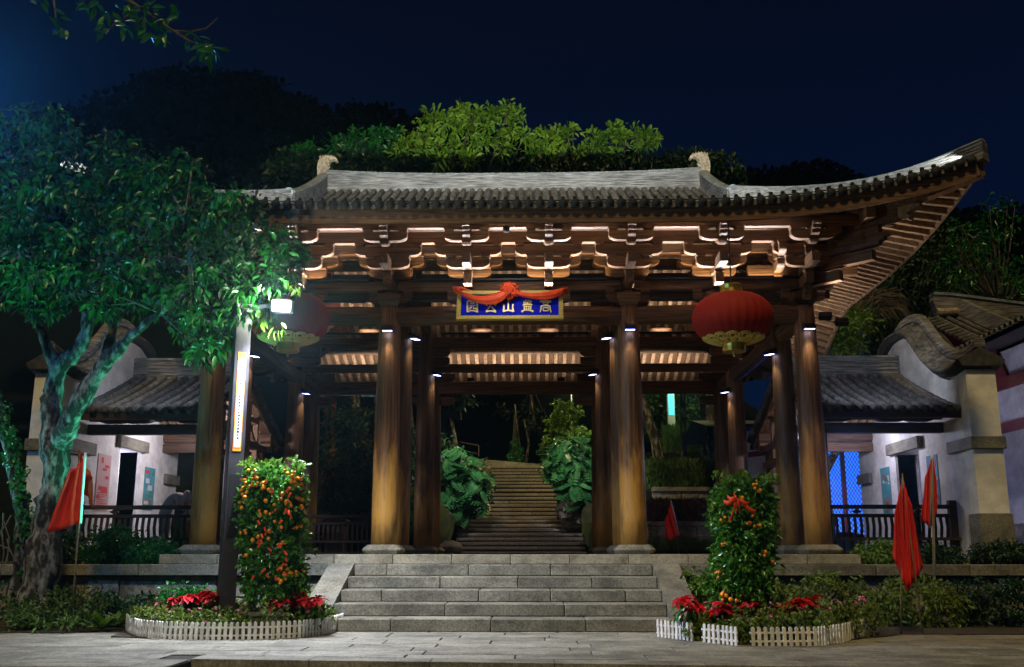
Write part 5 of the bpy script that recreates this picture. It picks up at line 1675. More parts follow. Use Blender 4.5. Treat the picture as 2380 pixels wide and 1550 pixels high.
def blade(name, L, w, cup=.15, lobes=0):
    """a broad pointed leaf, base at origin, along +y"""
    n = 6
    m = MB()
    vs, fs = [], []
    for i in range(n + 1):
        s = i / n
        hw = w * sin(pi * min(1, s * .97 + .03)) ** .8 * (1 - .25 * s)
        if lobes and i % 2: hw *= .8
        z = -cup * L * s * s
        vs += [(-hw, L * s, z + hw * .35), (0, L * s, z), (hw, L * s, z + hw * .35)]
    for i in range(n):
        o = i * 3
        fs += [(o, o + 1, o + 4, o + 3), (o + 1, o + 2, o + 5, o + 4)]
    return m.add(vs, fs).mesh(name, True)
BR, GLF = blade('bract', .13, .042, .3), blade('leaf', .12, .04, .4)
BR.materials.append(BRACT); GLF.materials.append(LEAF)
def poinsettia(x, yy, h, label, group, n=11, sc=1.0, seed=0):
    r = random.Random(seed)
    t = thing('poinsettia', label, 'plant', (x, yy, 0), group)
    st_ = MB()
    heads = []
    for k in range(3):
        a = r.uniform(0, 6.28); q = Vector((x + .10 * cos(a), yy + .10 * sin(a), h * r.uniform(.82, 1.05)))
        st_.tube([(x, yy, 0), (x + .04 * cos(a), yy + .04 * sin(a), h * .5), q], .006, 5)
        heads.append(q)
    st_.build('stem', TWIG, t)
    for q in heads:
        a0 = r.uniform(0, 6.28)
        for k in range(n):
            a = a0 + 2.4 * k
            tilt = r.uniform(-.45, .35)
            place('bract', BR, None, t, T(q.x, q.y, q.z + r.uniform(-.02, .02), a, sc * r.uniform(.75, 1.15), tilt, r.uniform(-.3, .3)))
        for k in range(4):
            a = r.uniform(0, 6.28)
            place('leaf', GLF, None, t, T(q.x, q.y, q.z - r.uniform(.05, .18), a, sc * r.uniform(.8, 1.1), r.uniform(-.8, -.2), 0))
gA, gB, gC = 'poinsettias left of the lamp post', 'poinsettias by the stair cheek', 'poinsettias under the fruit tree with bow'
for i, (px, py) in enumerate(((430, 1385), (465, 1378), (492, 1388))):
    p = onY(px, py, 12.95 + .1 * (i % 2)); poinsettia(p.x, p.y, p.z, 'bright red poinsettia in flower between the lamp post and the tree', gA, 11, 1.25, i)
for i, (px, py) in enumerate(((655, 1392), (700, 1392), (722, 1380))):
    p = onY(px, py, 12.65 + .12 * (i % 2)); poinsettia(p.x, p.y, p.z, 'dark red poinsettia between the orange fruit tree and the stair cheek', gB, 7, 1.1, 10 + i)
for i, (px, py) in enumerate(((1585, 1392), (1612, 1410), (1660, 1408), (1700, 1405), (1745, 1405), (1790, 1408), (1838, 1400), (1872, 1392))):
    p = onY(px, py, 12.15 + .15 * (i % 2)); poinsettia(p.x, p.y, p.z, 'dark red poinsettia among bedding flowers under the bow tied fruit tree', gC, 8, 1.15, 20 + i)

# ---- kumquat trees clipped to columns
FR = MB().lathe([(.001, -.030), (.018, -.025), (.029, -.009), (.029, .010), (.018, .026), (.001, .030)], 10).mesh('fruit', True); FR.materials.append(ORANGE)
def kumquat(pl, pr, ptop, pbot, Y, label, seed, nf, weights):
    r = random.Random(seed); rg = np.random.default_rng(seed)
    a, b = onY(pl, ptop, Y), onY(pr, ptop, Y)
    zt, zb = a.z, onY((pl + pr) / 2, pbot, Y).z
    xc, hw = (a.x + b.x) / 2, (b.x - a.x) / 2
    xc2 = (onY(pl, pbot, Y).x + onY(pr, pbot, Y).x) / 2
    t = thing('kumquat_tree', label, 'fruit tree', (xc2, Y, 0))
    pot = MB().loft([[(xc2 + sx * w, Y + sy_ * w, z) for sx, sy_ in ((-1, -1), (1, -1), (1, 1), (-1, 1))] for w, z in ((.20, 0), (.24, .24), (.26, .25), (.26, .29))]).build('pot', GRANITE, t)
    MB().tube([(xc2, Y, .2), (xc2 + .02, Y, zb + .2), (xc, Y, (zt + zb) / 2), (xc, Y, zt - .2)], [.035, .03, .025, .012], 8).build('trunk', TWIG, t, True)
    n = 330
    zz = rg.uniform(zb + .05, zt - .06, n)
    f_ = (zz - zb) / (zt - zb)
    th = rg.uniform(0, 2 * pi, n); q = rg.uniform(.45, 1, n) ** .5 * np.where(rg.uniform(0, 1, n) < .16, 1.13, 1.0)
    wid = hw * (.86 + .12 * np.sin(f_ * 3.1)) * .92
    xcz = xc2 + (xc - xc2) * f_
    C_ = np.stack([xcz + wid * q * np.cos(th), Y + .8 * wid * q * np.sin(th), zz], 1)
    leaf_cloud('foliage', C_, .085, 25, .080, LEAF_G, t, .45, .8, -.1, 1.0)
    top = np.stack([xc + hw * rg.uniform(-.9, .9, 26), Y + hw * .6 * rg.uniform(-.9, .9, 26), zt + rg.uniform(-.05, .05, 26)], 1)
    tag(leaf_cloud('top_foliage', top, .06, 14, .085, LEAF_B, t, .42, .5, -.8), kind='stuff')
    cl_ = [(weights(r), r.uniform(pi, 2 * pi) if r.random() < .85 else r.uniform(0, pi)) for _ in range(nf // 3)]
    for k in range(nf):
        f0, an0 = cl_[k % len(cl_)]
        f0 = min(.96, max(.02, f0 + r.gauss(0, .022)))
        z = zb + (zt - zb) * f0
        an = an0 + r.gauss(0, .16)
        w = hw * .98
        x = xc2 + (xc - xc2) * f0 + w * cos(an) * r.uniform(.86, 1.02)
        place('fruit', FR, None, t, T(x, Y + .85 * w * sin(an) * r.uniform(.9, 1.04), z, 0, r.uniform(.6, .95)))
    return t, xc, zt, zb, hw
def wL(r):
    q = r.random()
    return r.uniform(.66, .95) if q < .72 else r.uniform(.05, .66)
def wR(r): return r.uniform(.60, .93) if r.random() < .6 else r.uniform(.02, .62)
tk, xc, zt, zb, hw = kumquat(560, 710, 1085, 1400, 12.75, 'clipped kumquat tree crowded with orange fruit beside the lamp post', 41, 140, wL)
rr = random.Random(5)
for k in range(26):
    z = rr.uniform(zb + .3, zt - .3); x = xc + rr.uniform(-.1, .35)
    MB().box(-.012, .012, -.002, .002, -.03, .03).build('red_tag', REDSILK, tk, mw=T(x, 12.75 - .38 - rr.uniform(0, .05), z, rr.uniform(-.5, .5), 1, rr.uniform(-.4, .4), rr.uniform(-.9, .9)))
tk, xc, zt, zb, hw = kumquat(1654, 1800, 1118, 1400, 12.35, 'clipped kumquat tree with red bow, standing among dark red poinsettias', 42, 46, wR)
bow = thing('red_bow', 'red ribbon bow tied to the front of a kumquat tree', 'bow', (xc - .12, 12.0, zt - .3))
pb_ = onY(1712, 1168, 11.93)
rr = random.Random(6)
def ribbon(p, q, bulge, w):
    p, q = Vector(p), Vector(q)
    pts = [p.lerp(q, k / 8) + Vector((0, -bulge * sin(pi * k / 8), .02 * sin(pi * k / 4))) for k in range(9)]
    m = MB(); m.loft([[c + Vector((0, 0, w * (.5 + .5 * sin(pi * i / 8)))), c + Vector((0, .01, -w * (.5 + .5 * sin(pi * i / 8))))] for i, c in enumerate(pts)], False, False)
    o = m.build('ribbon_loop', REDSILK, bow, True); o.modifiers.new('th', 'SOLIDIFY').thickness = .004
for k in range(7):
    a = rr.uniform(0, 6.28)
    ribbon(pb_, pb_ + Vector((.15 * cos(a), rr.uniform(-.03, .02), .11 * sin(a))), .05, .028)
ribbon(pb_, pb_ + Vector((.22, -.02, -.10)), .02, .03); ribbon(pb_, pb_ + Vector((-.10, -.02, -.20)), .02, .03)

# ---- flags
POLE = mat('bamboo_pole', (.18, .14, .08), (.28, .22, .13), .6, (3, 3, 20)); WPOLE = mat('white_pole_sleeve', (.72, .70, .68), None, .6)
def flag(foot, top, cloth, label, seed, sleeve=True, Ywave=.05):
    """cloth: corner points (top at pole, low at pole, low free, top free)"""
    f0, t0 = Vector(foot), Vector(top)
    t = thing('red_flag', label, 'flag', foot)
    MB().tube([f0, f0.lerp(t0, .5), t0], [.011, .010, .008], 7).build('pole', POLE, t, True)
    A, B_, C_, D_ = [Vector(c) for c in cloth]
    if sleeve:
        MB().tube([B_, A, A.lerp(t0, 1.0) if (A - t0).length > .01 else A + Vector((0, 0, .02))], .018, 8).build('sleeve', WPOLE, t, True)
    m = MB(); nu, nv = 18, 14; r = random.Random(seed); ph = r.uniform(0, 6)
    rings = []
    for i in range(nu + 1):
        s = i / nu
        ring = []
        for k in range(nv + 1):
            q = k / nv
            p = (A.lerp(D_, s)).lerp(B_.lerp(C_, s), q)
            wv = Ywave * (sin(s * 11 + ph + q * 1.5) * (.25 + s) + .5 * sin(s * 23 + q * 4 + ph))
            ring.append(p + Vector((.35 * wv, wv, -.03 * sin(pi * q) * s)))
        rings.append(ring)
    m.loft(rings, False, False)
    o = m.build('flag_cloth', FLAGRED, t, True)
    o.modifiers.new('th', 'SOLIDIFY').thickness = .004
YF = 13.5
def F(px, py, Y=YF): return onY(px, py, Y)
flag(F(166, 1440) * 1 if False else Vector((F(166, 1430).x, YF, 0)), F(199, 1052), (F(197, 1068), F(187, 1216), F(106, 1241), F(172, 1092)), 'red flag on a white sleeved bamboo pole beside the tree trunk', 1)
YF2 = 14.3
flag(Vector((F(178, 1400, YF2).x, YF2, 0)), F(183, 1045, YF2), (F(184, 1046, YF2), F(181, 1130, YF2), F(221, 1178, YF2), F(214, 1118, YF2)), 'red flag half hidden behind another flag by the tree trunk', 2, False)
YF3 = 13.0
flag(Vector((F(2140, 1420, YF3).x, YF3, 0)), F(2097, 1100, YF3), (F(2098, 1112, YF3), F(2108, 1374, YF3), F(2147, 1318, YF3), F(2120, 1180, YF3)), 'large limp red flag hanging in front of the bench railing', 3, False, .07)
flag(Vector((F(2086, 1420, 13.02).x + .02, 13.03, 0)), F(2097, 1112, 13.02), (F(2097, 1114, 13.02), F(2107, 1372, 13.02), F(2074, 1290, 13.02), F(2080, 1190, 13.02)), 'limp red flag with its free edge turned to the kumquat tree', 4, False, .06)
YF4 = 15.0
flag(Vector((F(2160, 1330, YF4).x, YF4, .0)), F(2167, 1058, YF4), (F(2166, 1064, YF4), F(2162, 1226, YF4), F(2139, 1206, YF4), F(2150, 1110, YF4)), 'red flag on white pole in front of the white wall pier', 5, True, .04)
flag(Vector((F(2166, 1330, 15.05).x, 15.06, .0)), F(2168, 1066, 15.05), (F(2168, 1068, 15.05), F(2163, 1230, 15.05), F(2178, 1190, 15.05), F(2176, 1110, 15.05)), 'narrow red flag furled along a pole by the wall pier', 6, False, .03)
YF5 = 24.9
flag(Vector((F(1578, 1275, YF5).x, YF5, .96)), F(1559, 1163, YF5), (F(1560, 1166, YF5), F(1578, 1244, YF5), F(1548, 1260, YF5), F(1545, 1215, YF5)), 'small red flag in front of the low stone terrace behind the gate', 7, True, .04)
YF6 = 15.1
flag(Vector((F(1740, 1300, YF6).x, YF6, .0)), F(1735, 1108, YF6), (F(1735, 1116, YF6), F(1731, 1190, YF6), F(1722, 1180, YF6), F(1729, 1130, YF6)), 'red flag tip showing just above the bow tied kumquat tree', 8, True, .02)

# ---- undergrowth
def bush(name, label, pts, rad, per, size, m, group=None, kind=None, cat='bush', **kw):
    o = leaf_cloud(name, pts, rad, per, size, m, None, **kw)
    tag(o, label, cat, group, kind)
    return o
def scatter_box(x0, x1, y0, y1, zf, n, seed):
    rg = np.random.default_rng(seed)
    x = rg.uniform(x0, x1, n); yy = rg.uniform(y0, y1, n)
    z = np.array([zf(a, b) for a, b in zip(x, yy)]) * rg.uniform(.25, 1.0, n) ** .6
    return np.stack([x, yy, z], 1)
# azaleas below the right terrace wall: separate bushes
for i, (x, yy, w, h) in enumerate(((3.15, 14.6, .65, .62), (4.3, 14.7, .7, .74), (5.3, 14.4, .75, .68), (6.5, 14.5, .8, .64), (7.7, 14.4, .85, .60), (9.0, 14.4, .9, .55))):
    pts = ellipsoid_pts((x, yy, h * .42), (w, .5, h * .55), 70, .55); pts[:, 2] = np.maximum(pts[:, 2], .05)
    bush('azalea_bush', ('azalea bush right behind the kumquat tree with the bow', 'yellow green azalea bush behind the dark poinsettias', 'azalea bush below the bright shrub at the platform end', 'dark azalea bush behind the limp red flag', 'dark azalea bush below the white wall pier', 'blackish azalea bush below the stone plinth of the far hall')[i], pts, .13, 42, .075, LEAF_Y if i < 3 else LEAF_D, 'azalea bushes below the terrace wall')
pk = onY(2004, 1392, 13.9)
tag(leaf_cloud('pink_azalea_flower', [pk], .03, 10, .05, PINK, None, .8), 'single magenta azalea flower on the dark bush', 'flower')
pts = ellipsoid_pts((2.42, 14.75, .35), (.35, .4, .4), 40, .3)
bush('leafy_shrub', 'yellow green shrub tucked behind the stair cheek stone', pts, .12, 34, .08, LEAF_B)
pts = np.concatenate([ellipsoid_pts((-3.45, 14.6, .3), (.4, .4, .34), 40, .3)])
bush('leafy_shrub', 'bright green shrub between the fruiting kumquat and the stair cheek', pts, .12, 34, .09, LEAF_B)
for i, (x, yy, w, h) in enumerate(((-4.85, 14.35, .55, .55), (-5.7, 14.6, .6, .42))):
    pts = ellipsoid_pts((x, yy, h * .45), (w, .45, h * .5), 60, .4); pts[:, 2] = np.maximum(pts[:, 2], .05)
    bush('leafy_shrub', ('green shrub lit by the ground floodlight beside the red poinsettias', 'dark low shrub at the foot of the rough block wall')[i], pts, .12, 36, .08, LEAF if i == 0 else LEAF_D)
# weeds and ferns round the tree foot
pts = scatter_box(-10.5, -5.75, 12.95, 14.3, lambda a, b: .15 + .3 * (b - 12.9), 230, 51)
bush('weeds', 'tangle of green weeds round the foot of the big tree', pts, .15, 30, .085, GRASS, None, 'stuff', 'weeds', aspect=.32, down=-.3)
def herb(p, n, L, label, seed):
    r = random.Random(seed); m = MB()
    for k in range(n):
        a = r.uniform(0, 6.28); tilt = r.uniform(.25, 1.1)
        d = Vector((cos(a) * sin(tilt), sin(a) * sin(tilt), cos(tilt)))
        sd = d.cross(Vector((0, 0, 1))).normalized()
        ll = L * r.uniform(.6, 1.1)
        c = [Vector(p) + d * ll * q + Vector((0, 0, -.35 * ll * q * q)) for q in (0, .3, .65, 1)]
        w = ll * .13
        m.add([c[0], c[1] - sd * w, c[1] + sd * w, c[2] - sd * w * .8, c[2] + sd * w * .8, c[3]], [(0, 2, 1), (1, 2, 4, 3), (3, 4, 5)])
    tag(m.build('broad_leaf_weed', LEAF_B), label, 'plant')
for i, (px, py, lb) in enumerate(((200, 1440, 'bright leafy weed at the paving edge below the red flag'), (235, 1452, 'light green weed with upright leaves near the paving edge'), (275, 1445, 'fern like weed growing at the fence end'), (60, 1450, 'leafy weed on the bank below the ivy covered trunk'))):
    p = onZ(px, py + 12, .02); herb(p, 26, .42, lb, i)
# shrubs on the terrace beside the platform
def terrace_bush(x, yy, w, h, label, m=LEAF, sz=.08):
    pts = ellipsoid_pts((x, yy, .8 + h * .4), (w, .45, h * .6), 70, .4); pts[:, 2] = np.maximum(pts[:, 2], .83)
    bush('terrace_shrub', label, pts, .12, 40, sz, m)
terrace_bush(-7.6, 16.2, .55, .55, 'dark shrub on the terrace behind the flag pole', LEAF_D)
terrace_bush(-6.75, 16.25, .55, .62, 'tall leafy shrub on the terrace in front of the bench railing', LEAF)
terrace_bush(-6.05, 16.1, .38, .42, 'small leafy shrub at the end of the platform slabs by the tree', LEAF)
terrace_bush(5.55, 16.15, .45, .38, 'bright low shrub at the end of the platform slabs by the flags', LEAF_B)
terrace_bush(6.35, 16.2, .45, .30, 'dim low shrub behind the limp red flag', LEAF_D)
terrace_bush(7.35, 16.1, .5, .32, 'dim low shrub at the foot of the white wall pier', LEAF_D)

# ---- ground floodlights for the tree (fixtures are real boxes in the bed)
def ground_flood(p, aim, e, col, label, cone=82):
    t = thing('ground_floodlight', label, 'floodlight', p)
    q = (Vector(aim) - Vector(p)).to_track_quat('-Z', 'Y').to_matrix().to_4x4()
    M = Matrix.Translation(Vector(p)) @ q
    MB().bbox(-.12, .12, -.08, .08, -.02, .07, .01).build('housing', BLACK, t, mw=M)
    MB().add([(-.1, -.065, -.022), (.1, -.065, -.022), (.1, .065, -.022), (-.1, .065, -.022)], [(0, 1, 2, 3)]).build('lens', LED, t, mw=M)
    MB().tube([(p[0], p[1], 0), (p[0], p[1], p[2])], .015, 6).build('spike', BLACK, t)
    light('SPOT', 'tree_flood', Vector(p) + (Vector(aim) - Vector(p)).normalized() * .06, e, col, aim, t, .05, spot=cone, blend=.7)
ground_flood((-4.72, 13.55, .30), (-6.3, 13.3, 5.2), 640, (.10, 1.0, .62), 'small ground floodlight shining green light up from behind the poinsettias')
ground_flood((-10.2, 13.4, .35), (-7.7, 13.95, 3.0), 620, (.22, .88, 1.0), 'ground floodlight aimed at the trunk from the weedy bank', 62)
# ================================================================== big forked tree
YT = 14.0
def dY(Y): return Y - 1.35 if Y > 13.9 else Y - .35

def Tp(px, py, Y=None): return onY(px, py, YT if Y is None else Y)
def Tq(px, py, Y): return onY(px, py, dY(Y))
tree = thing('forked_tree', 'big forked tree with pale mossy bark and dense teal lit foliage', 'tree', (Tp(100, 1400).x, YT, 0))
def limb(pts, rads, name='limb', n=12, seed=0, parent=tree):
    # resample with wobble
    r = random.Random(seed); P = [Vector(p) for p in pts]; out, rr_ = [], []
    for i in range(len(P) - 1):
        for k in range(9):
            s = k / 9
            p0, p1, p2, p3 = P[max(i - 1, 0)], P[i], P[i + 1], P[min(i + 2, len(P) - 1)]
            c = .5 * ((2 * p1) + (p2 - p0) * s + (2 * p0 - 5 * p1 + 4 * p2 - p3) * s * s + (3 * p1 - p0 - 3 * p2 + p3) * s ** 3)
            rad = rads[i] + (rads[i + 1] - rads[i]) * s
            out.append(c + Vector((r.uniform(-1, 1), r.uniform(-1, 1), 0)) * rad * .07)
            rr_.append(rad * r.uniform(.90, 1.10))
    out.append(P[-1]); rr_.append(rads[-1])
    mb = MB().tube(out, rr_, n)
    for i_, v in enumerate(mb.v):          # knobbly bark
        k_ = i_ // n
        if k_ < len(out):
            c = out[k_]; f_ = 1 + .10 * sin(v[2] * 9 + 5 * v[0] + seed) + .09 * sin(v[0] * 31 + v[1] * 27 + v[2] * 6) + r.uniform(-.05, .05)
            mb.v[i_] = tuple(c + (Vector(v) - c) * f_)
    return mb.build(name, BARK, parent, True)
limb([(Tp(95, 1470).x, YT, -.1), Tp(92, 1390), Tp(105, 1240), Tp(125, 1130), Tp(128, 1020)], [.36, .27, .20, .17, .155], 'trunk', 18, 1)
limb([Tp(122, 1060), Tp(120, 940), Tp(135, 860), Tp(190, 800), Tp(205, 720), Tp(195, 640), Tp(230, 540), Tp(260, 430)], [.17, .14, .12, .10, .085, .07, .05, .025], seed=2)
limb([Tp(128, 850), Tp(100, 780), Tp(75, 720), Tp(60, 620), Tp(40, 480)], [.09, .07, .058, .04, .02], seed=3)
limb([Tp(135, 1040), Tq(170, 960, 14.9), Tq(225, 870, 14.8), Tq(275, 810, 14.7), Tq(330, 760, 14.5), Tq(375, 728, 14.4), Tq(440, 735, 14.2)], [.15, .13, .115, .09, .05, .035, .016], seed=4)
limb([Tq(240, 850, 14.8), Tq(262, 760, 15.0), Tq(275, 650, 15.2), Tq(340, 560, 15.0), Tq(430, 500, 14.6)], [.09, .08, .07, .045, .02], seed=5)
limb([Tq(275, 650, 15.2), Tq(300, 640, 14.8), Tq(350, 620, 14.5), Tq(440, 610, 14.2), Tq(540, 640, 13.8)], [.06, .055, .045, .03, .015], seed=6)
limb([Tq(440, 735, 14.2), Tq(490, 750, 14.0), Tq(540, 790, 13.8)], [.025, .018, .008], seed=7, n=7)
limb([Tq(375, 728, 14.4), Tq(420, 690, 14.1), Tq(520, 660, 13.6), Tq(610, 690, 13.3)], [.04, .03, .02, .008], seed=8, n=7)
# second, ivy grown stem at the edge
ivy_t = thing('ivy_stem', 'slender leaning trunk wrapped in green ivy beside the forked tree', 'tree', (Tp(50, 1400, 14.2).x, 14.3, 0))
IV = [(Tp(45, 1450, 14.2).x, 14.2, -.1), Tp(50, 1330, 14.2), Tp(52, 1200, 14.2), Tp(28, 1080, 14.2), Tp(5, 980, 14.2), Tp(-40, 860, 14.2)]
limb(IV, [.20, .13, .10, .09, .085, .08], 'trunk', 12, 9, ivy_t)
C_ = []
for a, b in zip(IV[1:], IV[2:]):
    for k in range(9):
        c = Vector(a).lerp(Vector(b), k / 9)
        C_.append((c.x + random.uniform(.02, .16), c.y - random.uniform(.02, .12), c.z))
leaf_cloud('ivy_leaves', C_, .10, 30, .06, LEAF, ivy_t, .7)
for k in range(6):
    p = Tp(random.uniform(0, 45), random.uniform(1150, 1330), 14.0); q = Tp(random.uniform(-20, 10), random.uniform(1180, 1380), 14.0)
    MB().tube([p, p.lerp(q, .5) + Vector((.05, 0, .05)), q], [.012, .010, .006], 6).build('aerial_root', TWIG, ivy_t)
# crown: clumps over a picture-shaped mass with real depth
cl_px = [  # x, y, rx, ry (picture), Y, how many clumps
    (60, 330, 120, 90, 15.8, 46), (230, 390, 130, 80, 15.6, 62), (90, 480, 130, 110, 15.0, 80), (330, 480, 150, 90, 15.4, 90), (470, 520, 110, 70, 14.9, 66),
    (180, 600, 170, 80, 14.8, 80), (390, 600, 170, 80, 14.4, 96), (570, 590, 110, 80, 13.9, 76), (660, 610, 50, 60, 13.7, 34), (80, 680, 90, 50, 14.8, 34), (300, 680, 110, 45, 14.6, 44),
    (500, 690, 130, 55, 13.7, 62), (610, 690, 60, 45, 13.3, 30), (480, 770, 55, 45, 13.6, 20), (500, 810, 30, 30, 13.5, 9), (400, 420, 90, 60, 15.8, 34), (30, 580, 60, 90, 14.6, 34), (540, 480, 70, 40, 15.0, 26)]
rg = np.random.default_rng(77)
CC, RR_ = [], []
for cx, cy, rx, ry, Y, n in cl_px:
    for k in range(n):
        th, q = rg.uniform(0, 2 * pi), rg.uniform(0, 1) ** .5
        qx, qy, qY = cx + rx * q * cos(th), cy + ry * q * sin(th), min(13.75, dY(Y) + rg.normal() * .38) if cx < 640 else dY(Y) + .3 + abs(rg.normal()) * .2
        if abs(qx - 662) < 62 and abs(qy - 712) < 48: continue
        p = Tp(qx, qy, qY)
        CC.append(p); RR_.append(rg.uniform(.10, .25))
kd = rg.uniform(0, 1, len(CC))
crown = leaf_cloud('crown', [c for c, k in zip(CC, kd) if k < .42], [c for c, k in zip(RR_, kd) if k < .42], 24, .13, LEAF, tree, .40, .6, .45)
leaf_cloud('shaded_crown', [c + Vector((0, .12, 0)) for c, k in zip(CC, kd) if k >= .35], [c for c, k in zip(RR_, kd) if k >= .35], 28, .105, LEAF_D, tree, .42, .6, .35)  # darker leaf colour stands in for shade among the lit leaves
# twigs joining clumps to limbs
tw = MB()
nodes = [Tp(205, 720), Tp(230, 540), Tp(75, 720), Tq(375, 728, 14.4), Tq(340, 560, 15.0), Tq(430, 500, 14.6), Tq(440, 610, 14.2), Tq(540, 640, 13.8), Tq(520, 660, 13.6), Tp(260, 430), Tp(40, 480)]
for c in CC[::4]:
    nd = min(nodes, key=lambda v: (v - c).length)
    mid = nd.lerp(c, .5) + Vector((0, 0, random.uniform(-.05, .15)))
    tw.tube([nd, mid, c], [.018, .011, .005], 5)
tw.build('twigs', TWIG, tree)['kind'] = 'stuff'
# bright drooping sprays next to the floodlight, leaf by leaf
LFM = blade('leaf', .17, .032, .25); LFM.materials.append(LEAF_B)
rr = random.Random(12)
for px, py, n in ((600, 722, 9), (612, 748, 9), (628, 735, 8), (645, 765, 7), (585, 740, 7), (640, 690, 6), (690, 670, 6), (668, 655, 6), (560, 720, 6), (450, 760, 8), (470, 790, 7), (500, 815, 7)):
    c = Tp(px, py, 12.98 if px > 520 else 13.3)
    for k in range(n):
        place('leaf', LFM, None, tree, T(c.x + rr.uniform(-.09, .09), c.y + rr.uniform(-.08, .08), c.z + rr.uniform(-.05, .09), rr.uniform(0, 6.28), rr.uniform(.6, 1.05), rr.uniform(-1.5, -.5), rr.uniform(-.5, .5)))

# ---- branch overhead, leaf by leaf
YB_ = 6.4
br = thing('overhanging_branch', 'leafy branch end hanging into view against the dark sky', 'branch', onY(250, -40, YB_))
bp = [onY(*p, YB_) for p in ((200, -60), (330, 20), (400, 70), (440, 95), (480, 108))]
MB().tube(bp, [.016, .012, .009, .007, .004], 7).build('twig', TWIG, br, True)
MB().tube([onY(405, 72, YB_), onY(440, 74, YB_), onY(480, 66, YB_), onY(505, 42, YB_)], [.008, .007, .005, .003], 6).build('twig', TWIG, br, True)
MB().tube([onY(120, -40, YB_), onY(130, 40, YB_), onY(140, 80, YB_)], [.008, .006, .004], 6).build('twig', TWIG, br, True)
MB().tube([onY(330, 20, YB_), onY(280, 45, YB_), onY(240, 75, YB_)], [.008, .006, .004], 6).build('twig', TWIG, br, True)
BLF = blade('leaf', .095, .021, .2); BLF.materials.append(LEAF)
rr = random.Random(21)
for px, py, n in ((95, 5, 4), (125, 30, 4), (138, 70, 5), (255, 30, 8), (240, 65, 8), (285, 60, 6), (300, 15, 8), (330, 40, 8), (350, 70, 6), (370, 45, 8), (390, 85, 7), (420, 35, 5), (445, 85, 6), (478, 100, 8), (495, 115, 8), (470, 120, 6), (350, 10, 8), (400, 20, 6), (220, 10, 6), (180, 5, 4)):
    for k in range(n):
        c = onY(px + rr.uniform(-16, 16), py + rr.uniform(-14, 14), YB_ + rr.uniform(-.15, .15))
        place('leaf', BLF, None, br, T(c.x, c.y, c.z, rr.uniform(0, 6.28), rr.uniform(.7, 1.25), rr.uniform(-1.4, .3), rr.uniform(-.5, .5)))

# ================================================================== trees behind
def tree_px(name, label, group, blobs, Y, leafm, size, per, rad, foot, seed, trunk_r=.16, aspect=.36, shoot=False, down=.1):
    """blobs: (px, py, rx, ry, n) in the picture, at distance Y; foot: trunk base"""
    rg = np.random.default_rng(seed)
    t = thing(name, label, 'tree', foot, group)
    C = []
    for cx, cy, rx, ry, n in blobs:
        for k in range(n):
            th, q = rg.uniform(0, 2 * pi), rg.uniform(0, 1) ** .5
            C.append(onY(cx + rx * q * cos(th), cy + ry * q * sin(th), Y + rg.normal() * rx / 2314 * Y * .5))
    leaf_cloud('crown', C, rad * rg.uniform(.45, 1.15, len(C)), int(per * .75), size * .85, leafm, t, aspect, .6, down)
    m = MB(); f0 = Vector(foot)
    m.tube([f0, f0 + Vector((.12, 0, .8)), f0 + Vector((-.05, .1, 1.7)), f0.lerp(Vector(C[0]), .5) + Vector((.15, 0, .3)), Vector(C[0]).lerp(f0 + Vector((0, 0, 4)), .5)], [trunk_r, trunk_r * .85, trunk_r * .7, trunk_r * .6, trunk_r * .45], 9)
    m.build('trunk', BARK, t, True)
    b = MB()
    hub = Vector(C[0]).lerp(f0 + Vector((0, 0, 4)), .5)
    for c in C[::3]:
        b.tube([hub.lerp(c, .2), hub.lerp(c, .6) + Vector((0, 0, -.1)), c], [trunk_r * .25, trunk_r * .13, .012], 5)
    b.build('branches', TWIG, t)['kind'] = 'stuff'
    return t
gT = 'trees behind the gate roof'
def tufts(name, label, tl, Y, leafm, foot, seed):
    rg = np.random.default_rng(seed); t = thing(name, label, 'tree', foot, gT); k_ = Y / 2314
    C, R_ = [], []
    for x, yy, r_ in tl:
        for q in range(max(3, int(r_ * .42))):
            th, rr2 = rg.uniform(0, 2 * pi), r_ * rg.uniform(0, 1) ** .5
            C.append(onY(x + rr2 * cos(th), yy + rr2 * sin(th) * .8, Y + rg.normal() * r_ * k_ * 1.2)); R_.append(rg.uniform(.08, .26))
    leaf_cloud('crown', C, R_, 12, .24, leafm, t, .30, .9, -.25, 1.0)
    f0 = Vector(foot); hub = f0 + Vector((rg.normal() * .3, 0, 5.0))
    MB().tube([f0, f0 + Vector((.15, 0, 1.5)), f0 + Vector((-.1, 0, 3.2)), hub], [.20, .17, .14, .12], 9).build('trunk', BARK, t, True)
    for x, yy, r_ in tl:
        e_ = onY(x, yy + r_ * .3, Y)
        m_ = hub.lerp(e_, .55) + Vector((rg.normal() * .25, rg.normal() * .25, -.2))
        MB().tube([hub, m_, e_], [.06, .04, .018], 6).build('branch', TWIG, t, True)
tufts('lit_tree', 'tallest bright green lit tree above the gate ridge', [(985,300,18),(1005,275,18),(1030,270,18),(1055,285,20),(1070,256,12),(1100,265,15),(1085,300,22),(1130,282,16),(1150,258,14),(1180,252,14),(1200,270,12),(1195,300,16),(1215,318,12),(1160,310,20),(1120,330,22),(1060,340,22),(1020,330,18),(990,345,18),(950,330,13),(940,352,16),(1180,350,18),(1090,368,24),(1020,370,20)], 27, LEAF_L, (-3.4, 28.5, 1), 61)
tufts('lit_tree', 'bright green tree spreading low beside the tallest lit tree', [(1240,330,13),(1262,318,14),(1290,308,13),(1318,312,10),(1275,345,17),(1240,358,15),(1305,340,12),(1330,300,6)], 27.4, LEAF_L, (2.9, 28.6, 1), 62)
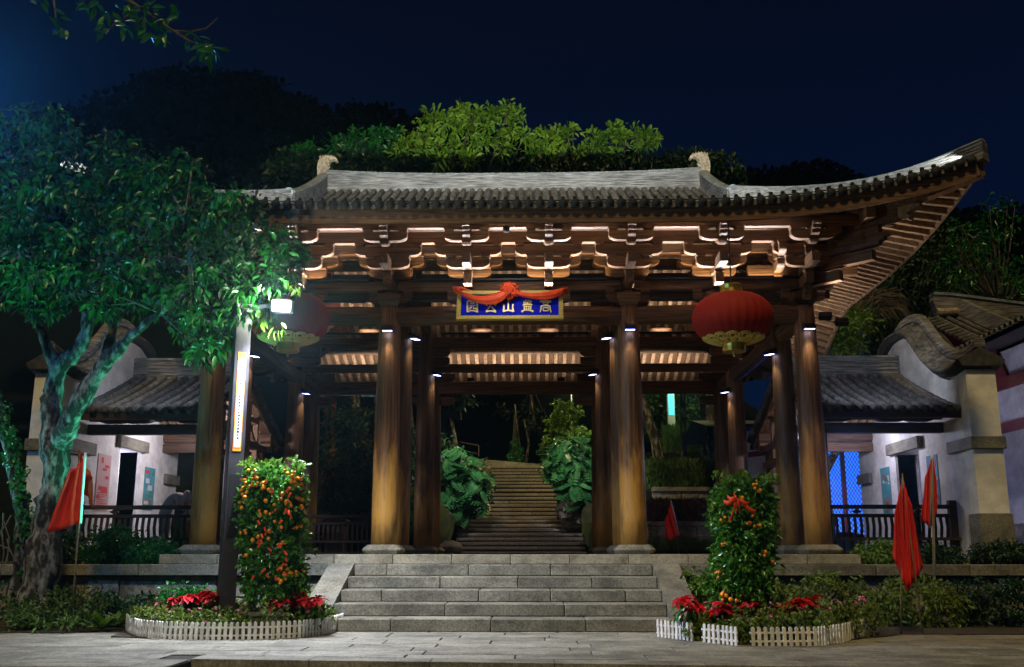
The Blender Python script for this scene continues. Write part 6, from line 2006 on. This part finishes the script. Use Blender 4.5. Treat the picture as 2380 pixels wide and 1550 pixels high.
tufts('lit_tree', 'lit tree with separate leafy tufts above the plain roof ridge end', [(1385,315,10),(1395,340,14),(1425,305,10),(1440,297,10),(1450,325,16),(1480,315,12),(1505,312,12),(1520,322,9),(1490,345,16),(1420,354,16),(1350,352,10)], 27.3, LEAF_L, (3.6, 28.4, 1), 63)
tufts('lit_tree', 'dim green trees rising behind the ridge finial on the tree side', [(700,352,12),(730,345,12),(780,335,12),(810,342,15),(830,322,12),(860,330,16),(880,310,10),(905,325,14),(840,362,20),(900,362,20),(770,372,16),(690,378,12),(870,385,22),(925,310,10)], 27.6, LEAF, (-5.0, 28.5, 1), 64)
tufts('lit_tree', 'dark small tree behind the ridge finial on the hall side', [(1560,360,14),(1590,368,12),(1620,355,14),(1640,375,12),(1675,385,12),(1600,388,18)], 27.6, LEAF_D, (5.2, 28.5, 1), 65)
# dense dark band under the lit crowns
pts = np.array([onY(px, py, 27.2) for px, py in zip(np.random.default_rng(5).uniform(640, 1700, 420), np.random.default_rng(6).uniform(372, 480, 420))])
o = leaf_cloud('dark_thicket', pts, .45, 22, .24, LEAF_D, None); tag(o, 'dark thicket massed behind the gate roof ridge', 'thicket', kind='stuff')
gR = 'trees behind the far hall roof'
tree_px('dark_tree', 'dark leafy tree rising above the gallery roof beside the eave', gR, [(1960, 780, 55, 50, 60), (1920, 760, 30, 40, 20), (1990, 740, 40, 30, 20)], 25, LEAF_B, .19, 26, .28, (7.2, 25, 1), 66)
tree_px('dark_tree', 'deep green bamboo-like tree behind the wavy wall coping', gR, [(2080, 700, 80, 60, 80), (2150, 640, 90, 60, 80), (2060, 780, 60, 50, 40)], 28, LEAF_D, .22, 28, .4, (10.0, 28, 1), 67)
tree_px('dark_tree', 'sparse pale green tree with bare twigs beside the sky', gR, [(2270, 560, 60, 50, 26), (2330, 520, 50, 60, 24), (2250, 620, 60, 50, 30), (2340, 640, 50, 60, 34)], 24, LEAF, .17, 12, .36, (12.5, 24, 1), 68, .12)
tree_px('dark_tree', 'dark tree mass at the back of the hall ridge', gR, [(2200, 560, 90, 40, 60), (2100, 580, 60, 40, 40), (2330, 700, 70, 60, 50), (2230, 660, 70, 50, 50)], 31, LEAF_D, .26, 26, .5, (14.0, 31, 1), 69)
# plumes of dry reed
rd = thing('reed_clump', 'pale drooping reed plumes in front of dark trees by the eave', 'grass', (8.9, 26, 1))
m = MB(); rr = random.Random(4)
for k in range(70):
    b0 = onY(rr.uniform(1970, 2020), rr.uniform(740, 760), 26); tip = onY(rr.uniform(2000, 2080), rr.uniform(660, 720), 26)
    m.tube([b0, b0.lerp(tip, .6) + Vector((0, rr.uniform(-.1, .1), .25)), tip + Vector((.25, 0, -.05)), tip + Vector((.45, 0, -.35))], [.012, .012, .010, .003], 4)
REED = mat('dry_reed', (.12, .09, .065), (.20, .16, .12), .9, (9, 9, 9))
m.build('plumes', REED, rd)
# far wooded hill, one dark mass
rg = np.random.default_rng(91)
C = []
prof_px = [(-120, 330), (60, 300), (250, 250), (330, 205), (430, 182), (500, 195), (560, 192), (620, 205), (660, 245), (720, 262), (760, 285), (800, 300), (830, 270), (870, 268), (930, 290), (1000, 300), (1100, 330), (1700, 430), (1740, 420), (1790, 428), (1850, 415), (1900, 402), (1950, 415), (2000, 470), (2100, 500), (2200, 520), (2500, 500)]
for (xa, ya), (xb, yb) in zip(prof_px, prof_px[1:]):
    n = max(3, int(abs(xb - xa) / 12))
    for k in range(n):
        s = rg.uniform(0, 1)
        x, yt_ = xa + (xb - xa) * s, ya + (yb - ya) * s
        for q in range(5):
            C.append(onY(x + rg.normal() * 12, yt_ + 18 + 60 * q * rg.uniform(.6, 1.2), 66 - q * 4 + rg.normal() * 2))
o = leaf_cloud('wooded_hill', C, 1.7, 90, .6, HILLLEAF, None, .6, .7, .0)
tag(o, 'black wooded hillside against the night sky', 'woods', kind='stuff')

# ================================================================== behind the gate: hill steps, planting, walls
hs = thing('hill_steps', 'long flight of stone steps climbing the hill behind the gate', 'steps', (-.2, 26, ZP))
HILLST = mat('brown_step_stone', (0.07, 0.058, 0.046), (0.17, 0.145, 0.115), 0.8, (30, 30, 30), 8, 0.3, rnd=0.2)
HILLRS = mat('shaded_riser_stone', (0.035, 0.028, 0.022), (0.095, 0.08, 0.062), 0.85, (20, 20, 20), 8, 0.4, rnd=0.2)  # riser shade painted in: a darker version of the step stone
zl = [1420, 1355, 1300, 1245, 1185, 1130, 1075, 1020, 980, 930, 880, 830, 790, 740, 695, 640, 590, 550, 510, 470, 430, 395, 350]
def zc_(y): return (1750 + y * .3226) / 1.721
def xcx(x): return (1700 + x * .3226) / 1.721
rr = random.Random(14)
zprev = ZP - .01
Y = 26.2
for i, ly in enumerate(zl):
    if i == 8: Y += .55
    Y += .33 if i else 0
    z = onY(1190, zc_(ly), Y).z
    if i < 8: a, b = 350 + 10 * i, 2010 - 12 * i
    elif i < 15: a, b = 632 if i == 8 else 760 + (i - 9) * 8, 1640
    else: a, b = 820, 1600 - (i - 15) * 15
    xa, xb = onY(xcx(a), zc_(ly), Y).x, onY(xcx(b), zc_(ly), Y).x
    nseg = 3
    cuts_ = [0] + sorted(rr.uniform(.15, .85) for _ in range(nseg - 1)) + [1]
    for p, q in zip(cuts_, cuts_[1:]):
        if q - p < .05: continue
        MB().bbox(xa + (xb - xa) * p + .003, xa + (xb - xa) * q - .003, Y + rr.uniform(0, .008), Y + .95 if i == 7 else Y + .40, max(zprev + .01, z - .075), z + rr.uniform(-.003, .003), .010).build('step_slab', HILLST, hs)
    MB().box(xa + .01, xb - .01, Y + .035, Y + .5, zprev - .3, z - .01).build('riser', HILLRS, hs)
    zprev = z
YTOP, ZTOP = Y, zprev
tag(MB().prism([(Y + .3, ZTOP - .5), (Y + 14, ZTOP - .5), (Y + 14, ZTOP + .35), (Y + .3, ZTOP - .01)], 'x', -4, 4).build('upper_path', PAVING), kind='structure')
pa = onY(1150, 1066, YTOP + 1.2); pb = onY(1265, 1080, YTOP + .9)
t = thing('path_wall', 'low pale stone wall at the top of the hill steps', 'wall', (pa.x, pa.y, ZTOP))
MB().bar([(pa.x - .8, pa.y, pa.z - .25), (pb.x, pb.y, pb.z - .25)], .25, .5).build('wall_body', GRANITE, t)
# banks either side of the steps
for s, xa, xb, nm in ((-1, -9, -1.95, 'bank'), (1, 1.35, 9, 'bank')):
    V_, Q_ = [], []
    for j in range(13):
        for i in range(9):
            x, yy = xa + (xb - xa) * i / 8, 25.4 + 12 * j / 12
            inner = (xb - x) if s < 0 else (x - xa)
            z = ZP - .2 + max(0, (yy - 26.0)) * .30 + (.5 * min(1, inner / 1.0) if yy > 26 else 0)
            V_.append((x, yy, z + .1 * sin(x * 3 + yy * 2)))
    for j in range(12):
        for i in range(8):
            o = j * 9 + i; Q_.append((o, o + 1, o + 10, o + 9))
    tag(MB().add(V_, Q_).build('hill_bank', EARTH, None, True), kind='structure')
# split-leaf philodendrons
def split_leaf():
    m = MB(); L, w = .62, .26
    n = 9
    # midrib with finger lobes each side
    for i in range(n):
        s0 = i / n
        for sd in (-1, 1):
            hw = w * sin(pi * (.12 + .82 * s0)) ** .7
            y0_, y1_ = L * s0, L * (s0 + .085)
            zt_ = -.22 * L * s0 * s0
            tip = (sd * hw, y0_ + .14 * (1 - s0 * .4), zt_ - .28 * hw)
            tip2 = (sd * hw * .94, y0_ + .14 * (1 - s0 * .4) - .045, zt_ - .28 * hw)
            m.add([(0, y0_, zt_), (0, y1_ + .012, zt_ - .01), (sd * hw * .55, y1_ + .06, zt_ + .02), tip, tip2, (sd * hw * .5, y0_ + .035, zt_ + .02)], [(0, 1, 2, 5), (5, 2, 3, 4)])
    m.tube([(0, -.35, -.25), (0, -.12, -.05), (0, 0, 0), (0, L * .6, -.05), (0, L, -.14)], [.012, .011, .009, .006, .003], 5)
    return m.mesh('split_leaf')
SPL = split_leaf(); SPL.materials.append(LEAF_M)
def philodendron(label, blobs, Y, seed, n, facing):
    r = random.Random(seed)
    f0 = onY(blobs[0][0], blobs[0][1], Y)
    t = thing('split_leaf_philodendron', label, 'plant', (f0.x, Y, ZP))
    C = []
    for cx, cy, rx, ry in blobs:
        for k in range(n):
            th, q = r.uniform(0, 6.28), r.random() ** .5
            c = onY(cx + rx * q * cos(th), cy + ry * q * sin(th), Y + r.uniform(-.5, .6)); C.append(c)
            place('split_leaf', SPL, None, t, T(c.x, c.y, c.z, facing + r.uniform(-1.5, 1.5), r.uniform(.6, 1.1), r.uniform(-1.1, -.1), r.uniform(-.6, .6)))
    leaf_cloud('small_leaves', [c + Vector((0, .35, -.1)) for c in C], .30, 14, .15, LEAF_D, t, .5)
    return t
philodendron('glossy split-leaf plant spilling over the rocks beside the narrow hill steps', [(1060, 1060, 40, 30), (1090, 1090, 45, 40), (1050, 1130, 35, 40), (1105, 1120, 30, 40), (1065, 1165, 35, 25)], 27.6, 71, 24, pi - .3)
philodendron('glossy split-leaf plant under the climbing vine by the lamp pole', [(1340, 1040, 45, 35), (1310, 1085, 45, 35), (1350, 1100, 40, 45), (1300, 1050, 25, 30), (1345, 1140, 35, 25)], 27.8, 72, 23, pi + .3)
pts = [onY(px + random.uniform(-18, 18), py + random.uniform(-12, 12), 27.9) for px, py in ((1310, 950), (1300, 970), (1320, 990), (1295, 1010), (1330, 965), (1350, 1000), (1285, 1030)) for _ in range(5)]
o = leaf_cloud('climbing_vine', pts, .16, 26, .13, LEAF_B, None, .6); tag(o, 'bright green climbing vine lit beside the lamp pole', 'vine')
# rocks
def rock(px, py, Y, rx, rz_, label, m=MOSS, seed=0):
    c = onY(px, py, Y); rg = np.random.default_rng(seed)
    pl = rg.normal(size=(16, 3)); pl /= np.linalg.norm(pl, axis=1, keepdims=True); of = rg.uniform(.62, .95, 16)
    n, k = 22, 14
    V_, Q_ = [], []
    for j in range(k + 1):
        a = -pi / 2 + pi * j / k
        for i in range(n):
            th = 2 * pi * i / n
            d = np.array([cos(a) * cos(th), cos(a) * sin(th), sin(a)])
            q = pl @ d
            f_ = min(1.0, float(np.min(np.where(q > .05, of / np.maximum(q, .05), 9)))) * (1 + .03 * rg.normal())
            V_.append((c.x + rx * f_ * d[0], c.y + .8 * rx * f_ * d[1], c.z + rz_ * f_ * d[2]))
    for j in range(k):
        for i in range(n):
            Q_.append((j * n + i, j * n + (i + 1) % n, (j + 1) * n + (i + 1) % n, (j + 1) * n + i))
    tag(MB().add(V_, Q_).build('boulder', m, None, False), label, 'rock')
rock(1028, 1225, 26.0, .40, .72, 'mossy green boulder leaning beside the lowest hill steps', MOSS, 1)
rock(1378, 1215, 26.3, .32, .70, 'tall dark boulder by the wide hill steps', MOSS, 2)
rock(1325, 1190, 27.6, .48, .48, 'dark rounded boulder under the glossy split-leaf plant', ROCK, 3)
rock(1100, 1160, 27.6, .28, .30, 'brown broken rock edging the narrow flight', ROCK, 4)
rock(1045, 1275, 25.6, .34, .20, 'low heap of rock and dry litter by the column foot', ROCK, 5)
# slope-top planting, lamp pole, rail
def rail_():
    t = thing('hill_handrail', 'dark brown handrail above the left planting', 'railing', onY(1090, 1050, 31))
    a, b, c = onY(1070, 1028, 31), onY(1112, 1036, 31), onY(1112, 1060, 31)
    MB().tube([a, b, c], .03, 6).build('top_rail', DARKWOOD, t); MB().tube([a + Vector((0, 0, -.25)), b + Vector((0, 0, -.25))], .02, 6).build('lower_rail', DARKWOOD, t)
rail_()
sp = thing('path_lamp', 'tall thin grey lamp pole at the top of the hill steps', 'lamp post', onY(1331, 1040, 30))
p0, p1 = onY(1331, 1045, 30), onY(1329, 905, 30)
MB().tube([p0 + Vector((0, 0, -.8)), p1 + Vector((0, 0, .6))], [.035, .025], 8).build('pole', mat('pale_pole', (.4, .45, .5), None, .5), sp)
MB().box(p1.x - .25, p1.x + .05, p1.y - .08, p1.y + .08, p1.z + .6, p1.z + .66).build('lamp_head', PANEL_LIT, sp)
light('SPOT', 'path_light', p1 + Vector((-.15, 0, .56)), 700, (1.0, .82, .38), p1 + Vector((-.9, .6, -4)), sp, .08, spot=150, blend=.5)
o = tree_px('cone_bush', 'small conical evergreen at the top of the hill steps', None, [(1200, 1050, 10, 14, 14), (1200, 1065, 16, 8, 12), (1199, 1030, 4, 8, 4)], 36, LEAF, .14, 24, .20, onY(1200, 1085, 36), 73, .05)
o['category'] = 'bush'
tree_px('bare_tree', 'thin forked young tree beside the conical evergreen', None, [(1210, 955, 60, 14, 12), (1245, 985, 40, 16, 6)], 37, LEAF_D, .20, 12, .4, onY(1222, 1080, 37), 74, .06)
tree_px('dark_garden_tree', 'dark tree with curved trunk behind the inner columns', None, [(1060, 890, 60, 20, 26), (1130, 885, 60, 16, 20), (1080, 930, 30, 16, 10)], 30, LEAF_D, .2, 20, .35, onY(1048, 1100, 30), 75, .11)
# dark shrubbery filling the left bays
for i, (x0, x1, pyt, Y, lb) in enumerate(((745, 880, 945, 27.5, 'dark bamboo thicket behind the left gate bay'), (930, 1030, 1000, 28.2, 'dark bushes between the gate columns and the left planting'), (1490, 1700, 950, 34, 'dark garden trees behind the terraces'), (560, 720, 1040, 25.6, 'dark bamboo behind the rear gallery railing'))):
    rg = np.random.default_rng(100 + i)
    pts = [onY(rg.uniform(x0, x1), rg.uniform(pyt, 1270) if i != 2 else rg.uniform(860, 1000), Y + rg.uniform(-.6, .6)) for _ in range(150)]
    o = leaf_cloud('dark_shrubbery', pts, .30, 40, .17, LEAF_D, None, .3, .5, .2); tag(o, lb, 'shrubbery', kind='stuff')
# ---- litter bin
c = onY(778, 1270, 24.2)
bn = thing('litter_bin', 'slatted brown litter bin with a roof beside the left columns', 'bin', (c.x, 24.2, ZP))
BINM = mat('bin_brown', (.06, .03, .028), (.10, .05, .045), .5, (9, 9, 3), rnd=.2)
MB().box(c.x - .19, c.x + .19, 24.05, 24.40, ZP + .02, ZP + .62).build('body', BLACK, bn)
for k in range(7):
    x = c.x - .20 + .062 * k
    MB().bbox(x, x + .045, 24.02, 24.048, ZP + .04, ZP + .64, .004).build('slat', BINM, bn)
for k in range(4):
    yy = 24.06 + .09 * k
    MB().bbox(c.x + .192, c.x + .22, yy, yy + .06, ZP + .04, ZP + .64, .004).build('slat', BINM, bn)
MB().prism([(c.x - .28, ZP + .82), (c.x + .26, ZP + .80), (c.x + .30, ZP + .77), (c.x + .30, ZP + .75), (c.x - .28, ZP + .78)], 'y', 23.95, 24.50).build('roof', BINM, bn)
for x in (c.x - .18, c.x + .16): MB().box(x, x + .03, 24.2, 24.24, ZP + .6, ZP + .80).build('bracket', BINM, bn)
# ---- terraces at the right
def low_wall(pxa, pxb, pyt, pyb, Y, label, seed):
    a, b = onY(pxa, pyt, Y), onY(pxb, pyt, Y); zb = onY(pxa, pyb, Y).z
    t = thing('terrace_wall', label, 'wall', ((a.x + b.x) / 2, Y, zb)); r = random.Random(seed)
    MB().bbox(a.x, b.x, Y - .05, Y + .30, a.z - .12, a.z, .01).build('coping', GRANITE, t)
    h = a.z - .12 - zb; n = max(1, round(h / .24))
    MB().box(a.x + .02, b.x - .02, Y + .06, Y + .25, zb, a.z - .12).build('wall_core', ROUGH, t)
    for k in range(n):
        x = a.x
        while x < b.x - .05:
            L = min(r.uniform(.45, .8), b.x - x)
            MB().bbox(x + .006, x + L - .006, Y + r.uniform(0, .01), Y + .2, zb + h * k / n + .004, zb + h * (k + 1) / n - .004, .012).build('wall_block', ROUGH, t)
            x += L
low_wall(1505, 1720, 1212, 1275, 25.6, 'lowest stone terrace wall behind the small red flag', 1)
low_wall(1516, 1730, 1132, 1160, 27.6, 'middle stone terrace wall under the long grass', 2)
a, b = onY(1590, 1056, 30.5), onY(1720, 1060, 29.0)
low_wall(1640, 1760, 1058, 1100, 30.2, 'bluish stone terrace wall at the top of the lawn', 3)
def grass_patch(px0, px1, py0, py1, Y, n, L, m, name, label):
    rg = np.random.default_rng(n)
    P_ = np.array([onY(rg.uniform(px0, px1), rg.uniform(py0, py1), Y + rg.uniform(-.5, .5)) for _ in range(n)])
    D_ = rg.normal(size=(n, 3)) * .35 + np.array([0, 0, 1.0])
    V_, Q_ = leaf_arrays(P_, D_, L, .08, .1, .3)
    tag(place(name, np_mesh(name, V_, Q_), m), label, 'grass', kind='stuff')
grass_patch(1500, 1680, 1080, 1140, 28.3, 5000, .30, GRASS, 'long_grass', 'long glinting grass on the upper terrace')
grass_patch(1500, 1700, 1170, 1225, 26.4, 3000, .25, mat('maroon_foliage', (.05, .010, .018), (.10, .02, .04), .5, (6, 6, 6)), 'maroon_bedding', 'dark maroon bedding plants on the lower terrace')
grass_patch(1500, 1700, 1262, 1285, 25.2, 1600, .16, GRASS, 'short_grass', 'short dark grass below the lowest terrace wall')
grass_patch(1540, 1720, 995, 1055, 32, 4500, .25, LEAF_B, 'lit_lawn', 'yellow green lit lawn among dark trunks')
for px, lb in ((1590, 'dark slim trunk on the lit lawn beside the banner pole'), (1636, 'dark slim trunk on the lit lawn nearer the gate column')):
    c = onY(px, 1045, 31)
    MB_ = MB().tube([c + Vector((0, 0, -.4)), c + Vector((.02, 0, 1.2)), c + Vector((0, 0, 3.2))], [.11, .10, .08], 9).build('slim_trunk', BARK, None, True); tag(MB_, lb, 'tree trunk')
c = onY(1563, 1035, 33)
bl = thing('banner_lamp', 'pale pole with a lit cyan panel on the garden slope', 'lamp post', c)
MB().box(c.x - .12, c.x + .12, 33, 33.2, c.z - .2, c.z + 1.75).build('pole', mat('pale_pole_paint', (.35, .4, .45), None, .5), bl)
MB().box(c.x - .09, c.x + .10, 32.99, 32.999, c.z + 1.0, c.z + 1.7).build('panel', CYANGLOW, bl)
light('POINT', 'lawn_light', c + Vector((.6, -.8, 1.9)), 60, (.85, 1.0, .45), None, bl, .1)
nt = MB(); rg = np.random.default_rng(8)
rings = []
for i in range(15):
    ring = []
    for j in range(10):
        p = onY(1540 + 130 * i / 14, 1030 - 60 * sin(pi * min(1, (i + 1.5) / 12)) * (1 - j / 9) ** .7, 34 + 1.5 * j / 9)
        ring.append(p + Vector((0, 0, .06 * rg.normal())))
    rings.append(ring)
NET = mat('green_dust_net', (.01, .16, .12), (.02, .26, .20), .7, (8, 8, 8))
tag(nt.loft(rings, False, False).build('dust_net_mound', NET, None, True), 'heap covered with green dust netting beyond the lawn', 'mound')
# teal lit pavilion roof seen over the rear lintel
pr_ = thing('garden_pavilion', 'small hexagonal pavilion roof glimpsed above the rear lintel', 'building', onY(815, 900, 31))
top_ = onY(818, 866, 31)
for k in range(6):
    a0, a1 = 2 * pi * k / 6 + .3, 2 * pi * (k + 1) / 6 + .3
    def e(a, q): return Vector((top_.x + 1.5 * q * cos(a), top_.y + 1.5 * q * sin(a), top_.z - .95 * q ** .8))
    m = MB(); m.loft([[e(a0, q), e(a1, q)] for q in (0.02, .35, .7, 1)], False, False); m.build('roof_face', TILE, pr_)
    MB().tube([e(a0, q) + Vector((0, 0, .03)) for q in (0.02, .35, .7, 1)], .05, 6).build('hip_roll', RIDGECAP, pr_)
    for q2 in range(1, 5):
        a = a0 + (a1 - a0) * q2 / 5
        def f2(q): return e(a0, q).lerp(e(a1, q), q2 / 5) + Vector((0, 0, .02))
        MB().tube([f2(q) for q in (.1, .4, .7, 1)], .03, 5).build('tile_row', TILE, pr_)
    MB().tube([e(a0, .85), e(a0, .85) + Vector((0, 0, -2.6))], .08, 8).build('post', REDWOOD, pr_)
MB().lathe([(.1, 0), (.14, .1), (.05, .2), (0, .35)], 10, tuple(top_)).build('finial', RIDGECAP, pr_)
light('SPOT', 'garden_light', onY(880, 905, 28.6), 60, (.45, .95, 1.0), top_, pr_, .08, spot=60)

# ================================================================== person bending behind the bench railing
pc = onY(418, 1160, 18.3)
per = thing('person', 'person in beige hooded jacket bending forward behind the bench railing', 'person', (pc.x - .25, 18.3, ZP - .07))
def skin(name, verts, edges, rad, mtl, sub=2):
    me = bpy.data.meshes.new(name)
    me.from_pydata(verts, edges, [])
    o = place(name, me, mtl, per)
    md = o.modifiers.new('skin', 'SKIN')
    for i, v in enumerate(me.skin_vertices[0].data):
        v.radius = (rad[i], rad[i]) if not hasattr(rad[i], '__len__') else rad[i]
        v.use_root = (i == 0)
    md.use_smooth_shade = True
    o.modifiers.new('sub', 'SUBSURF').levels = sub
    o.modifiers['sub'].render_levels = sub
    return o
bx, by, bz = pc.x - .25, 18.3, ZP - .07
# 0 pelvis 1 waist 2 chest 3 shoulders 4 neck 5 head base 6 head top; arms; legs
vs = [(bx, by, bz + .84), (bx + .06, by, bz + .98), (bx + .20, by - .01, bz + 1.10), (bx + .33, by - .02, bz + 1.10), (bx + .42, by - .02, bz + 1.06), (bx + .50, by - .02, bz + 1.03), (bx + .60, by - .03, bz + .98),
      (bx + .31, by - .18, bz + 1.05), (bx + .36, by - .21, bz + .80), (bx + .50, by - .16, bz + .64), (bx + .57, by - .12, bz + .58),
      (bx + .31, by + .16, bz + 1.05), (bx + .37, by + .20, bz + .80), (bx + .52, by + .12, bz + .64), (bx + .58, by + .08, bz + .58),
      (bx - .01, by - .10, bz + .78), (bx + .03, by - .11, bz + .44), (bx - .03, by - .11, bz + .08), (bx + .10, by - .12, bz + .03),
      (bx - .01, by + .10, bz + .78), (bx + .01, by + .11, bz + .44), (bx - .07, by + .11, bz + .08), (bx + .06, by + .12, bz + .03)]
ed = [(0, 1), (1, 2), (2, 3), (3, 4), (4, 5), (5, 6), (3, 7), (7, 8), (8, 9), (9, 10), (3, 11), (11, 12), (12, 13), (13, 14), (0, 15), (15, 16), (16, 17), (17, 18), (0, 19), (19, 20), (20, 21), (21, 22)]
rad = [(.15, .12), (.15, .12), (.17, .13), (.14, .11), .055, .075, .085, .07, .055, .045, .035, .07, .055, .045, .035, .09, .065, .045, .04, .09, .065, .045, .04]
skin('body', vs, ed, rad, JACKET)
MB().lathe([(.02, -.10), (.08, -.07), (.105, 0), (.09, .07), (.03, .11)], 14, (0, 0, 0)).build('hair', HAIR, per, True, mw=T(bx + .57, by - .025, bz + 1.02, 0, 1, 0, 1.9))
MB().lathe([(.10, -.05), (.125, 0), (.11, .05), (.06, .07)], 14, (0, 0, 0), False).build('hood', JACKET, per, True, mw=T(bx + .42, by - .02, bz + 1.10, 0, 1, 0, .9))
for sy_ in (-1, 1):
    h0 = Vector((bx + .58, by + sy_ * .10 - .02, bz + .56))
    hm = MB()
    hm.tube([h0 + Vector((-.02, 0, .04)), h0, h0 + Vector((.03, 0, -.04))], [.028, .038, .034], 8)
    for k in range(4):
        q = h0 + Vector((.02 + .004 * k, -.027 + .018 * k, -.05))
        hm.tube([q, q + Vector((.012, 0, -.03)), q + Vector((.004, 0, -.055 + .006 * abs(k - 1.5)))], [.009, .009, .006], 6)
    hm.tube([h0 + Vector((.02, -.03 * sy_, 0)), h0 + Vector((.05, -.045 * sy_, -.02)), h0 + Vector((.06, -.04 * sy_, -.045))], [.011, .010, .007], 6)
    hm.build('hand', SKIN, per, True)
bag = onY(448, 1225, 18.1)
tag(MB().loft([[(bag.x + sx * w, 18.1 + sy_ * .07, bag.z + z) for sx, sy_ in ((-1, -1), (1, -1), (1, 1), (-1, 1))] for w, z in ((.06, -.2), (.08, -.05), (.07, .06), (.03, .1))]).build('orange_bag', REDSILK, None, True), 'orange red bag behind the bench railing beside the bending person', 'bag')

# ================================================================== thin night haze: lamps bloom in it, far things fade
hz_m = bpy.data.materials.new('night_haze')
hz_m.use_nodes = True
nt_ = hz_m.node_tree
nt_.nodes.clear()
ho = nt_.nodes.new('ShaderNodeOutputMaterial')
pv_ = nt_.nodes.new('ShaderNodeVolumePrincipled')
pv_.inputs['Color'].default_value = (0.40, 0.72, 1.0, 1)
pv_.inputs['Density'].default_value = 0.0015
pv_.inputs['Anisotropy'].default_value = 0.86
nt_.links.new(pv_.outputs[0], ho.inputs['Volume'])
hzo = MB().box(-75, 75, -14, 85, -2, 48).build('haze', hz_m)
tag(hzo, 'thin blue night haze hanging over the whole park entrance', 'haze', kind='stuff')
